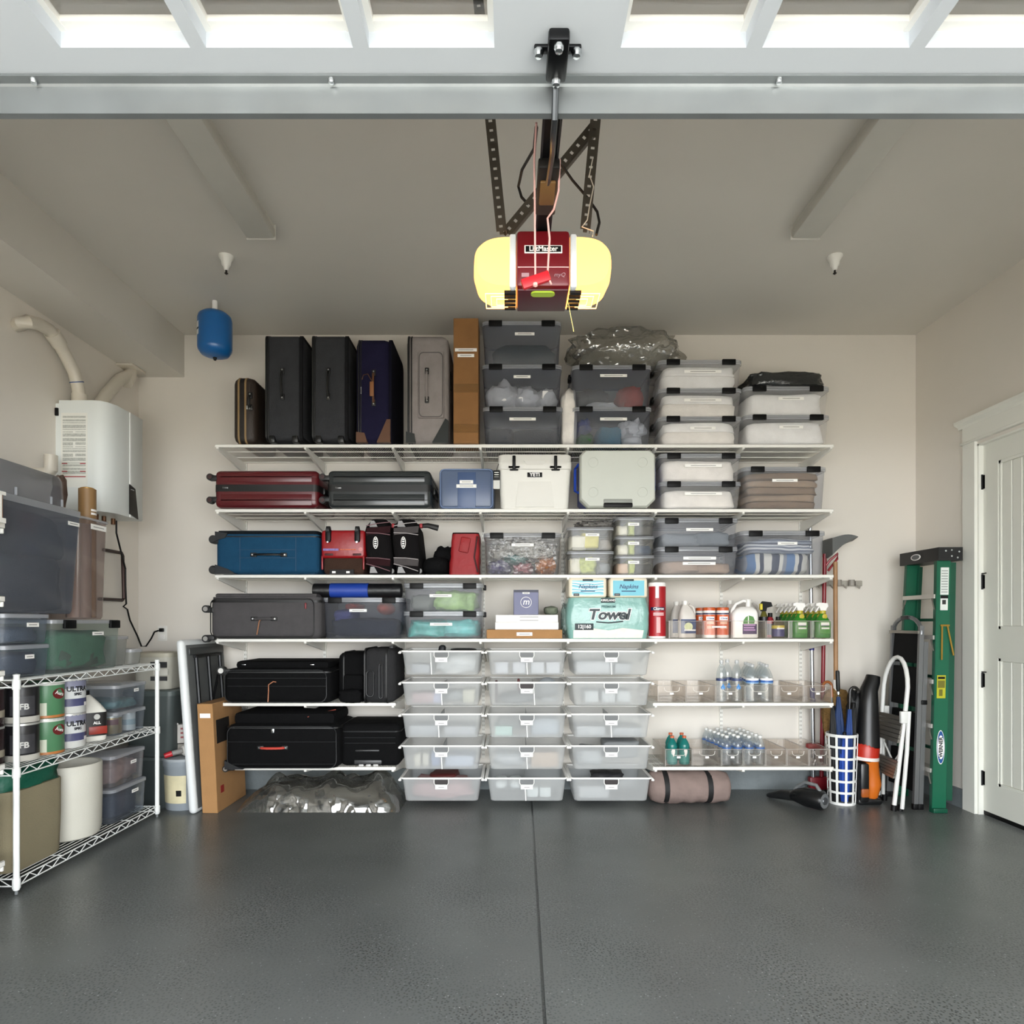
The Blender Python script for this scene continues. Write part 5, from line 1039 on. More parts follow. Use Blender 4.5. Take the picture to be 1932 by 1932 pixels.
# ================================================================== on the floor below the shelves
t = thing('plastic_bag', 'clear plastic bag with dark bundle on floor under left shelves', 'plastic bag', (X(612, 4.55), 4.62, 0))
g = G(); nx, ny = 44, 20; v = []; f = []
for j in range(ny + 1):
    for i in range(nx + 1):
        u, q = i / nx, j / ny; x = (u - .5) * 1.1; y = (q - .5) * .46
        hgt = .2 * (math.sin(PI * min(1, max(0, u))) ** .45) * (math.sin(PI * q) ** .5)
        hgt *= 1 + .25 * math.exp(-((u - .18) / .07) ** 2) + .5 * math.exp(-((u - .86) / .08) ** 2) - .12 * math.exp(-((u - .5) / .2) ** 2)
        p_ = Vector((x * 6, y * 9, 3)); hgt *= 1 + .3 * noise.noise(p_) + .4 * abs(noise.noise(p_ * 1.3))
        v.append((x + .02 * noise.noise(p_ + Vector((5, 0, 0))), y, max(.002, hgt)))
for j in range(ny):
    for i in range(nx): a = j * (nx + 1) + i; f.append((a, a + 1, a + nx + 2, a + nx + 1))
g.add(v, f).obj('bag_film', clear('#cfcec9', .06, .06, '#ecebe5', .55, 6, True, .2), t, 1.4)
tag(G().lump((0, 0, 0), .8, .3, .14, .6, .12, 5, 91, 36, 14).obj('dark_bundle', mat('#4f4e4a', .6, var=.4, vs=3, bump=.6, bs=14), None, 1.2, loc=(X(612, 4.55), 4.64, .003)), 'dark grey-brown bundle inside clear bag on the floor', 'bundle')
t = thing('tent_bag', 'rolled taupe canvas bag with black straps lying on the floor', 'bag', (X(1306, 4.55), 4.66, 0))
rs = []; L_ = 156 * 4.6 / F
for k in range(25):
    q = k / 24; rr = .118 * (1 + .07 * noise.noise(Vector((q * 11, 3, 1)))) * (1 - .25 * abs(2 * q - 1) ** 6 - (.35 if k in (0, 24) else 0)) * (1 - .09 * math.exp(-((q - .2) / .02) ** 2) - .09 * math.exp(-((q - .72) / .02) ** 2))
    rs.append([((q - .5) * L_, rr * 1.1 * math.cos(a_) + .01 * noise.noise(Vector((q * 9, a_, 0))), max(0, .113 + rr * math.sin(a_) * (1 + .12 * noise.noise(Vector((q * 7, a_ * 2, 4)))))) for a_ in [2 * PI * i / 24 for i in range(24)]])
G().rings(rs).obj('canvas_roll', mat('#84736d', .85, var=.12, vs=10, bump=.9, bs=12, spec=.2), t, 1.2)
for q in (.2, .72):
    ring = [((q - .5) * L_, .128 * math.cos(a_), max(.001, .113 + .113 * math.sin(a_))) for a_ in [2 * PI * i / 28 for i in range(28)]]
    G().rings([[(x + s, y * k, .113 + (z - .113) * k) for x, y, z in ring] for s, k in ((-.017, 1), (-.017, 1.02), (.017, 1.02), (.017, 1))]).obj('strap', mat('#100f10', .7), t, 1)
# ================================================================== right-hand corner
# lattice umbrella stand
D_ = 4.537 + .1; t = thing('umbrella_stand', 'white lattice cylinder stand filled with umbrellas', 'umbrella stand', (X(1588, D_), D_, 0)); US = t.location.copy()
hS = .494; lat = mat('#e8e8e4', .4, var=.01)
def rr_(z): return .088 + .016 * z / hS
nr = 7
for k in range(nr):
    z = .008 + (hS - .016) * k / (nr - 1); r = rr_(z); b_ = .008 if k not in (0, nr - 1) else .01
    G().lathe([(r, z - b_), (r, z + b_), (r - .004, z + b_), (r - .004, z - b_), (r, z - b_)], n=28, cap=False).obj('ring', lat, t)
for k in range(10):
    a_ = 2 * PI * k / 10 + .15; g = G(); rs = []
    for z in (0, hS):
        r = rr_(z); d_ = Vector((math.cos(a_), math.sin(a_), 0)); s_ = Vector((-d_.y, d_.x, 0)) * .0075
        rs.append([d_ * (r + .0005) + s_ + Vector((0, 0, z)), d_ * (r + .0005) - s_ + Vector((0, 0, z)), d_ * (r - .0045) - s_ + Vector((0, 0, z)), d_ * (r - .0045) + s_ + Vector((0, 0, z))])
    G().rings(rs).obj('slat', lat, t, 0)
G().lathe([(0, .004), (.085, .004), (.085, .009), (0, .009)], n=24).obj('base', lat, t)
def umbrella(label, dx, dy, top, lean, col, hk, hm, can0=.02, can1=.62, rad=.03):
    o = thing('umbrella', label, 'umbrella', (US.x + dx, US.y + dy, .012), group='umbrellas in the lattice stand')
    Lx = Vector((lean[0], lean[1], top)); L = Lx.length; d_ = Lx / L
    rs = []; u = d_.orthogonal().normalized(); v_ = d_.cross(u)
    for k in range(9):
        q = k / 8; r = rad * (.25 + .75 * math.sin(PI * (q * .75 + .2))); c = d_ * L * (can0 + (can1 - can0) * q)
        rs.append([c + (u * math.cos(2 * PI * i / 20) + v_ * math.sin(2 * PI * i / 20)) * r * (1 + .16 * math.cos(8 * 2 * PI * i / 20 + q * 3)) for i in range(20)])
    G().rings(rs).obj('canopy', mat(col, .7, var=.12, bump=.2, bs=40), o, 1)
    G().cyl(d_ * L * .5, d_ * L * .86, .005, n=8).obj('shaft', mat('#3a3a3c', .3, .7), o)
    e_ = d_ * L * .84
    if hk == 'straight':
        G().tube([e_, d_ * L * .86, d_ * L * .99, d_ * L], [.008, .014, .014, .01], 10).obj('handle', hm, o); G().cyl(e_ - d_ * .02, e_, .012, n=10).obj('ferrule', chrome, o)
    else:
        s = hk; R_ = .03; pts = [e_]
        c = d_ * L * .93 + Vector((s * R_, 0, 0))
        for k in range(9): a_ = PI - PI * 1.1 * k / 8; pts.append(c + Vector((s * R_ * math.cos(a_), 0, R_ * math.sin(a_))))
        G().tube(pts, .01, 8).obj('handle', hm, o)
    return o
umbrella('umbrella with straight black handle and navy canopy', -.01, -.02, .93, (-.03, -.0), '#16305c', 'straight', mat('#0e0e0f', .5), .3, .8)
umbrella('blue umbrella with black crook handle', .03, -.02, .84, (.02, .0), '#173a78', 1, mat('#171310', .4), .05, .78)
umbrella('umbrella with wooden crook handle and black canopy', -.045, -.02, .88, (-.03, .02), '#151516', -1, mat('#8a4f24', .4, var=.2), .1, .75)
umbrella('black folded umbrella at left of the stand', -.04, .0, .68, (-.02, 0), '#0f0f10', 'straight', BLACK, .0, .95, .04)
umbrella('black folded umbrella at middle of the stand', .0, .03, .66, (.0, -.01), '#101013', 'straight', BLACK, .0, .95, .04)
umbrella('black folded umbrella at right of the stand', .045, .0, .70, (.04, 0), '#0d0d0e', 'straight', BLACK, .0, .95, .036)
umbrella('royal blue folded umbrella standing low in the lattice', -.004, -.045, .5, (0, .0), '#1f49a8', 'straight', BLACK, .02, .98, .03)
# hand vacuum
t = thing('hand_vacuum', 'black and grey handheld vacuum lying on floor by umbrella stand', 'vacuum', (X(1556, 4.42), 4.42, 0), .0)
ax_ = Vector((-.2, .3, 0)).normalized(); vb = mat('#131415', .3, var=.1); gvm = mat('#8f9294', .3, .5)
def along(q, z): return tuple(ax_ * q + Vector((0, 0, z)))
G().tube([along(0, .07), along(.02, .07), along(.14, .07), along(.2, .065), along(.24, .055)], [.055, .066, .066, .05, .035], 20).obj('motor_body', vb, t)
G().tube([along(.23, .055), along(.32, .045), along(.42, .02), along(.44, .015)], [.035, .034, .02, .012], 16).obj('nozzle', mat('#1d1e1f', .35), t)
G().tube([along(-.002, .07), along(.004, .07)], [.05, .052], 20).obj('filter_ring', gvm, t); G().tube([along(-.008, .07), along(.0, .07)], [.024, .028], 16).obj('filter_hub', mat('#5b5d5f', .3, .5), t)
G().tube([along(.03, .125), along(.06, .165), along(.14, .17), along(.2, .13), along(.22, .1)], .013, 10).obj('handle', gvm, t)
# leaf blower
D_ = 4.62; t = thing('leaf_blower', 'orange and black cordless leaf blower standing against the stool', 'leaf blower', (X(1637, D_), D_, 0))
org = mat('#c9681c', .35, var=.05)
G().tube([(0, 0, .40), (.005, .01, .5), (.015, .02, .7), (.025, .03, .8), (.055, .04, .86), (.065, .045, .90)], [.078, .075, .066, .058, .052, .046], 20).obj('blower_tube', mat('#121213', .35, var=.1), t)
G().tube([(-.01, 0, .315), (-.01, 0, .32), (-.003, 0, .405), (0, 0, .41)], [.072, .08, .08, .076], 20).obj('orange_collar', mat('#b32613', .35), t)
G().tube([(-.012, -.002, .312), (-.011, -.002, .335)], [.082, .082], 20).obj('white_band', mat('#e6dcd6', .5), t)
G().tube([(.02, 0, .03), (.022, 0, .06), (.03, 0, .14), (.025, 0, .22), (.0, 0, .31)], [.035, .048, .06, .052, .07], 18).obj('motor_shell', org, t)
G().rbox(-.085, -.02, -.07, .04, .02, .3, .02).obj('battery_grip', vb, t); G().rbox(-.08, -.03, -.076, -.05, .06, .12, .006).obj('battery_tab', mat('#a0521c', .4), t)
G().rbox(-.09, .08, -.05, .06, 0, .045, .015).obj('foot', vb, t); G().tube([(.07, .02, .3), (.095, .02, .22), (.09, .02, .1), (.06, .02, .05)], .016, 8).obj('rear_guard', vb, t)
G().lump((-.055, .07, .44), .1, .1, .34, .7, .15, 6, 95).obj('rear_handle_cover', mat('#0d0d0e', .6), t, 1.2)
# white folding step stool, facing left
def ladder_frame(name, label, near, far, lean, cat): return thing(name, label, cat, near), Vector(far) - Vector(near), lean
SN = Vector((2.605, 4.42, 0)); SFv = Vector((.05, .3, 0)); wt = mat('#e2e2de', .35, var=.02); alu = mat('#8d8880', .4, .7, var=.08)
t = thing('step_stool', 'white folding step stool with hoop handle and grooved metal treads', 'step stool', tuple(SN))
def S(q, z, off=0): return SFv * q + Vector(((.105 * (1 - q) + .035 * q) * z / .85 + off, 0, z))     # q 0 near rail .. 1 far rail
hoop = [S(.06, .03), S(.06, .3), S(.06, .7)]
for k in range(1, 12):
    a_ = PI * k / 12; hoop.append(S(.5 - .44 * math.cos(a_), .8 + .22 * math.sin(a_) - .02 * math.cos(2 * a_)))
hoop += [S(.94, .7), S(.94, .3), S(.94, .03)]
G().tube(hoop, .0145, 10).obj('hoop_frame', wt, t)
for q in (-.02, 1.02):
    G().tube([S(q, .02, .045), S(q, .4, .03), S(q, .68, .01)], .013, 8).obj('rear_leg', wt, t)
    G().rbox(-.02, .03, -.012, .012, .6, .68, .004).xf(Matrix.Translation(SFv * q + Vector((.055, 0, 0)))).obj('hinge_plate', wt, t)
    for off in (0, .045): G().cyl(S(.06 if q < 0 else .94, 0, off), S(.06 if q < 0 else .94, .04, off), .018, n=10).obj('rubber_foot', BLACK, t)
for z0_, z1_ in ((.46, .64), (.22, .34)):
    c0, c1 = S(.04, z0_, -.03), S(.96, z0_, -.03); c2, c3 = S(.96, z1_, -.012), S(.04, z1_, -.012)
    n_ = 6
    for k in range(n_):
        a, b = k / n_ + .012, (k + 1) / n_ - .012
        P = [c0.lerp(c3, a), c1.lerp(c2, a), c1.lerp(c2, b), c0.lerp(c3, b)]; o_ = Vector((.012, 0, 0))
        G().rings([[p - o_ * .3 for p in P], [p + o_ for p in P]]).obj('tread_slat', alu, t, 0)
G().tube([S(.1, .42, .02), S(.5, .3, .03)], .006, 6).obj('brace', wt, t); G().tube([S(.9, .42, .02), S(.5, .3, .03)], .006, 6).obj('brace', wt, t)
# dark folded step ladder
t = thing('folding_ladder', 'black and grey folded step ladder between stool and green ladder', 'ladder', (2.775, 4.47, 0))
grl = mat('#7c7d7e', .35, .6, var=.06); LV = Vector((.01, .34, 0))
def S2(q, z, off=0): return LV * q + Vector((.04 * z / 1.2 + off, 0, z))
for off, zt_ in ((0, 1.26), (.032, 1.15)):
    for q in (0, 1): G().beam(S2(q, 0, off), S2(q, zt_, off), .03, .022, (1, 0, 0)).obj('rail', grl, t, 0)
hp_ = [S2(0, 1.2)] + [S2(.5 - .5 * math.cos(PI * k / 10), 1.22 + .1 * math.sin(PI * k / 10)) for k in range(11)] + [S2(1, 1.2)]
G().tube(hp_, .014, 8).obj('hoop', grl, t); G().rbox(-.02, .02, -.05, .05, -.012, .014, .005).xf(Matrix.Translation(S2(.5, 1.315))).obj('hoop_grip', mat('#2d2d2e', .5), t)
bkp = mat('#070708', .8, var=.1, spec=.2)
for z0_, z1_, q in ((1.0, 1.22, 'platform'), (.70, .97, 'tread'), (.42, .66, 'tread'), (.12, .38, 'tread')):
    P = [S2(.06, z0_, -.01), S2(.94, z0_, -.01), S2(.94, z1_, .0), S2(.06, z1_, .0)]; o_ = Vector((.03, 0, 0))
    G().rings([[p for p in P], [p + o_ for p in P]]).obj(q, bkp, t, 0)
G().beam(S2(-.02, 1.215, -.012), S2(1.02, 1.215, -.012), .02, .03, (0, 0, 1)).obj('platform_edge', alu, t, 0)
for q in (0, 1):
    for off in (0, .032): G().rbox(-.02, .02, -.016, .016, 0, .04, .006).xf(Matrix.Translation(S2(q, 0, off))).obj('rubber_foot', BLACK, t)
G().rbox(-.02, .02, -.018, .0, 0, .03, .004).xf(Matrix.Translation(S2(0, .72, .03))).obj('spreader_lock', BLACK, t)
# green fibreglass ladder
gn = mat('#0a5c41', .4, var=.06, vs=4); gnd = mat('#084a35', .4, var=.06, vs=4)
t = thing('step_ladder', 'green fibreglass step ladder with black cap folded against right wall', 'ladder', (2.845, 4.40, 0))
def S3(x, q, z): return Vector((x + .055 * z / 1.75, (.44 - .055 * z / 1.75) * q + .03 * (1 - q) * z / 1.75, z))
zt_ = 1.72
for q in (0, 1):
    a0, a1 = S3(.045, q, 0), S3(.045, q, zt_)
    G().beam(a0, a1, .092, .008, (1, 0, 0)).obj('front_rail', gn, t, 0)
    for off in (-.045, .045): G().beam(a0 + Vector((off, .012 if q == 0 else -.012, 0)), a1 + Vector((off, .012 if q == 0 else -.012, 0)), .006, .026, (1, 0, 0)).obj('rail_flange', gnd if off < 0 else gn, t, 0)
    b0, b1 = S3(.115, q, .08), S3(.11, q, zt_ - .03)
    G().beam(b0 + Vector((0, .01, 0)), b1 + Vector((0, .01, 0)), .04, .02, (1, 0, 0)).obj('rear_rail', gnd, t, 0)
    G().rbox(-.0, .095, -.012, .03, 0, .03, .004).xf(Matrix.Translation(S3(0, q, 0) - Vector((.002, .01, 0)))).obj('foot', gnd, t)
for k, z in enumerate((.28, .58, .88, 1.18, 1.46)):
    p, q = S3(.03, .02, z), S3(.03, .98, z)
    G().beam(p, q, .028, .085, (0, 0, 1)).obj('step', mat('#c7c3bc', .4, .5), t, 0)
    for s, e_ in ((0, .1), (1, .9)): G().beam(S3(-.005, s * .96 + .02, z - .09), S3(-.005, e_, z - .012), .012, .003, (1, 0, 0)).obj('step_brace', alu, t, 0)
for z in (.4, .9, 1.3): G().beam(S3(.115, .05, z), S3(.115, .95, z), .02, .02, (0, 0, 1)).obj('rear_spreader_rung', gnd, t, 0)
cap = G().rings([[(x + .05, y, z) for x, y in ((-.005, .0), (.155, -.005), (.16, .42), (-.01, .43))] for z in (zt_ - .02, zt_ + .07)])
co = cap.obj('top_cap', mat('#121112', .45, var=.1), t, 0)
for x, z in ((.09, .045), (.13, .05), (.18, .04), (.13, .01), (.17, .0)): G().cyl((x, -.007, zt_ + z), (x, 0, zt_ + z), .006, n=10).obj('rivet', chrome, co)
ov = [(.055 * math.cos(i * PI / 12), .022 * math.sin(i * PI / 12)) for i in range(24)]
lg = G().rings([[(.041, .24 + a, zt_ + .025 + b) for a, b in ov], [(.038, .24 + a, zt_ + .025 + b) for a, b in ov]]).obj('oval_badge', wl, co); G().rings([[(.0385, .24 + a * .8, zt_ + .025 + b * .75) for a, b in ov], [(.0365, .24 + a * .8, zt_ + .025 + b * .75) for a, b in ov]]).obj('badge_field', mat('#55575a', .4), lg)
def lab(x0, x1, z0_, z1_, m, nm, y=-.0075):
    a, b, c, d_ = S3(x0, 0, z0_), S3(x1, 0, z0_), S3(x1, 0, z1_), S3(x0, 0, z1_); o_ = Vector((0, y, 0)); e_ = Vector((0, .002, 0))
    return G().rings([[p + o_ for p in (a, b, c, d_)], [p + o_ + e_ for p in (a, b, c, d_)]]).obj(nm, m, t, 0)
lab(.022, .078, 1.47, 1.655, mat('#dfe3df', .5, var=.02), 'instruction_label')
for k in range(9): lab(.028, .07, 1.485 + k * .018, 1.492 + k * .018, mat('#9aa09c', .6), 'print', -.009)
lab(.024, .074, 1.365, 1.465, mat('#dfe3df', .5), 'warning_label'); lab(.024, .074, 1.445, 1.465, BLACK, 'warning_header', -.009); lab(.036, .06, 1.405, 1.435, mat('#2a2a2a', .5), 'warning_pictogram', -.009)
lab(.012, .07, .77, .925, mat('#b9b528', .5, var=.04), 'yellow_label'); lab(.018, .064, .9, .915, BLACK, 'yellow_label_header', -.009); lab(.018, .064, .84, .89, mat('#6e6a20', .5), 'print', -.009); lab(.026, .05, .785, .83, mat('#6e6a20', .5), 'pictogram', -.009)
brs = mat('#b08a3c', .3, .8)
G().beam(S3(.036, 0, 1.03) + Vector((0, -.014, 0)), S3(.034, 0, 1.26) + Vector((0, -.014, 0)), .01, .004, (1, 0, 0)).obj('spreader_bar', brs, t, 0); G().beam(S3(.115, 0, 1.06) + Vector((0, -.014, 0)), S3(.07, 0, 1.26) + Vector((0, -.014, 0)), .01, .004, (1, 0, 0)).obj('spreader_bar', brs, t, 0); G().beam(S3(.025, 0, 1.262) + Vector((0, -.012, 0)), S3(.085, 0, 1.262) + Vector((0, -.012, 0)), .012, .006, (0, 0, 1)).obj('spreader_mount', brs, t, 0)
ov2 = [(.027 * math.cos(i * PI / 14), .115 * math.sin(i * PI / 14)) for i in range(28)]
cz = S3(.045, 0, .44)
bg_ = G().rings([[(cz.x + a, cz.y - .0085, cz.z + b) for a, b in ov2], [(cz.x + a, cz.y - .006, cz.z + b) for a, b in ov2]]).obj('oval_logo', wl, t); G().rings([[(cz.x + a * .88, cz.y - .0095, cz.z + b * .95) for a, b in ov2], [(cz.x + a * .88, cz.y - .0075, cz.z + b * .95) for a, b in ov2]]).obj('logo_field', mat('#1e4f8f', .4), bg_); G().rings([[(cz.x + a * .8, cz.y - .0102, cz.z + b * .7) for a, b in ov2], [(cz.x + a * .8, cz.y - .0085, cz.z + b * .7) for a, b in ov2]]).obj('logo_centre', wl, bg_)
text('WERNER', .034, mat('#151a20', .5, var=0), t, (cz.x, cz.y - .0108, cz.z), rot=(PI / 2, -PI / 2, 0), bold=.0012)
# wall rack with long-handled tools
t = thing('tool_rack', 'grey wall-mounted tool holder with hooks right of the shelves', 'tool rack', (X(1576, YB), YB, Z(1101, YB)))
tr_ = mat('#a9a49a', .45, var=.05)
G().rbox(-.2, .2, -.02, 0, -.022, .022, .006).obj('back_plate', tr_, t)
for k in range(4):
    x = -.15 + k * .1; G().tube([(x, -.02, -.012), (x, -.05, -.03), (x, -.065, -.04), (x, -.07, -.028)], .006, 8).obj('hook', tr_, t)
    if k < 3: G().cyl((x + .05, -.05, -.02), (x + .05, -.05, .025), .022, n=14).obj('roller_clip', mat('#8f8a82', .5), t)
G().rbox(.1, .145, -.024, -.018, -.018, .018, .004).obj('dark_insert', mat('#3a2d2a', .5), t)
def pole(name, label, px0, py0, px1, py1, D0, D1, r, m, cat): 
    t = thing(name, label, cat, (X(px1, D1), D1, Z(py1, D1))); o = Vector(t.location)
    p0 = Vector((X(px0, D0), D0, Z(py0, D0))) - o
    G().cyl((0, 0, 0), tuple(p0), r, n=12).obj('handle', m, t); return t, p0
t, p0 = pole('extension_pole', 'silver telescopic pole with blue grips by the tool rack', 1528, 985, 1534, 1402, 4.93, 4.93, .015, mat('#b9bcc0', .25, .9), 'pole')
for a, b in ((.18, .25), (.42, .49)): G().cyl(tuple(p0 * a), tuple(p0 * b), .0185, n=12).obj('blue_grip', mat('#1b1c6e', .4), t)
G().rbox(-.05, .05, -.03, .02, -.04, .0, .01).obj('red_head', mat('#8c1d22', .5), t)
G().cyl((0, 0, -.04), (0, 0, -Z(1402, 4.93)), .015, n=10).obj('lower_tube', mat('#b9bcc0', .25, .9), t)
t, p0 = pole('snow_shovel', 'red-handled tool with grey scoop raised behind the striped-blanket box', 1556, 1045, 1550, 1470, 4.94, 4.94, .015, mat('#7c1420', .35), 'shovel')
b = G(); rs = []
for k in range(9):
    q = k / 8; rs.append([(p0.x + .0 + .19 * q, p0.y - .04 + .16 * s, p0.z + .0 + .06 * math.sin(q * 1.9) + .045 * q + .02 * abs(s) + th - .03 * (1 - q)) for s, th in ((-.5, 0), (0, -.01), (.5, 0), (.5, .004 + .12 * (1 - q)), (0, .004 + .13 * (1 - q)), (-.5, .004 + .12 * (1 - q)))])
b.rings(rs).obj('scoop', mat('#5d5f5e', .5, var=.1), t, .6)
G().tube([p0 + Vector((0, 0, -.1)), p0 + Vector((.03, -.02, -.05)), p0 + Vector((.085, -.03, .0)), p0 + Vector((.08, -.03, -.04)), p0 + Vector((.02, -.01, -.13))], .009, 8).obj('d_grip', mat('#8c1420', .35), t)
G().rbox(-.1, .1, -.03, .02, -Z(1470, 4.94) + .02, .02, .01).obj('red_blade', mat('#7c1420', .4), t)
t, p0 = pole('broom', 'wooden-handled broom hanging from tool rack beside shelf ends', 1576, 1060, 1577, 1290, 4.9, 4.9, .016, mat('#a47c55', .5, var=.12, vs=14), 'broom')
G().cyl((0, 0, -.05), (0, 0, 0.03), .021, n=12).obj('ferrule', wl, t); G().lump((0, 0, -.42), .2, .06, .38, .5, .05, 7, 8, 20, 12).obj('bristles', mat('#8a6a3c', .9, var=.3, vs=60, bump=.6, bs=90), t)
G_ = thing('light_switch', 'small white switch plate on right wall behind green ladder', 'switch', (XR, 4.62, 1.27)); G().rbox(-.008, 0, -.035, .035, -.06, .06, .003).obj('plate', WHITE, G_); G().rbox(-.012, -.006, -.012, .012, -.03, .03, .002).obj('rocker', wl, G_)
# ================================================================== left side: water heater, pipes, tank
HY0, HY1, HXF, HZ0, HZ1 = 4.115, 4.53, -2.545, 1.985, 2.685
enam = mat('#dfe3e0', .3, var=.015, vs=2)
t = thing('water_heater', 'white tankless water heater mounted on the left wall', 'water heater', (XL, HY0, HZ0))
hx = HXF - XL; hy = HY1 - HY0; hz = HZ1 - HZ0
g = G(); out = [(.02, 0), (hx - .09, 0), (hx - .05, .01), (hx - .02, .04), (hx, .10), (hx, hy - .02), (hx - .02, hy), (.02, hy)]
g.prism(out, 0, hz, 'z'); g.obj('cabinet', enam, t, .9)
G().box(0, .02, -.0, hy, .02, hz - .02).obj('wall_plate', enam, t, 0)
G().box(hx - .001, hx + .004, .24, .252, .0, hz).obj('cover_seam', mat('#f4f5f2', .3), t, 0)
G().prism([(.235, .02), (.335, .0), (.30, .2), (.235, .22)], hx - .002, hx + .006, 'x').obj('control_panel', mat('#17130f', .25), t, 0)
G().box(hx + .002, hx + .007, .245, .285, .185, .19).obj('display_mark', mat('#8f9294', .4), t, 0)
lbp = G().box(.035, .2, -.0015, .001, .15, hz - .08).obj('instruction_label', mat('#e6e6df', .5, var=.01), t, 0)
gl = mat('#8d8f88', .6, var=.2, vs=60); rl = mat('#a1282c', .5)
zz = hz - .1
while zz > .24:
    hh = RND.choice((.006, .012, .02)); x0 = .045; x1 = RND.choice((.11, .19, .19))
    G().box(x0, x1, -.0022, -.001, zz - hh, zz).obj('print', mat('#b9bbb4', .6, var=.25, vs=120), lbp, 0)
    if x1 < .15: G().box(.125, .19, -.0022, -.001, zz - hh * .8, zz).obj('print', mat('#b9bbb4', .6, var=.25, vs=120), lbp, 0)
    zz -= hh + RND.choice((.006, .01))
for z_ in (.30, .25, .217): G().box(.04, .19 if z_ < .22 else .075, -.0026, -.001, z_ - .003, z_ + .003).obj('red_rule', rl, lbp, 0); 
for z_ in (.30, .25): G().box(.155, .19, -.0026, -.001, z_ - .003, z_ + .003).obj('red_rule', rl, lbp, 0)
G().rbox(-.0, .02, -.012, 0, hz - .1, hz - .05, .003).obj('mount_screw_tab', BLACK, t)
for yy in (.12, .2, .3): G().cyl((.18, yy, -.04), (.18, yy, 0), .014, n=10).obj('pipe_stub', mat('#6b4a33', .35, .6), t)
vm = mat('#cfc8ba', .4, var=.03)
def pp(px, py, x): D = F * x / (px - CX); return (x, D, Z(py, D))
t = thing('vent_pipe', 'white plastic vent pipe bending up the left wall from heater', 'pipe', (0, 0, 0))
P1 = [(-2.775, 4.2, 2.66), (-2.775, 4.2, 2.72), (-2.778, 4.19, 2.79), pp(139, 700, -2.785), pp(107, 640, -2.785), pp(92, 622, -2.785), pp(72, 611, -2.785), pp(52, 607, -2.79), pp(40, 611, -2.82), (-2.88, 3.79, Z(614, 3.79))]
G().tube(P1, .038, 16).obj('pipe', vm, t)
G().tube([(-2.775, 4.2, 2.68), (-2.775, 4.2, 2.75)], .047, 16).obj('coupling', vm, t)
a, b = Vector(pp(112, 650, -2.785)), Vector(pp(98, 628, -2.785)); G().tube([a, b], .047, 16).obj('coupling', vm, t)
a, b = Vector(P1[2]), Vector(P1[3]); G().tube([a.lerp(b, .3), a.lerp(b, .33), a.lerp(b, .36)], .0405, 16).obj('blue_ring', mat('#2b4a80', .5), t)
t = thing('vent_pipe', 'white plastic pipe running up into soffit from heater top', 'pipe', (0, 0, 0))
G().tube([(-2.75, 4.36, 2.66), (-2.76, 4.38, 2.74), (-2.785, 4.5, 2.86), pp(226, 716, -2.81), (-2.82, 4.84, 3.12), (-2.82, 4.86, 3.2)], .041, 16).obj('pipe', vm, t)
G().tube([(-2.815, 4.77, 3.04), (-2.82, 4.83, 3.11)], .048, 16).obj('collar', vm, t)
G().rbox(-2.87, -2.75, 4.74, 4.92, 3.155, 3.172, .004).obj('ceiling_flange', vm, t)
tag(G().tube([(XL - .01, 3.93, 2.18), (XL + .08, 3.93, 2.18), (XL + .1, 3.93, 2.2), (XL + .1, 3.93, 2.29)], .036, 14).obj('pipe_stub', vm, None), 'short white capped pipe stub on left wall behind grey tub', 'pipe')
bl_ = mat('#1662a5', .3, var=.04, spec=.6)
t = thing('expansion_tank', 'blue steel expansion tank hanging from ceiling in the corner', 'tank', (X(405.5, 4.5), 4.5, Z(675, 4.5)))
r = .112; hh = Z(588, 4.5) - Z(675, 4.5)
G().lathe([(0, 0), (.05, .006), (.09, .022), (.109, .05), (r, .07), (r, hh - .06), (.105, hh - .035), (.08, hh - .014), (.04, hh - .002), (0, hh)], n=32).obj('shell', bl_, t)
G().lathe([(.0, -.02), (.008, -.018), (.014, .0), (.012, .004)], n=12).obj('valve_cap', BLACK, t)
G().lathe([(.018, hh - .004), (.018, ZC - t.location.z)], n=12).obj('hanger_pipe', wl, t)
G().lathe([(r + .0008, .13), (r + .0008, .22)], n=8, a0=-PI * .98, a1=-PI * .72).obj('label', wl, t); G().lathe([(r + .0014, .165), (r + .0014, .178)], n=8, a0=-PI * .98, a1=-PI * .72).obj('label_band', BLACK, t)
cu = mat('#2c1712', .4, .5)
P = [(-2.84, 4.55, 1.79), (-2.84, 4.76, 1.79), (-2.84, 4.775, 1.77), (-2.84, 4.79, 1.46), (-2.84, 4.77, 1.445), (-2.84, 4.5, 1.445)]
tag(G().tube(P, .012, 8).obj('gas_pipe', cu, None), 'dark brown pipe loop below heater on the left wall', 'pipe')
tag(G().tube([(-2.72, 4.5, 1.99), (-2.72, 4.5, 1.9), (-2.77, 4.64, 1.78), (-2.835, 4.8, 1.68), (-2.84, 4.81, 1.55), (-2.84, 4.82, 1.42), (-2.85, 4.8, 1.4), (-2.85, 4.85, 1.38), (-2.86, 4.9, 1.3), (-2.85, 4.98, 1.18), (-2.83, 5.0, 1.1), (-2.80, 5.01, 1.1), (-2.76, 5.01, 1.16), (-2.73, 5.0, 1.21), (-2.70, 5.0, 1.22)], .006, 6).obj('heater_cable', BLACK, None), 'thin black power cord from water heater to wall outlet', 'cord')
t = thing('wall_outlet', 'white wall outlet with black plug near the back left corner', 'outlet', (X(307, YB), YB, Z(1195, YB)))
G().rbox(-.036, .036, -.006, 0, -.058, .058, .003).obj('cover_plate', WHITE, t); G().rbox(-.017, .017, -.009, -.004, -.045, -.012, .004).obj('socket', wl, t); G().rbox(-.017, .017, -.03, -.006, .012, .04, .006).obj('plug', BLACK, t)
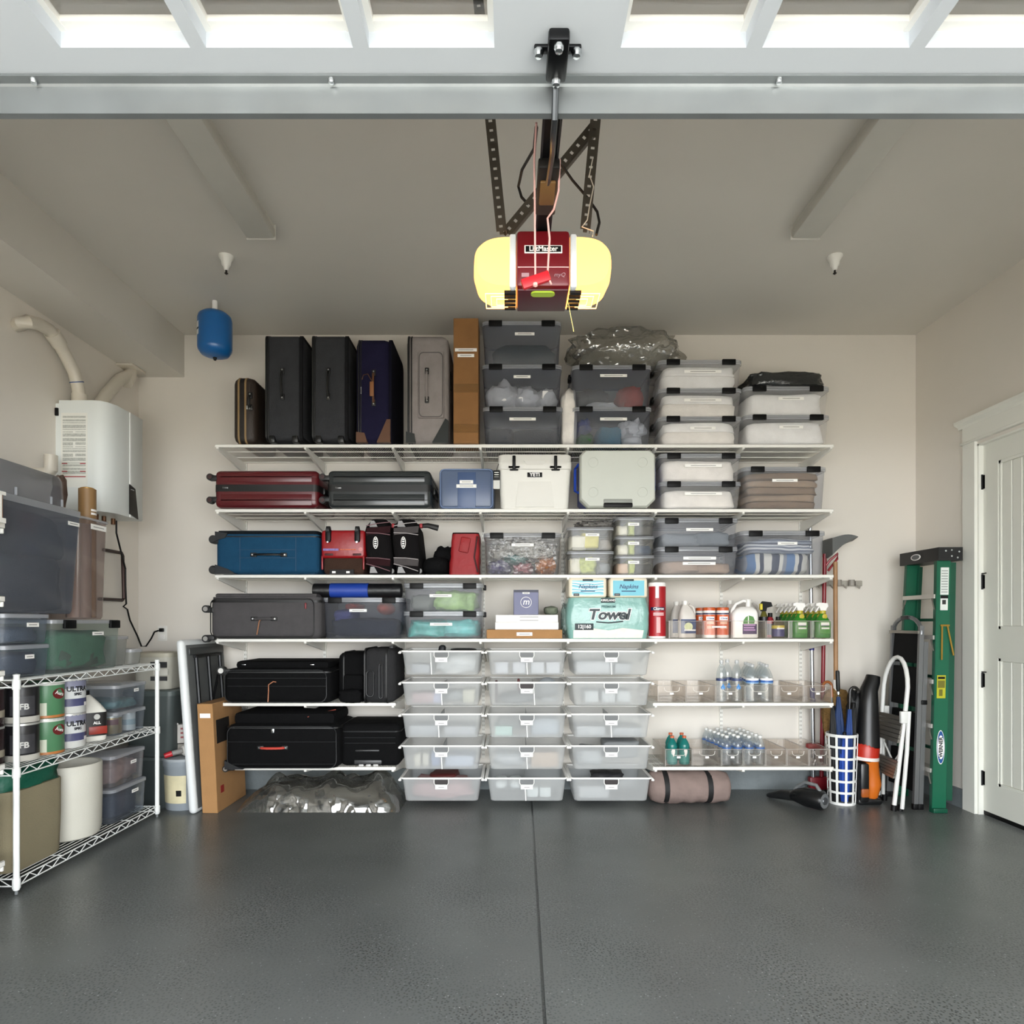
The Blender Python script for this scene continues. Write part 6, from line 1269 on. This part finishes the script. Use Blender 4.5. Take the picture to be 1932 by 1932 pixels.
# ------------------------------------------------------------------ white wire rack
RX0, RX1, RY0, RY1 = -2.80, -2.33, 3.075, 4.30
rk = mat('#eceeeb', .35, var=.01)
RZ = [.07, .592, 1.008]
t = thing('wire_rack', 'white wire rack with three shelves along the left wall', 'rack', (0, 0, 0))
for x in (RX0, RX1):
    for y in (RY0, RY1):
        p = G().cyl((x, y, .02), (x, y, 1.035), .0135, n=14).obj('post', rk, t)
        for z in RZ: G().lathe([(.0145, -.035), (.018, -.03), (.0175, .012), (.0145, .015)], (x, y, z - .01), 14).obj('sleeve', rk, p)
        G().cyl((x, y, 0), (x, y, .02), .008, n=10).obj('levelling_foot', mat('#6f7272', .5), p); G().lathe([(.0145, 1.03), (.015, 1.036), (.0, 1.04)], (x, y, 0), 12).obj('post_cap', rk, p)
for z in RZ:
    f_ = G()
    for x in (RX0, RX1):
        for dz in (0, -.034): f_.cyl((x, RY0, z + dz), (x, RY1, z + dz), .0035, n=6)
        n_ = 22; pts = []
        for k in range(n_ + 1): pts.append((x, RY0 + .03 + (RY1 - RY0 - .06) * k / n_, z - (.001 if k % 2 else .033)))
        f_.tube(pts, .0026, 5)
    for y in (RY0, RY1):
        for dz in (0, -.034): f_.cyl((RX0, y, z + dz), (RX1, y, z + dz), .0035, n=6)
        f_.tube([(RX0 + .03 + (RX1 - RX0 - .06) * k / 8, y, z - (.001 if k % 2 else .033)) for k in range(9)], .0026, 5)
    so = f_.obj('shelf_truss', rk, t)
    d_ = G(); n_ = 17
    for k in range(1, n_): x = RX0 + (RX1 - RX0) * k / n_; d_.cyl((x, RY0, z + .002), (x, RY1, z + .002), .0022, n=5)
    for y in (3.4, 3.7, 4.0): d_.cyl((RX0, y, z - .003), (RX1, y, z - .003), .003, n=5)
    d_.obj('wire_deck', rk, so, kind='stuff')
# boxes on the rack; labels face the room (+x)
def rack_box(label, y0, y1, x1, dx, z0, z1, body, conts=(), latch=False, stk=None, taper=.95, cat='storage box', group='clear boxes on the white wire rack', lidm=None, lidh=.015):
    w, h = y1 - y0, z1 - z0
    t = thing('storage_box', label, cat, (x1, (y0 + y1) / 2, z0 + .001), PI / 2, group)
    # local x runs along depth (+y world), local -y faces the room
    G().tub(w - .01, dx - .01, h - lidh, taper, .03, 0, .005).obj('body', body, t)
    G().rings([[(x, dx / 2 + y, z) for x, y in rrect(w - q, dx - q, .035)] for z, q in ((h - lidh - .008, 0), (h - .005, 0), (h - .001, .015))]).obj('lid', lidm or LIDM, t)
    if latch:
        for s in (-.3, .36): G().rbox(s * w - .045, s * w + .045, -.012, .005, h - .05, h - .004, .004).obj('latch', LATCH, t)
    if stk: sticker(t, (stk[0] - .5) * w, stk[1] * h, stk[2], .004, .02)
    for lab_, cat_, a0, a1, b0, b1, m_ in conts:
        BOXN[0] += 1
        o = G().lump((0, 0, 0), dx * .82, w * (a1 - a0) * .92, (h - .02) * (b1 - b0), .4, .07, 6, BOXN[0], 24, 12).obj(cat_.replace(' ', '_'), m_, None, 1.2)
        o.location = (x1 - dx / 2, y0 + w * (a0 + a1) / 2, z0 + .006 + (h - .02) * b0); tag(o, lab_, cat_)
    return t
z0 = RZ[2] + .006
CBL = clear('#a3abb5', .2, .2, '#e3e9f0', f0=.02); 
rack_box('small clear box of dark cloth, lower of two on rack top', 3.03, 3.34, -2.345, .40, z0, 1.175, CBL, [('dark blue-grey cloth in lower small box on rack top', 'cloth', .05, .95, 0, .8, fabric('#39404d'))], stk=(.5, .62, .06))
rack_box('small clear box of crumpled plastic, upper of two on rack top', 3.02, 3.33, -2.34, .40, 1.178, 1.325, CBL, [('crumpled grey plastic in upper small box on rack top', 'plastic', .05, .95, 0, .6, fabric('#555d68'))], stk=(.58, .62, .08))
gnf = fabric('#4a6e5e')
rack_box('large clear box of green fabric with black latches on the rack top', 3.345, 3.94, -2.345, .42, z0, 1.298, clear('#a9aeae', .2, .2, '#e6eeea', f0=.015), [('sage green cloth lying in the bottom of large rack box', 'cloth', .1, .8, 0, .58, fabric('#56685f')), ('bright green cloth behind the sage green cloth', 'cloth', .02, .98, 0, .82, fabric('#4f7d68'))], True, (.62, .72, .1))
rack_box('small upright clear organiser at far end of rack top', 3.96, 4.12, -2.4, .3, z0, 1.20, clear('#c3c4c0', .4, .15, '#f0f0ee'), taper=.9, group=None)
rack_box('low clear tray at far end of the rack top', 4.11, 4.24, -2.38, .28, z0, 1.115, clear('#c3c4c0', .4, .15, '#f0f0ee'), taper=.92, group=None)
# big tub and its upturned twin
TUB = clear('#8f949d', .4, .18, '#d0d5de')
zt0 = 1.327
rack_box('very large grey translucent tub of dark clothing on rack top', 2.93, 3.56, -2.33, .48, zt0, 1.885, TUB, [('dark navy clothing filling lower half of the grey tub', 'clothing', .05, .95, 0, .55, fabric('#262c38')), ('dark grey clothing filling upper half of the grey tub', 'clothing', .05, .95, .5, .95, fabric('#33373f'))], stk=(.88, .86, .09), taper=.9, group=None, lidh=.03)
t = thing('upturned_tub', 'grey translucent tub turned upside down on the large tub', 'storage box', (-2.36, 3.23, 1.888), PI / 2)
G().rings([[(x, .22 + y, z) for x, y in rrect(.58 * k, .43 * k, .09)] for z, k in ((0, 1.0), (.1, .985), (.14, .97), (.16, .93))]).obj('shell', clear('#a5a6aa', .36, .2, '#dcdee2'), t)
for s in (-.12, .12, .2): G().rbox(s - .004, s + .004, -.006, .004, .0, .04, .002).obj('moulded_rib', clear('#c9ccd2', .6, .2), t)
# gift-wrap bin
GZ0, GZ1 = 1.30, 1.862
t = thing('gift_wrap_bin', 'tall clear bin of wrapping paper rolls on the rack top', 'storage box', (-2.36, 3.70, GZ0), PI / 2)
G().tub(.255, .26, GZ1 - GZ0, .9, .03, 0, 0).obj('body', clear('#a99f9c', .3, .1, '#eee6e2'), t); G().tube([(x, .13 + y, GZ1 - GZ0) for x, y in rrect(.262, .266, .03)], .007, 8, True).obj('rim', LIDM, t); sticker(t, .03, (GZ1 - GZ0) * .93, .14, -.004, .03)
for dx, dy, r, h_, m_, lab_ in ((-.07, -.055, .034, .52, '#9a8478', 'mauve-brown wrapping paper roll in gift-wrap bin'), (.0, -.07, .036, .53, '#8d7d74', 'taupe wrapping paper roll at front of gift-wrap bin'), (.06, .04, .03, .5, '#b0a69d', 'pale grey wrapping paper roll in gift-wrap bin'), (.06, -.05, .045, .74, '#8a6a43', 'kraft brown paper roll standing proud of gift-wrap bin')):
    q = thing('paper_roll', lab_, 'paper roll', (-2.36 - .13 - dy, 3.70 + dx, GZ0 + .01), group='wrapping paper rolls')
    G().lathe([(r, 0), (r, h_), (r * .75, h_), (r * .72, h_ - .02)], n=18).obj('roll', mat(m_, .5, var=.06), q); G().lathe([(r * .3, 0), (r * .3, h_ - .01)], n=10).obj('core', mat('#6e5638', .7), q)
    if h_ > .6:
        G().lathe([(r * .8, h_ - .01), (r * .8, h_ + .006), (r * .55, h_ + .01)], n=14).obj('gold_top', mat('#a9813c', .3, .8), q)
        for k in range(2): G().lathe([(r + .001, .59 + k * .02), (r + .001, .602 + k * .02)], n=6, a0=-.6, a1=.5).obj('tape_mark', wl, q)
tag(G().lump((0, 0, 0), .07, .05, .2, .6, .2, 7, 12, 14, 10).obj('gift_tissue', mat('#5c4a40', .6, var=.4, vs=30), None, 1.2, loc=(-2.5, 3.61, 1.89)), 'dark patterned tissue paper sticking up beside kraft roll', 'tissue paper')
# paint cans and jug on the middle shelf
ZM = RZ[1] + .006
def can(name, label, y, z, r, h, body, bands, grp, lid='#cfcfca', x=-2.445, rz=PI / 4):
    t = thing(name, label, 'paint can', (x, y, z), rz, grp)
    G().lathe([(r * .97, 0), (r, .003), (r, h - .006), (r * .98, h)], n=28).obj('can', body, t)
    G().lathe([(r * 1.01, h - .012), (r * 1.01, h - .002), (r * .93, h), (r * .9, h - .006), (0, h - .006)], n=28).obj('lid', mat(lid, .35, .6), t)
    for z0_, z1_, m_, *a in bands: G().lathe([(r + .0008 + (.0006 if a else 0), h * z0_), (r + .0008 + (.0006 if a else 0), h * z1_)], n=16, a0=a[0] if a else -PI, a1=a[1] if a else .8).obj('label_band' if not a else 'label_patch', m_, t)
    return t
grn = mat('#4f7f5a', .4, var=.05); orr = mat('#b5713a', .4); dkm = mat('#2a1a1c', .35, var=.1)
PH, PR = .187, .083
for i, z in enumerate((ZM, ZM + PH + .002)):
    pos = ('lower', 'upper')[i]
    t = can('paint_can', '%s green paint can with red oval badge on the rack' % pos, 3.43, z, PR, PH, grn, [(0, .07, orr), (.9, .97, mat('#d9d9d2', .4)), (.07, .42, mat('#c9cdb9', .5), -PI * .86, -PI * .62)], 'green paint cans', rz=1.05)
    ovl = [(.036 * math.cos(k * PI / 10), .028 * math.sin(k * PI / 10)) for k in range(20)]
    G().rings([[(math.sin((a + .03) / PR) * (PR + e), -math.cos((a + .03) / PR) * (PR + e), PH * .66 + b) for a, b in ovl] for e in (.0005, .0022)]).obj('red_oval_badge', mat('#6e1f1f', .4), t)
    text('Aura', .026, wl, t, (math.sin(.03 / PR) * (PR + .003), -math.cos(.03 / PR) * (PR + .003), PH * .66), rot=(PI / 2, .3, .03 / PR), wrap=PR)
    t = can('paint_can', '%s white and navy paint can lettered ULTRA on the rack' % pos, 3.605, z, PR, PH, mat('#d3d4d4', .35, var=.03), [(.2, .42, mat('#46486a', .4, var=.2, vs=8)), (.0, .18, mat('#c6c6c2', .4)), (.72, .95, mat('#8b8ca3', .4, var=.2, vs=8)), (.2, .3, wl, -PI * .35, -PI * .2)], 'ULTRA paint cans', rz=1.15)
    text('ULTRA', .036, mat('#14151c', .5, var=0), t, (0, -PR - .0022, PH * .7), bold=.0016, wrap=PR); text('SPEC', .018, mat('#14151c', .5, var=0), t, (0, -PR - .0022, PH * .55), bold=.001, wrap=PR)
    t = can('paint_can', '%s black paint can lettered FB beside rack post' % pos, 3.26, z, .075, PH, mat('#1b1a1d', .35, var=.1), [(.0, .16, mat('#c3bfb6', .4)), (.2, .7, mat('#3a393d', .4, var=.2, vs=20), -PI * .75, -PI * .3)], 'black paint cans')
    text('FB', .04, mat('#d8d6d2', .5, var=0), t, (.0, -.0775, PH * .42), bold=.0012, wrap=.075)
    t = can('paint_can', '%s maroon paint can with cream band left of rack post' % pos, 3.10, z, .075, PH, dkm, [(.22, .4, mat('#a59c8a', .5))], 'maroon paint cans', x=-2.5)
t = thing('cleaner_jug', 'white and black cleaner jug with red label beside ULTRA cans', 'jug', (-2.43, 3.79, ZM), PI / 4)
rs = [[(x + o_, y, z) for x, y in rrect(w_, d_ * 1, .03)] for z, w_, d_, o_ in ((0, .12, .1, 0), (.01, .13, .11, 0), (.17, .13, .11, 0), (.21, .10, .09, -.012), (.26, .05, .05, -.03), (.27, .035, .035, -.036))]
G().rings(rs).obj('bottle', mat('#d9d6cd', .4), t); G().lathe([(.022, .265), (.022, .29), (0, .29)], (-.036, 0, 0), 14).obj('cap', BLACK, t)
for f in (0,): G().rings([[(x, y, z) for x, y in rrect(.1325, .1125, .031)] for z in (.03, .165)], False, False).obj('black_label', mat('#121011', .4), t)
G().rbox(-.03, .062, -.0585, -.055, .04, .085, .002).obj('red_panel', mat('#8e2a1d', .4), t); G().cyl((.01, -.059, .14), (.01, -.056, .14), .016, n=14).obj('round_mark', mat('#b9b9b4', .5), t); text('ALL', .022, wl, t, (.01, -.0592, .105), bold=.0008)
rack_box('clear box of jars with gold tin, lower of two on middle rack shelf', 3.905, 4.245, -2.36, .38, ZM, .742, CBL, stk=None, taper=.96)
rack_box('clear box of small sundries, upper of two on middle rack shelf', 3.90, 4.24, -2.355, .38, .745, .905, CBL, [('teal and grey sundries in the upper middle-shelf box', 'sundries', .05, .9, 0, .4, mat('#5d7f7d', .5, var=.4, vs=25))], stk=(.62, .7, .05), taper=.96)
t = can('tin', 'gold tin with red oval inside the lower middle-shelf box', 4.0, ZM + .006, .058, .11, mat('#a58c60', .3, .6), [(.5, .8, mat('#6e2a24', .4), -PI * .75, -PI * .35)], None, x=-2.45); t['category'] = 'tin'
t = can('jar', 'white jar inside lower middle-shelf box beside gold tin', 4.13, ZM + .006, .04, .115, mat('#cfcfca', .5), [(.3, .6, mat('#9fb0b0', .5))], None, x=-2.42); t['category'] = 'jar'
# bottom shelf
ZB = RZ[0] + .006
bg = mat('#8c8268', .85, var=.05, bump=.4, bs=220)
t = thing('fabric_bin', 'beige woven fabric bin lined with green cloth on bottom rack shelf', 'bin', (-2.56, 3.30, ZB), PI / 2)
G().rings([[(x * k, y * k, z) for x, y in rrect(.40, .38, .09, 6)] for z, k in ((0, .94), (.01, .97), (.2, 1), (.385, 1.0), (.39, .985))]).obj('bin_wall', bg, t, .9)
tag(G().lump((0, 0, 0), .37, .39, .13, .5, .1, 6, 55, 32, 14).obj('green_cloth', mat('#0d5440', .5, var=.15, bump=.4, bs=30), None, 1.2, loc=(-2.56, 3.30, ZB + .36)), 'dark green satin cloth heaped in the beige bin', 'cloth')
t = thing('planter', 'large white cylindrical planter on bottom rack shelf', 'planter', (-2.50, 3.69, ZB))
G().lathe([(.135, 0), (.15, .01), (.16, .05), (.163, .25), (.163, .405), (.158, .412), (.145, .41), (.142, .39), (.14, .2), (0, .19)], n=48).obj('pot', mat('#c9c6ba', .5, var=.03, bump=.15, bs=160), t); G().lathe([(.141, .36), (0, .362)], n=32).obj('inner_lid', mat('#8f8c84', .7), t)
rack_box('clear box of pinkish oddments, upper of two on bottom rack shelf', 3.87, 4.235, -2.36, .36, .29, .485, clear('#a5a3a6', .3, .1, '#e6e4e6'), [('pinkish crumpled oddments in upper bottom-shelf box', 'oddments', .05, .95, 0, .75, mat('#9a8480', .6, var=.3, vs=20))], stk=(.6, .62, .06), taper=.96)
rack_box('clear box of navy cloth, lower of two on bottom rack shelf', 3.865, 4.24, -2.355, .36, ZB, .287, CBL, [('navy cloth in lower bottom-shelf box', 'cloth', .05, .95, 0, .8, fabric('#2b303e'))], stk=(.62, .72, .07), taper=.96)
# ------------------------------------------------------------------ shelves on the left wall nearer the camera (only their ends are in frame)
LX = -2.30; LY = 2.97
for z, n_ in ((1.735, 'top'), (1.402, 'second'), (1.065, 'third'), (.64, 'fourth'), (.2, 'lowest')):
    t = thing('wall_shelf', 'white wire shelf end at left picture edge, %s of five' % n_, 'shelf', (0, 0, z), group='white wire shelves at left picture edge')
    G().rbox(LX - .011, LX, 1.4, LY, -.028, 0, .004, 1).obj('front_rail', SW, t)
    d_ = G()
    for k in range(60): y = 1.42 + (LY - 1.44) * k / 59; d_.box(XL + .01, LX - .006, y - .0015, y + .0015, -.01, -.007)
    d_.obj('wire_deck', SW, t, 0, kind='stuff')
    G().rbox(XL, LX - .004, LY - .014, LY - .002, -.05, -.012, .003, 1).obj('bracket', SW, t); G().rbox(XL + .0, XL + .012, 1.4, LY, -.02, -.008, .003, 1).obj('back_rail', SW, t)
tag(G().rbox(-2.75, LX + .03, 2.4, 2.92, 1.738, 1.868, .006).obj('wooden_crate', mat('#8a5526', .6, var=.15, vs=8), None), 'brown wooden box on top shelf at left picture edge', 'box')
t = thing('label_holder', 'white label bracket clipped to the shelf before wooden box', 'bracket', (LX + .035, 2.87, 1.735)); G().box(0, .006, -.06, .05, .115, .13).obj('top_bar', SW, t, 0); G().box(0, .006, -.06, .05, -.01, .012).obj('bottom_bar', SW, t, 0)
for k in range(3): G().box(0, .004, -.05 + k * .035, -.04 + k * .035, .01, .117).obj('upright', SW, t, 0)
t = thing('storage_tub', 'grey plastic tub with wide rim at left picture edge', 'storage box', (LX, 2.7, 1.404), PI / 2)
G().tub(.42, .4, .23, .92, .04, 0, .0).obj('body', mat('#85888b', .5, var=.04), t); G().rings([[(x, .2 + y, z) for x, y in rrect(.44 * k, .42 * k, .04)] for z, k in ((.21, .97), (.25, 1.02), (.275, 1.03), (.28, .98))]).obj('lid', mat('#9b9ea1', .5, var=.04), t)
t = thing('storage_tub', 'grey plastic tub with black grip on the lowest left shelf', 'storage box', (LX - .005, 2.7, .204), PI / 2)
G().tub(.4, .4, .3, .93, .04, 0, .0).obj('body', mat('#73777a', .5, var=.04), t); G().rbox(.08, .19, -.02, .01, .24, .29, .01).obj('grip', BLACK, t); G().rbox(.17, .215, -.025, .02, .27, .3, .006).obj('rim_corner', mat('#9b9ea1', .5), t)
t = thing('storage_tub', 'grey plastic tub with black clip on the fourth left shelf', 'storage box', (LX - .005, 2.68, .643), PI / 2); G().tub(.38, .38, .26, .93, .04, 0, .0).obj('body', mat('#7b7e82', .5, var=.04), t); G().rbox(.08, .17, -.016, .01, .22, .27, .008).obj('clip', BLACK, t)
tag(G().lump((0, 0, 0), .3, .3, .16, .8, .1, 6, 14).obj('rolled_cloth', fabric('#b3aeb0'), None, 1.2, loc=(-2.42, 2.78, 0)), 'pale grey rolled cloth on floor at left picture edge', 'cloth')
# ------------------------------------------------------------------ corner behind the rack
t = thing('paint_bucket', 'white square pail with printed label stacked in back left corner', 'bucket', (-2.48, 4.62, .82))
G().rings([[(x * k, y * k, z) for x, y in rrect(.27, .26, .05)] for z, k in ((0, .9), (.01, .92), (.22, .99), (.225, 1.0))]).obj('pail', mat('#b5b2a6', .5, var=.04), t); G().rings([[(x * k, y * k, z) for x, y in rrect(.28, .27, .05)] for z, k in ((.222, 1), (.25, 1.01), (.255, .97))]).obj('lid', mat('#a9a493', .5), t)
G().box(.0, .11, -.131, -.12, .15, .19).obj('label', mat('#2e2e2e', .5), t, 0); G().box(.0, .11, -.129, -.118, .06, .09).obj('label', mat('#3a3a3a', .5), t, 0); G().box(.02, .12, -.1305, -.12, .1, .14).obj('label_panel', mat('#cfccc2', .5), t, 0)
t = thing('storage_tub', 'dark grey-green lidded tub under the white square pail', 'storage box', (-2.48, 4.62, .36)); G().tub(.34, .34, .42, .88, .04, 0, -.17).obj('body', mat('#454c4b', .5, var=.06), t); G().rings([[(x, y, z) for x, y in rrect(.36 * k, .36 * k, .04)] for z, k in ((.42, 1), (.45, 1), (.458, .96))]).obj('lid', mat('#525a58', .5), t)
t = thing('storage_tub', 'dark tub at the bottom of the back left corner', 'storage box', (-2.5, 4.64, 0)); G().tub(.36, .32, .34, .9, .04, 0, -.17).obj('body', mat('#3c4242', .5, var=.06), t); G().rings([[(x, y, z) for x, y in rrect(.38 * k, .34 * k, .04)] for z, k in ((.335, 1), (.352, 1), (.358, .96))]).obj('lid', mat('#4a5150', .5), t)
D_ = 4.5; t = thing('paint_bucket', 'grey round bucket with cream label beside folding table', 'bucket', (-2.27, 4.56, 0))
G().lathe([(.125, 0), (.128, .006), (.14, .29), (.147, .3), (.147, .34), (.14, .345)], n=32).obj('bucket', mat('#8b9298', .4, var=.03), t); G().lathe([(.15, .335), (.15, .352), (.13, .355), (0, .352)], n=32).obj('lid', mat('#9aa0a4', .4), t)
G().lathe([(.1305, .05), (.1385, .24)], n=18, a0=-PI * .95, a1=-PI * .35).obj('cream_label', mat('#cfc5a2', .5, var=.15, vs=12), t); G().lathe([(.1345, .1), (.1375, .14)], n=8, a0=-PI * .5, a1=-PI * .42).obj('black_check', BLACK, t)
t = thing('caulk_bottle', 'grey bottle with red nozzle lying on the round bucket', 'bottle', (-2.25, 4.5, .40)); G().tube([(.06, .05, 0), (.0, .0, .0), (-.01, -.01, -.002)], [.035, .04, .03], 14).obj('bottle', mat('#d6d3cd', .5), t); G().tube([(-.01, -.01, 0), (-.06, -.05, -.012)], .018, 12).obj('neck', mat('#84817d', .5), t); G().tube([(-.06, -.05, -.012), (-.1, -.075, -.025)], [.02, .017], 12).obj('red_cap', mat('#b3202a', .4), t)
t = thing('paper_box', 'blue and white printed carton behind the rack post', 'box', (-2.43, 4.55, .36)); G().rbox(-.075, .06, -.06, .12, 0, .165, .003, 1).obj('carton', wm, t); G().box(-.07, .045, -.062, -.058, .01, .155).obj('blue_panel', mat('#26356e', .5, var=.1), t, 0)
for k in range(3): G().box(-.05, .03 - k * .012, -.064, -.06, .115 - k * .026, .128 - k * .026).obj('print', wl, t, 0)
t = thing('paper_box', 'open white carton with red lettering beside folding table', 'box', (-2.26, 4.66, .44), .5); G().rbox(-.11, .14, -.08, .08, 0, .13, .003, 1).obj('carton', mat('#b9b4ae', .6), t)
for k in range(3): G().box(-.09, .1 - k * .03, -.0825, -.079, .095 - k * .03, .107 - k * .03).obj('print', mat('#8c2f33', .5), t, 0)
G().prism([(-.11, .13), (-.16, .18), (-.155, .185), (-.1, .134)], -.08, .08, 'y').obj('flap', mat('#b9b4ae', .6), t, 0)
tag(G().rbox(-.16, .16, -.12, .12, 0, .075, .004).obj('flat_carton', mat('#8f8a82', .7), None, loc=(-2.26, 4.68, .357)), 'flat grey carton under the red-lettered carton', 'box')
# folding table leaning
t = thing('folding_table', 'white folding table stored on edge with black legs folded', 'table', (-2.112, 4.35, 0))
tm = Matrix(((1, 0, -.075, 0), (0, 1, 0, 0), (0, 0, 1, 0), (0, 0, 0, 1)))
G().rbox(-.04, .014, 0, .62, 0, 1.165, .025, 3).xf(tm).obj('table_top', mat('#dfe2e2', .5, var=.02, bump=.1, bs=150), t)
G().rbox(.008, .019, .03, .59, .03, 1.13, .01).xf(tm).obj('underside', mat('#5a5c5b', .6, var=.1), t)
lgm = mat('#18191b', .4, .4)
for y in (.12, .3, .48): G().tube([(.035, y, .1), (.035, y, 1.05)], .013, 8).xf(tm).obj('folded_leg', lgm, t)
for z in (.1, .56, 1.05): G().tube([(.035, .1, z), (.035, .5, z)], .011, 8).xf(tm).obj('cross_bar', lgm, t)
G().tube([(.04, .2, .55), (.04, .42, .9)], .008, 8).xf(tm).obj('strut', lgm, t); G().rbox(.015, .03, .05, .57, 1.06, 1.11, .006).xf(tm).obj('end_rail', mat('#3a3c3c', .5), t)
t = thing('cardboard_box', 'tall thin cardboard carton leaning in front of the folding table', 'box', (-2.018, 4.38, 0))
cm = Matrix(((1, 0, -.05, 0), (0, 1, 0, 0), (0, 0, 1, 0), (0, 0, 0, 1)))
G().rbox(-.052, .052, 0, .47, 0, .735, .003, 1).xf(cm).obj('carton', card2, t); G().box(-.035, .035, -.0015, 0, .64, .67).xf(cm).obj('label_sticker', STK, t, 0)
G().box(.052, .0535, .06, .11, .12, .17).xf(cm).obj('red_mark', mat('#8f2a24', .6), t, 0); G().box(.052, .0535, .04, .24, .46, .62).xf(cm).obj('printed_mark', mat('#171310', .7), t, 0)
flush_texts()
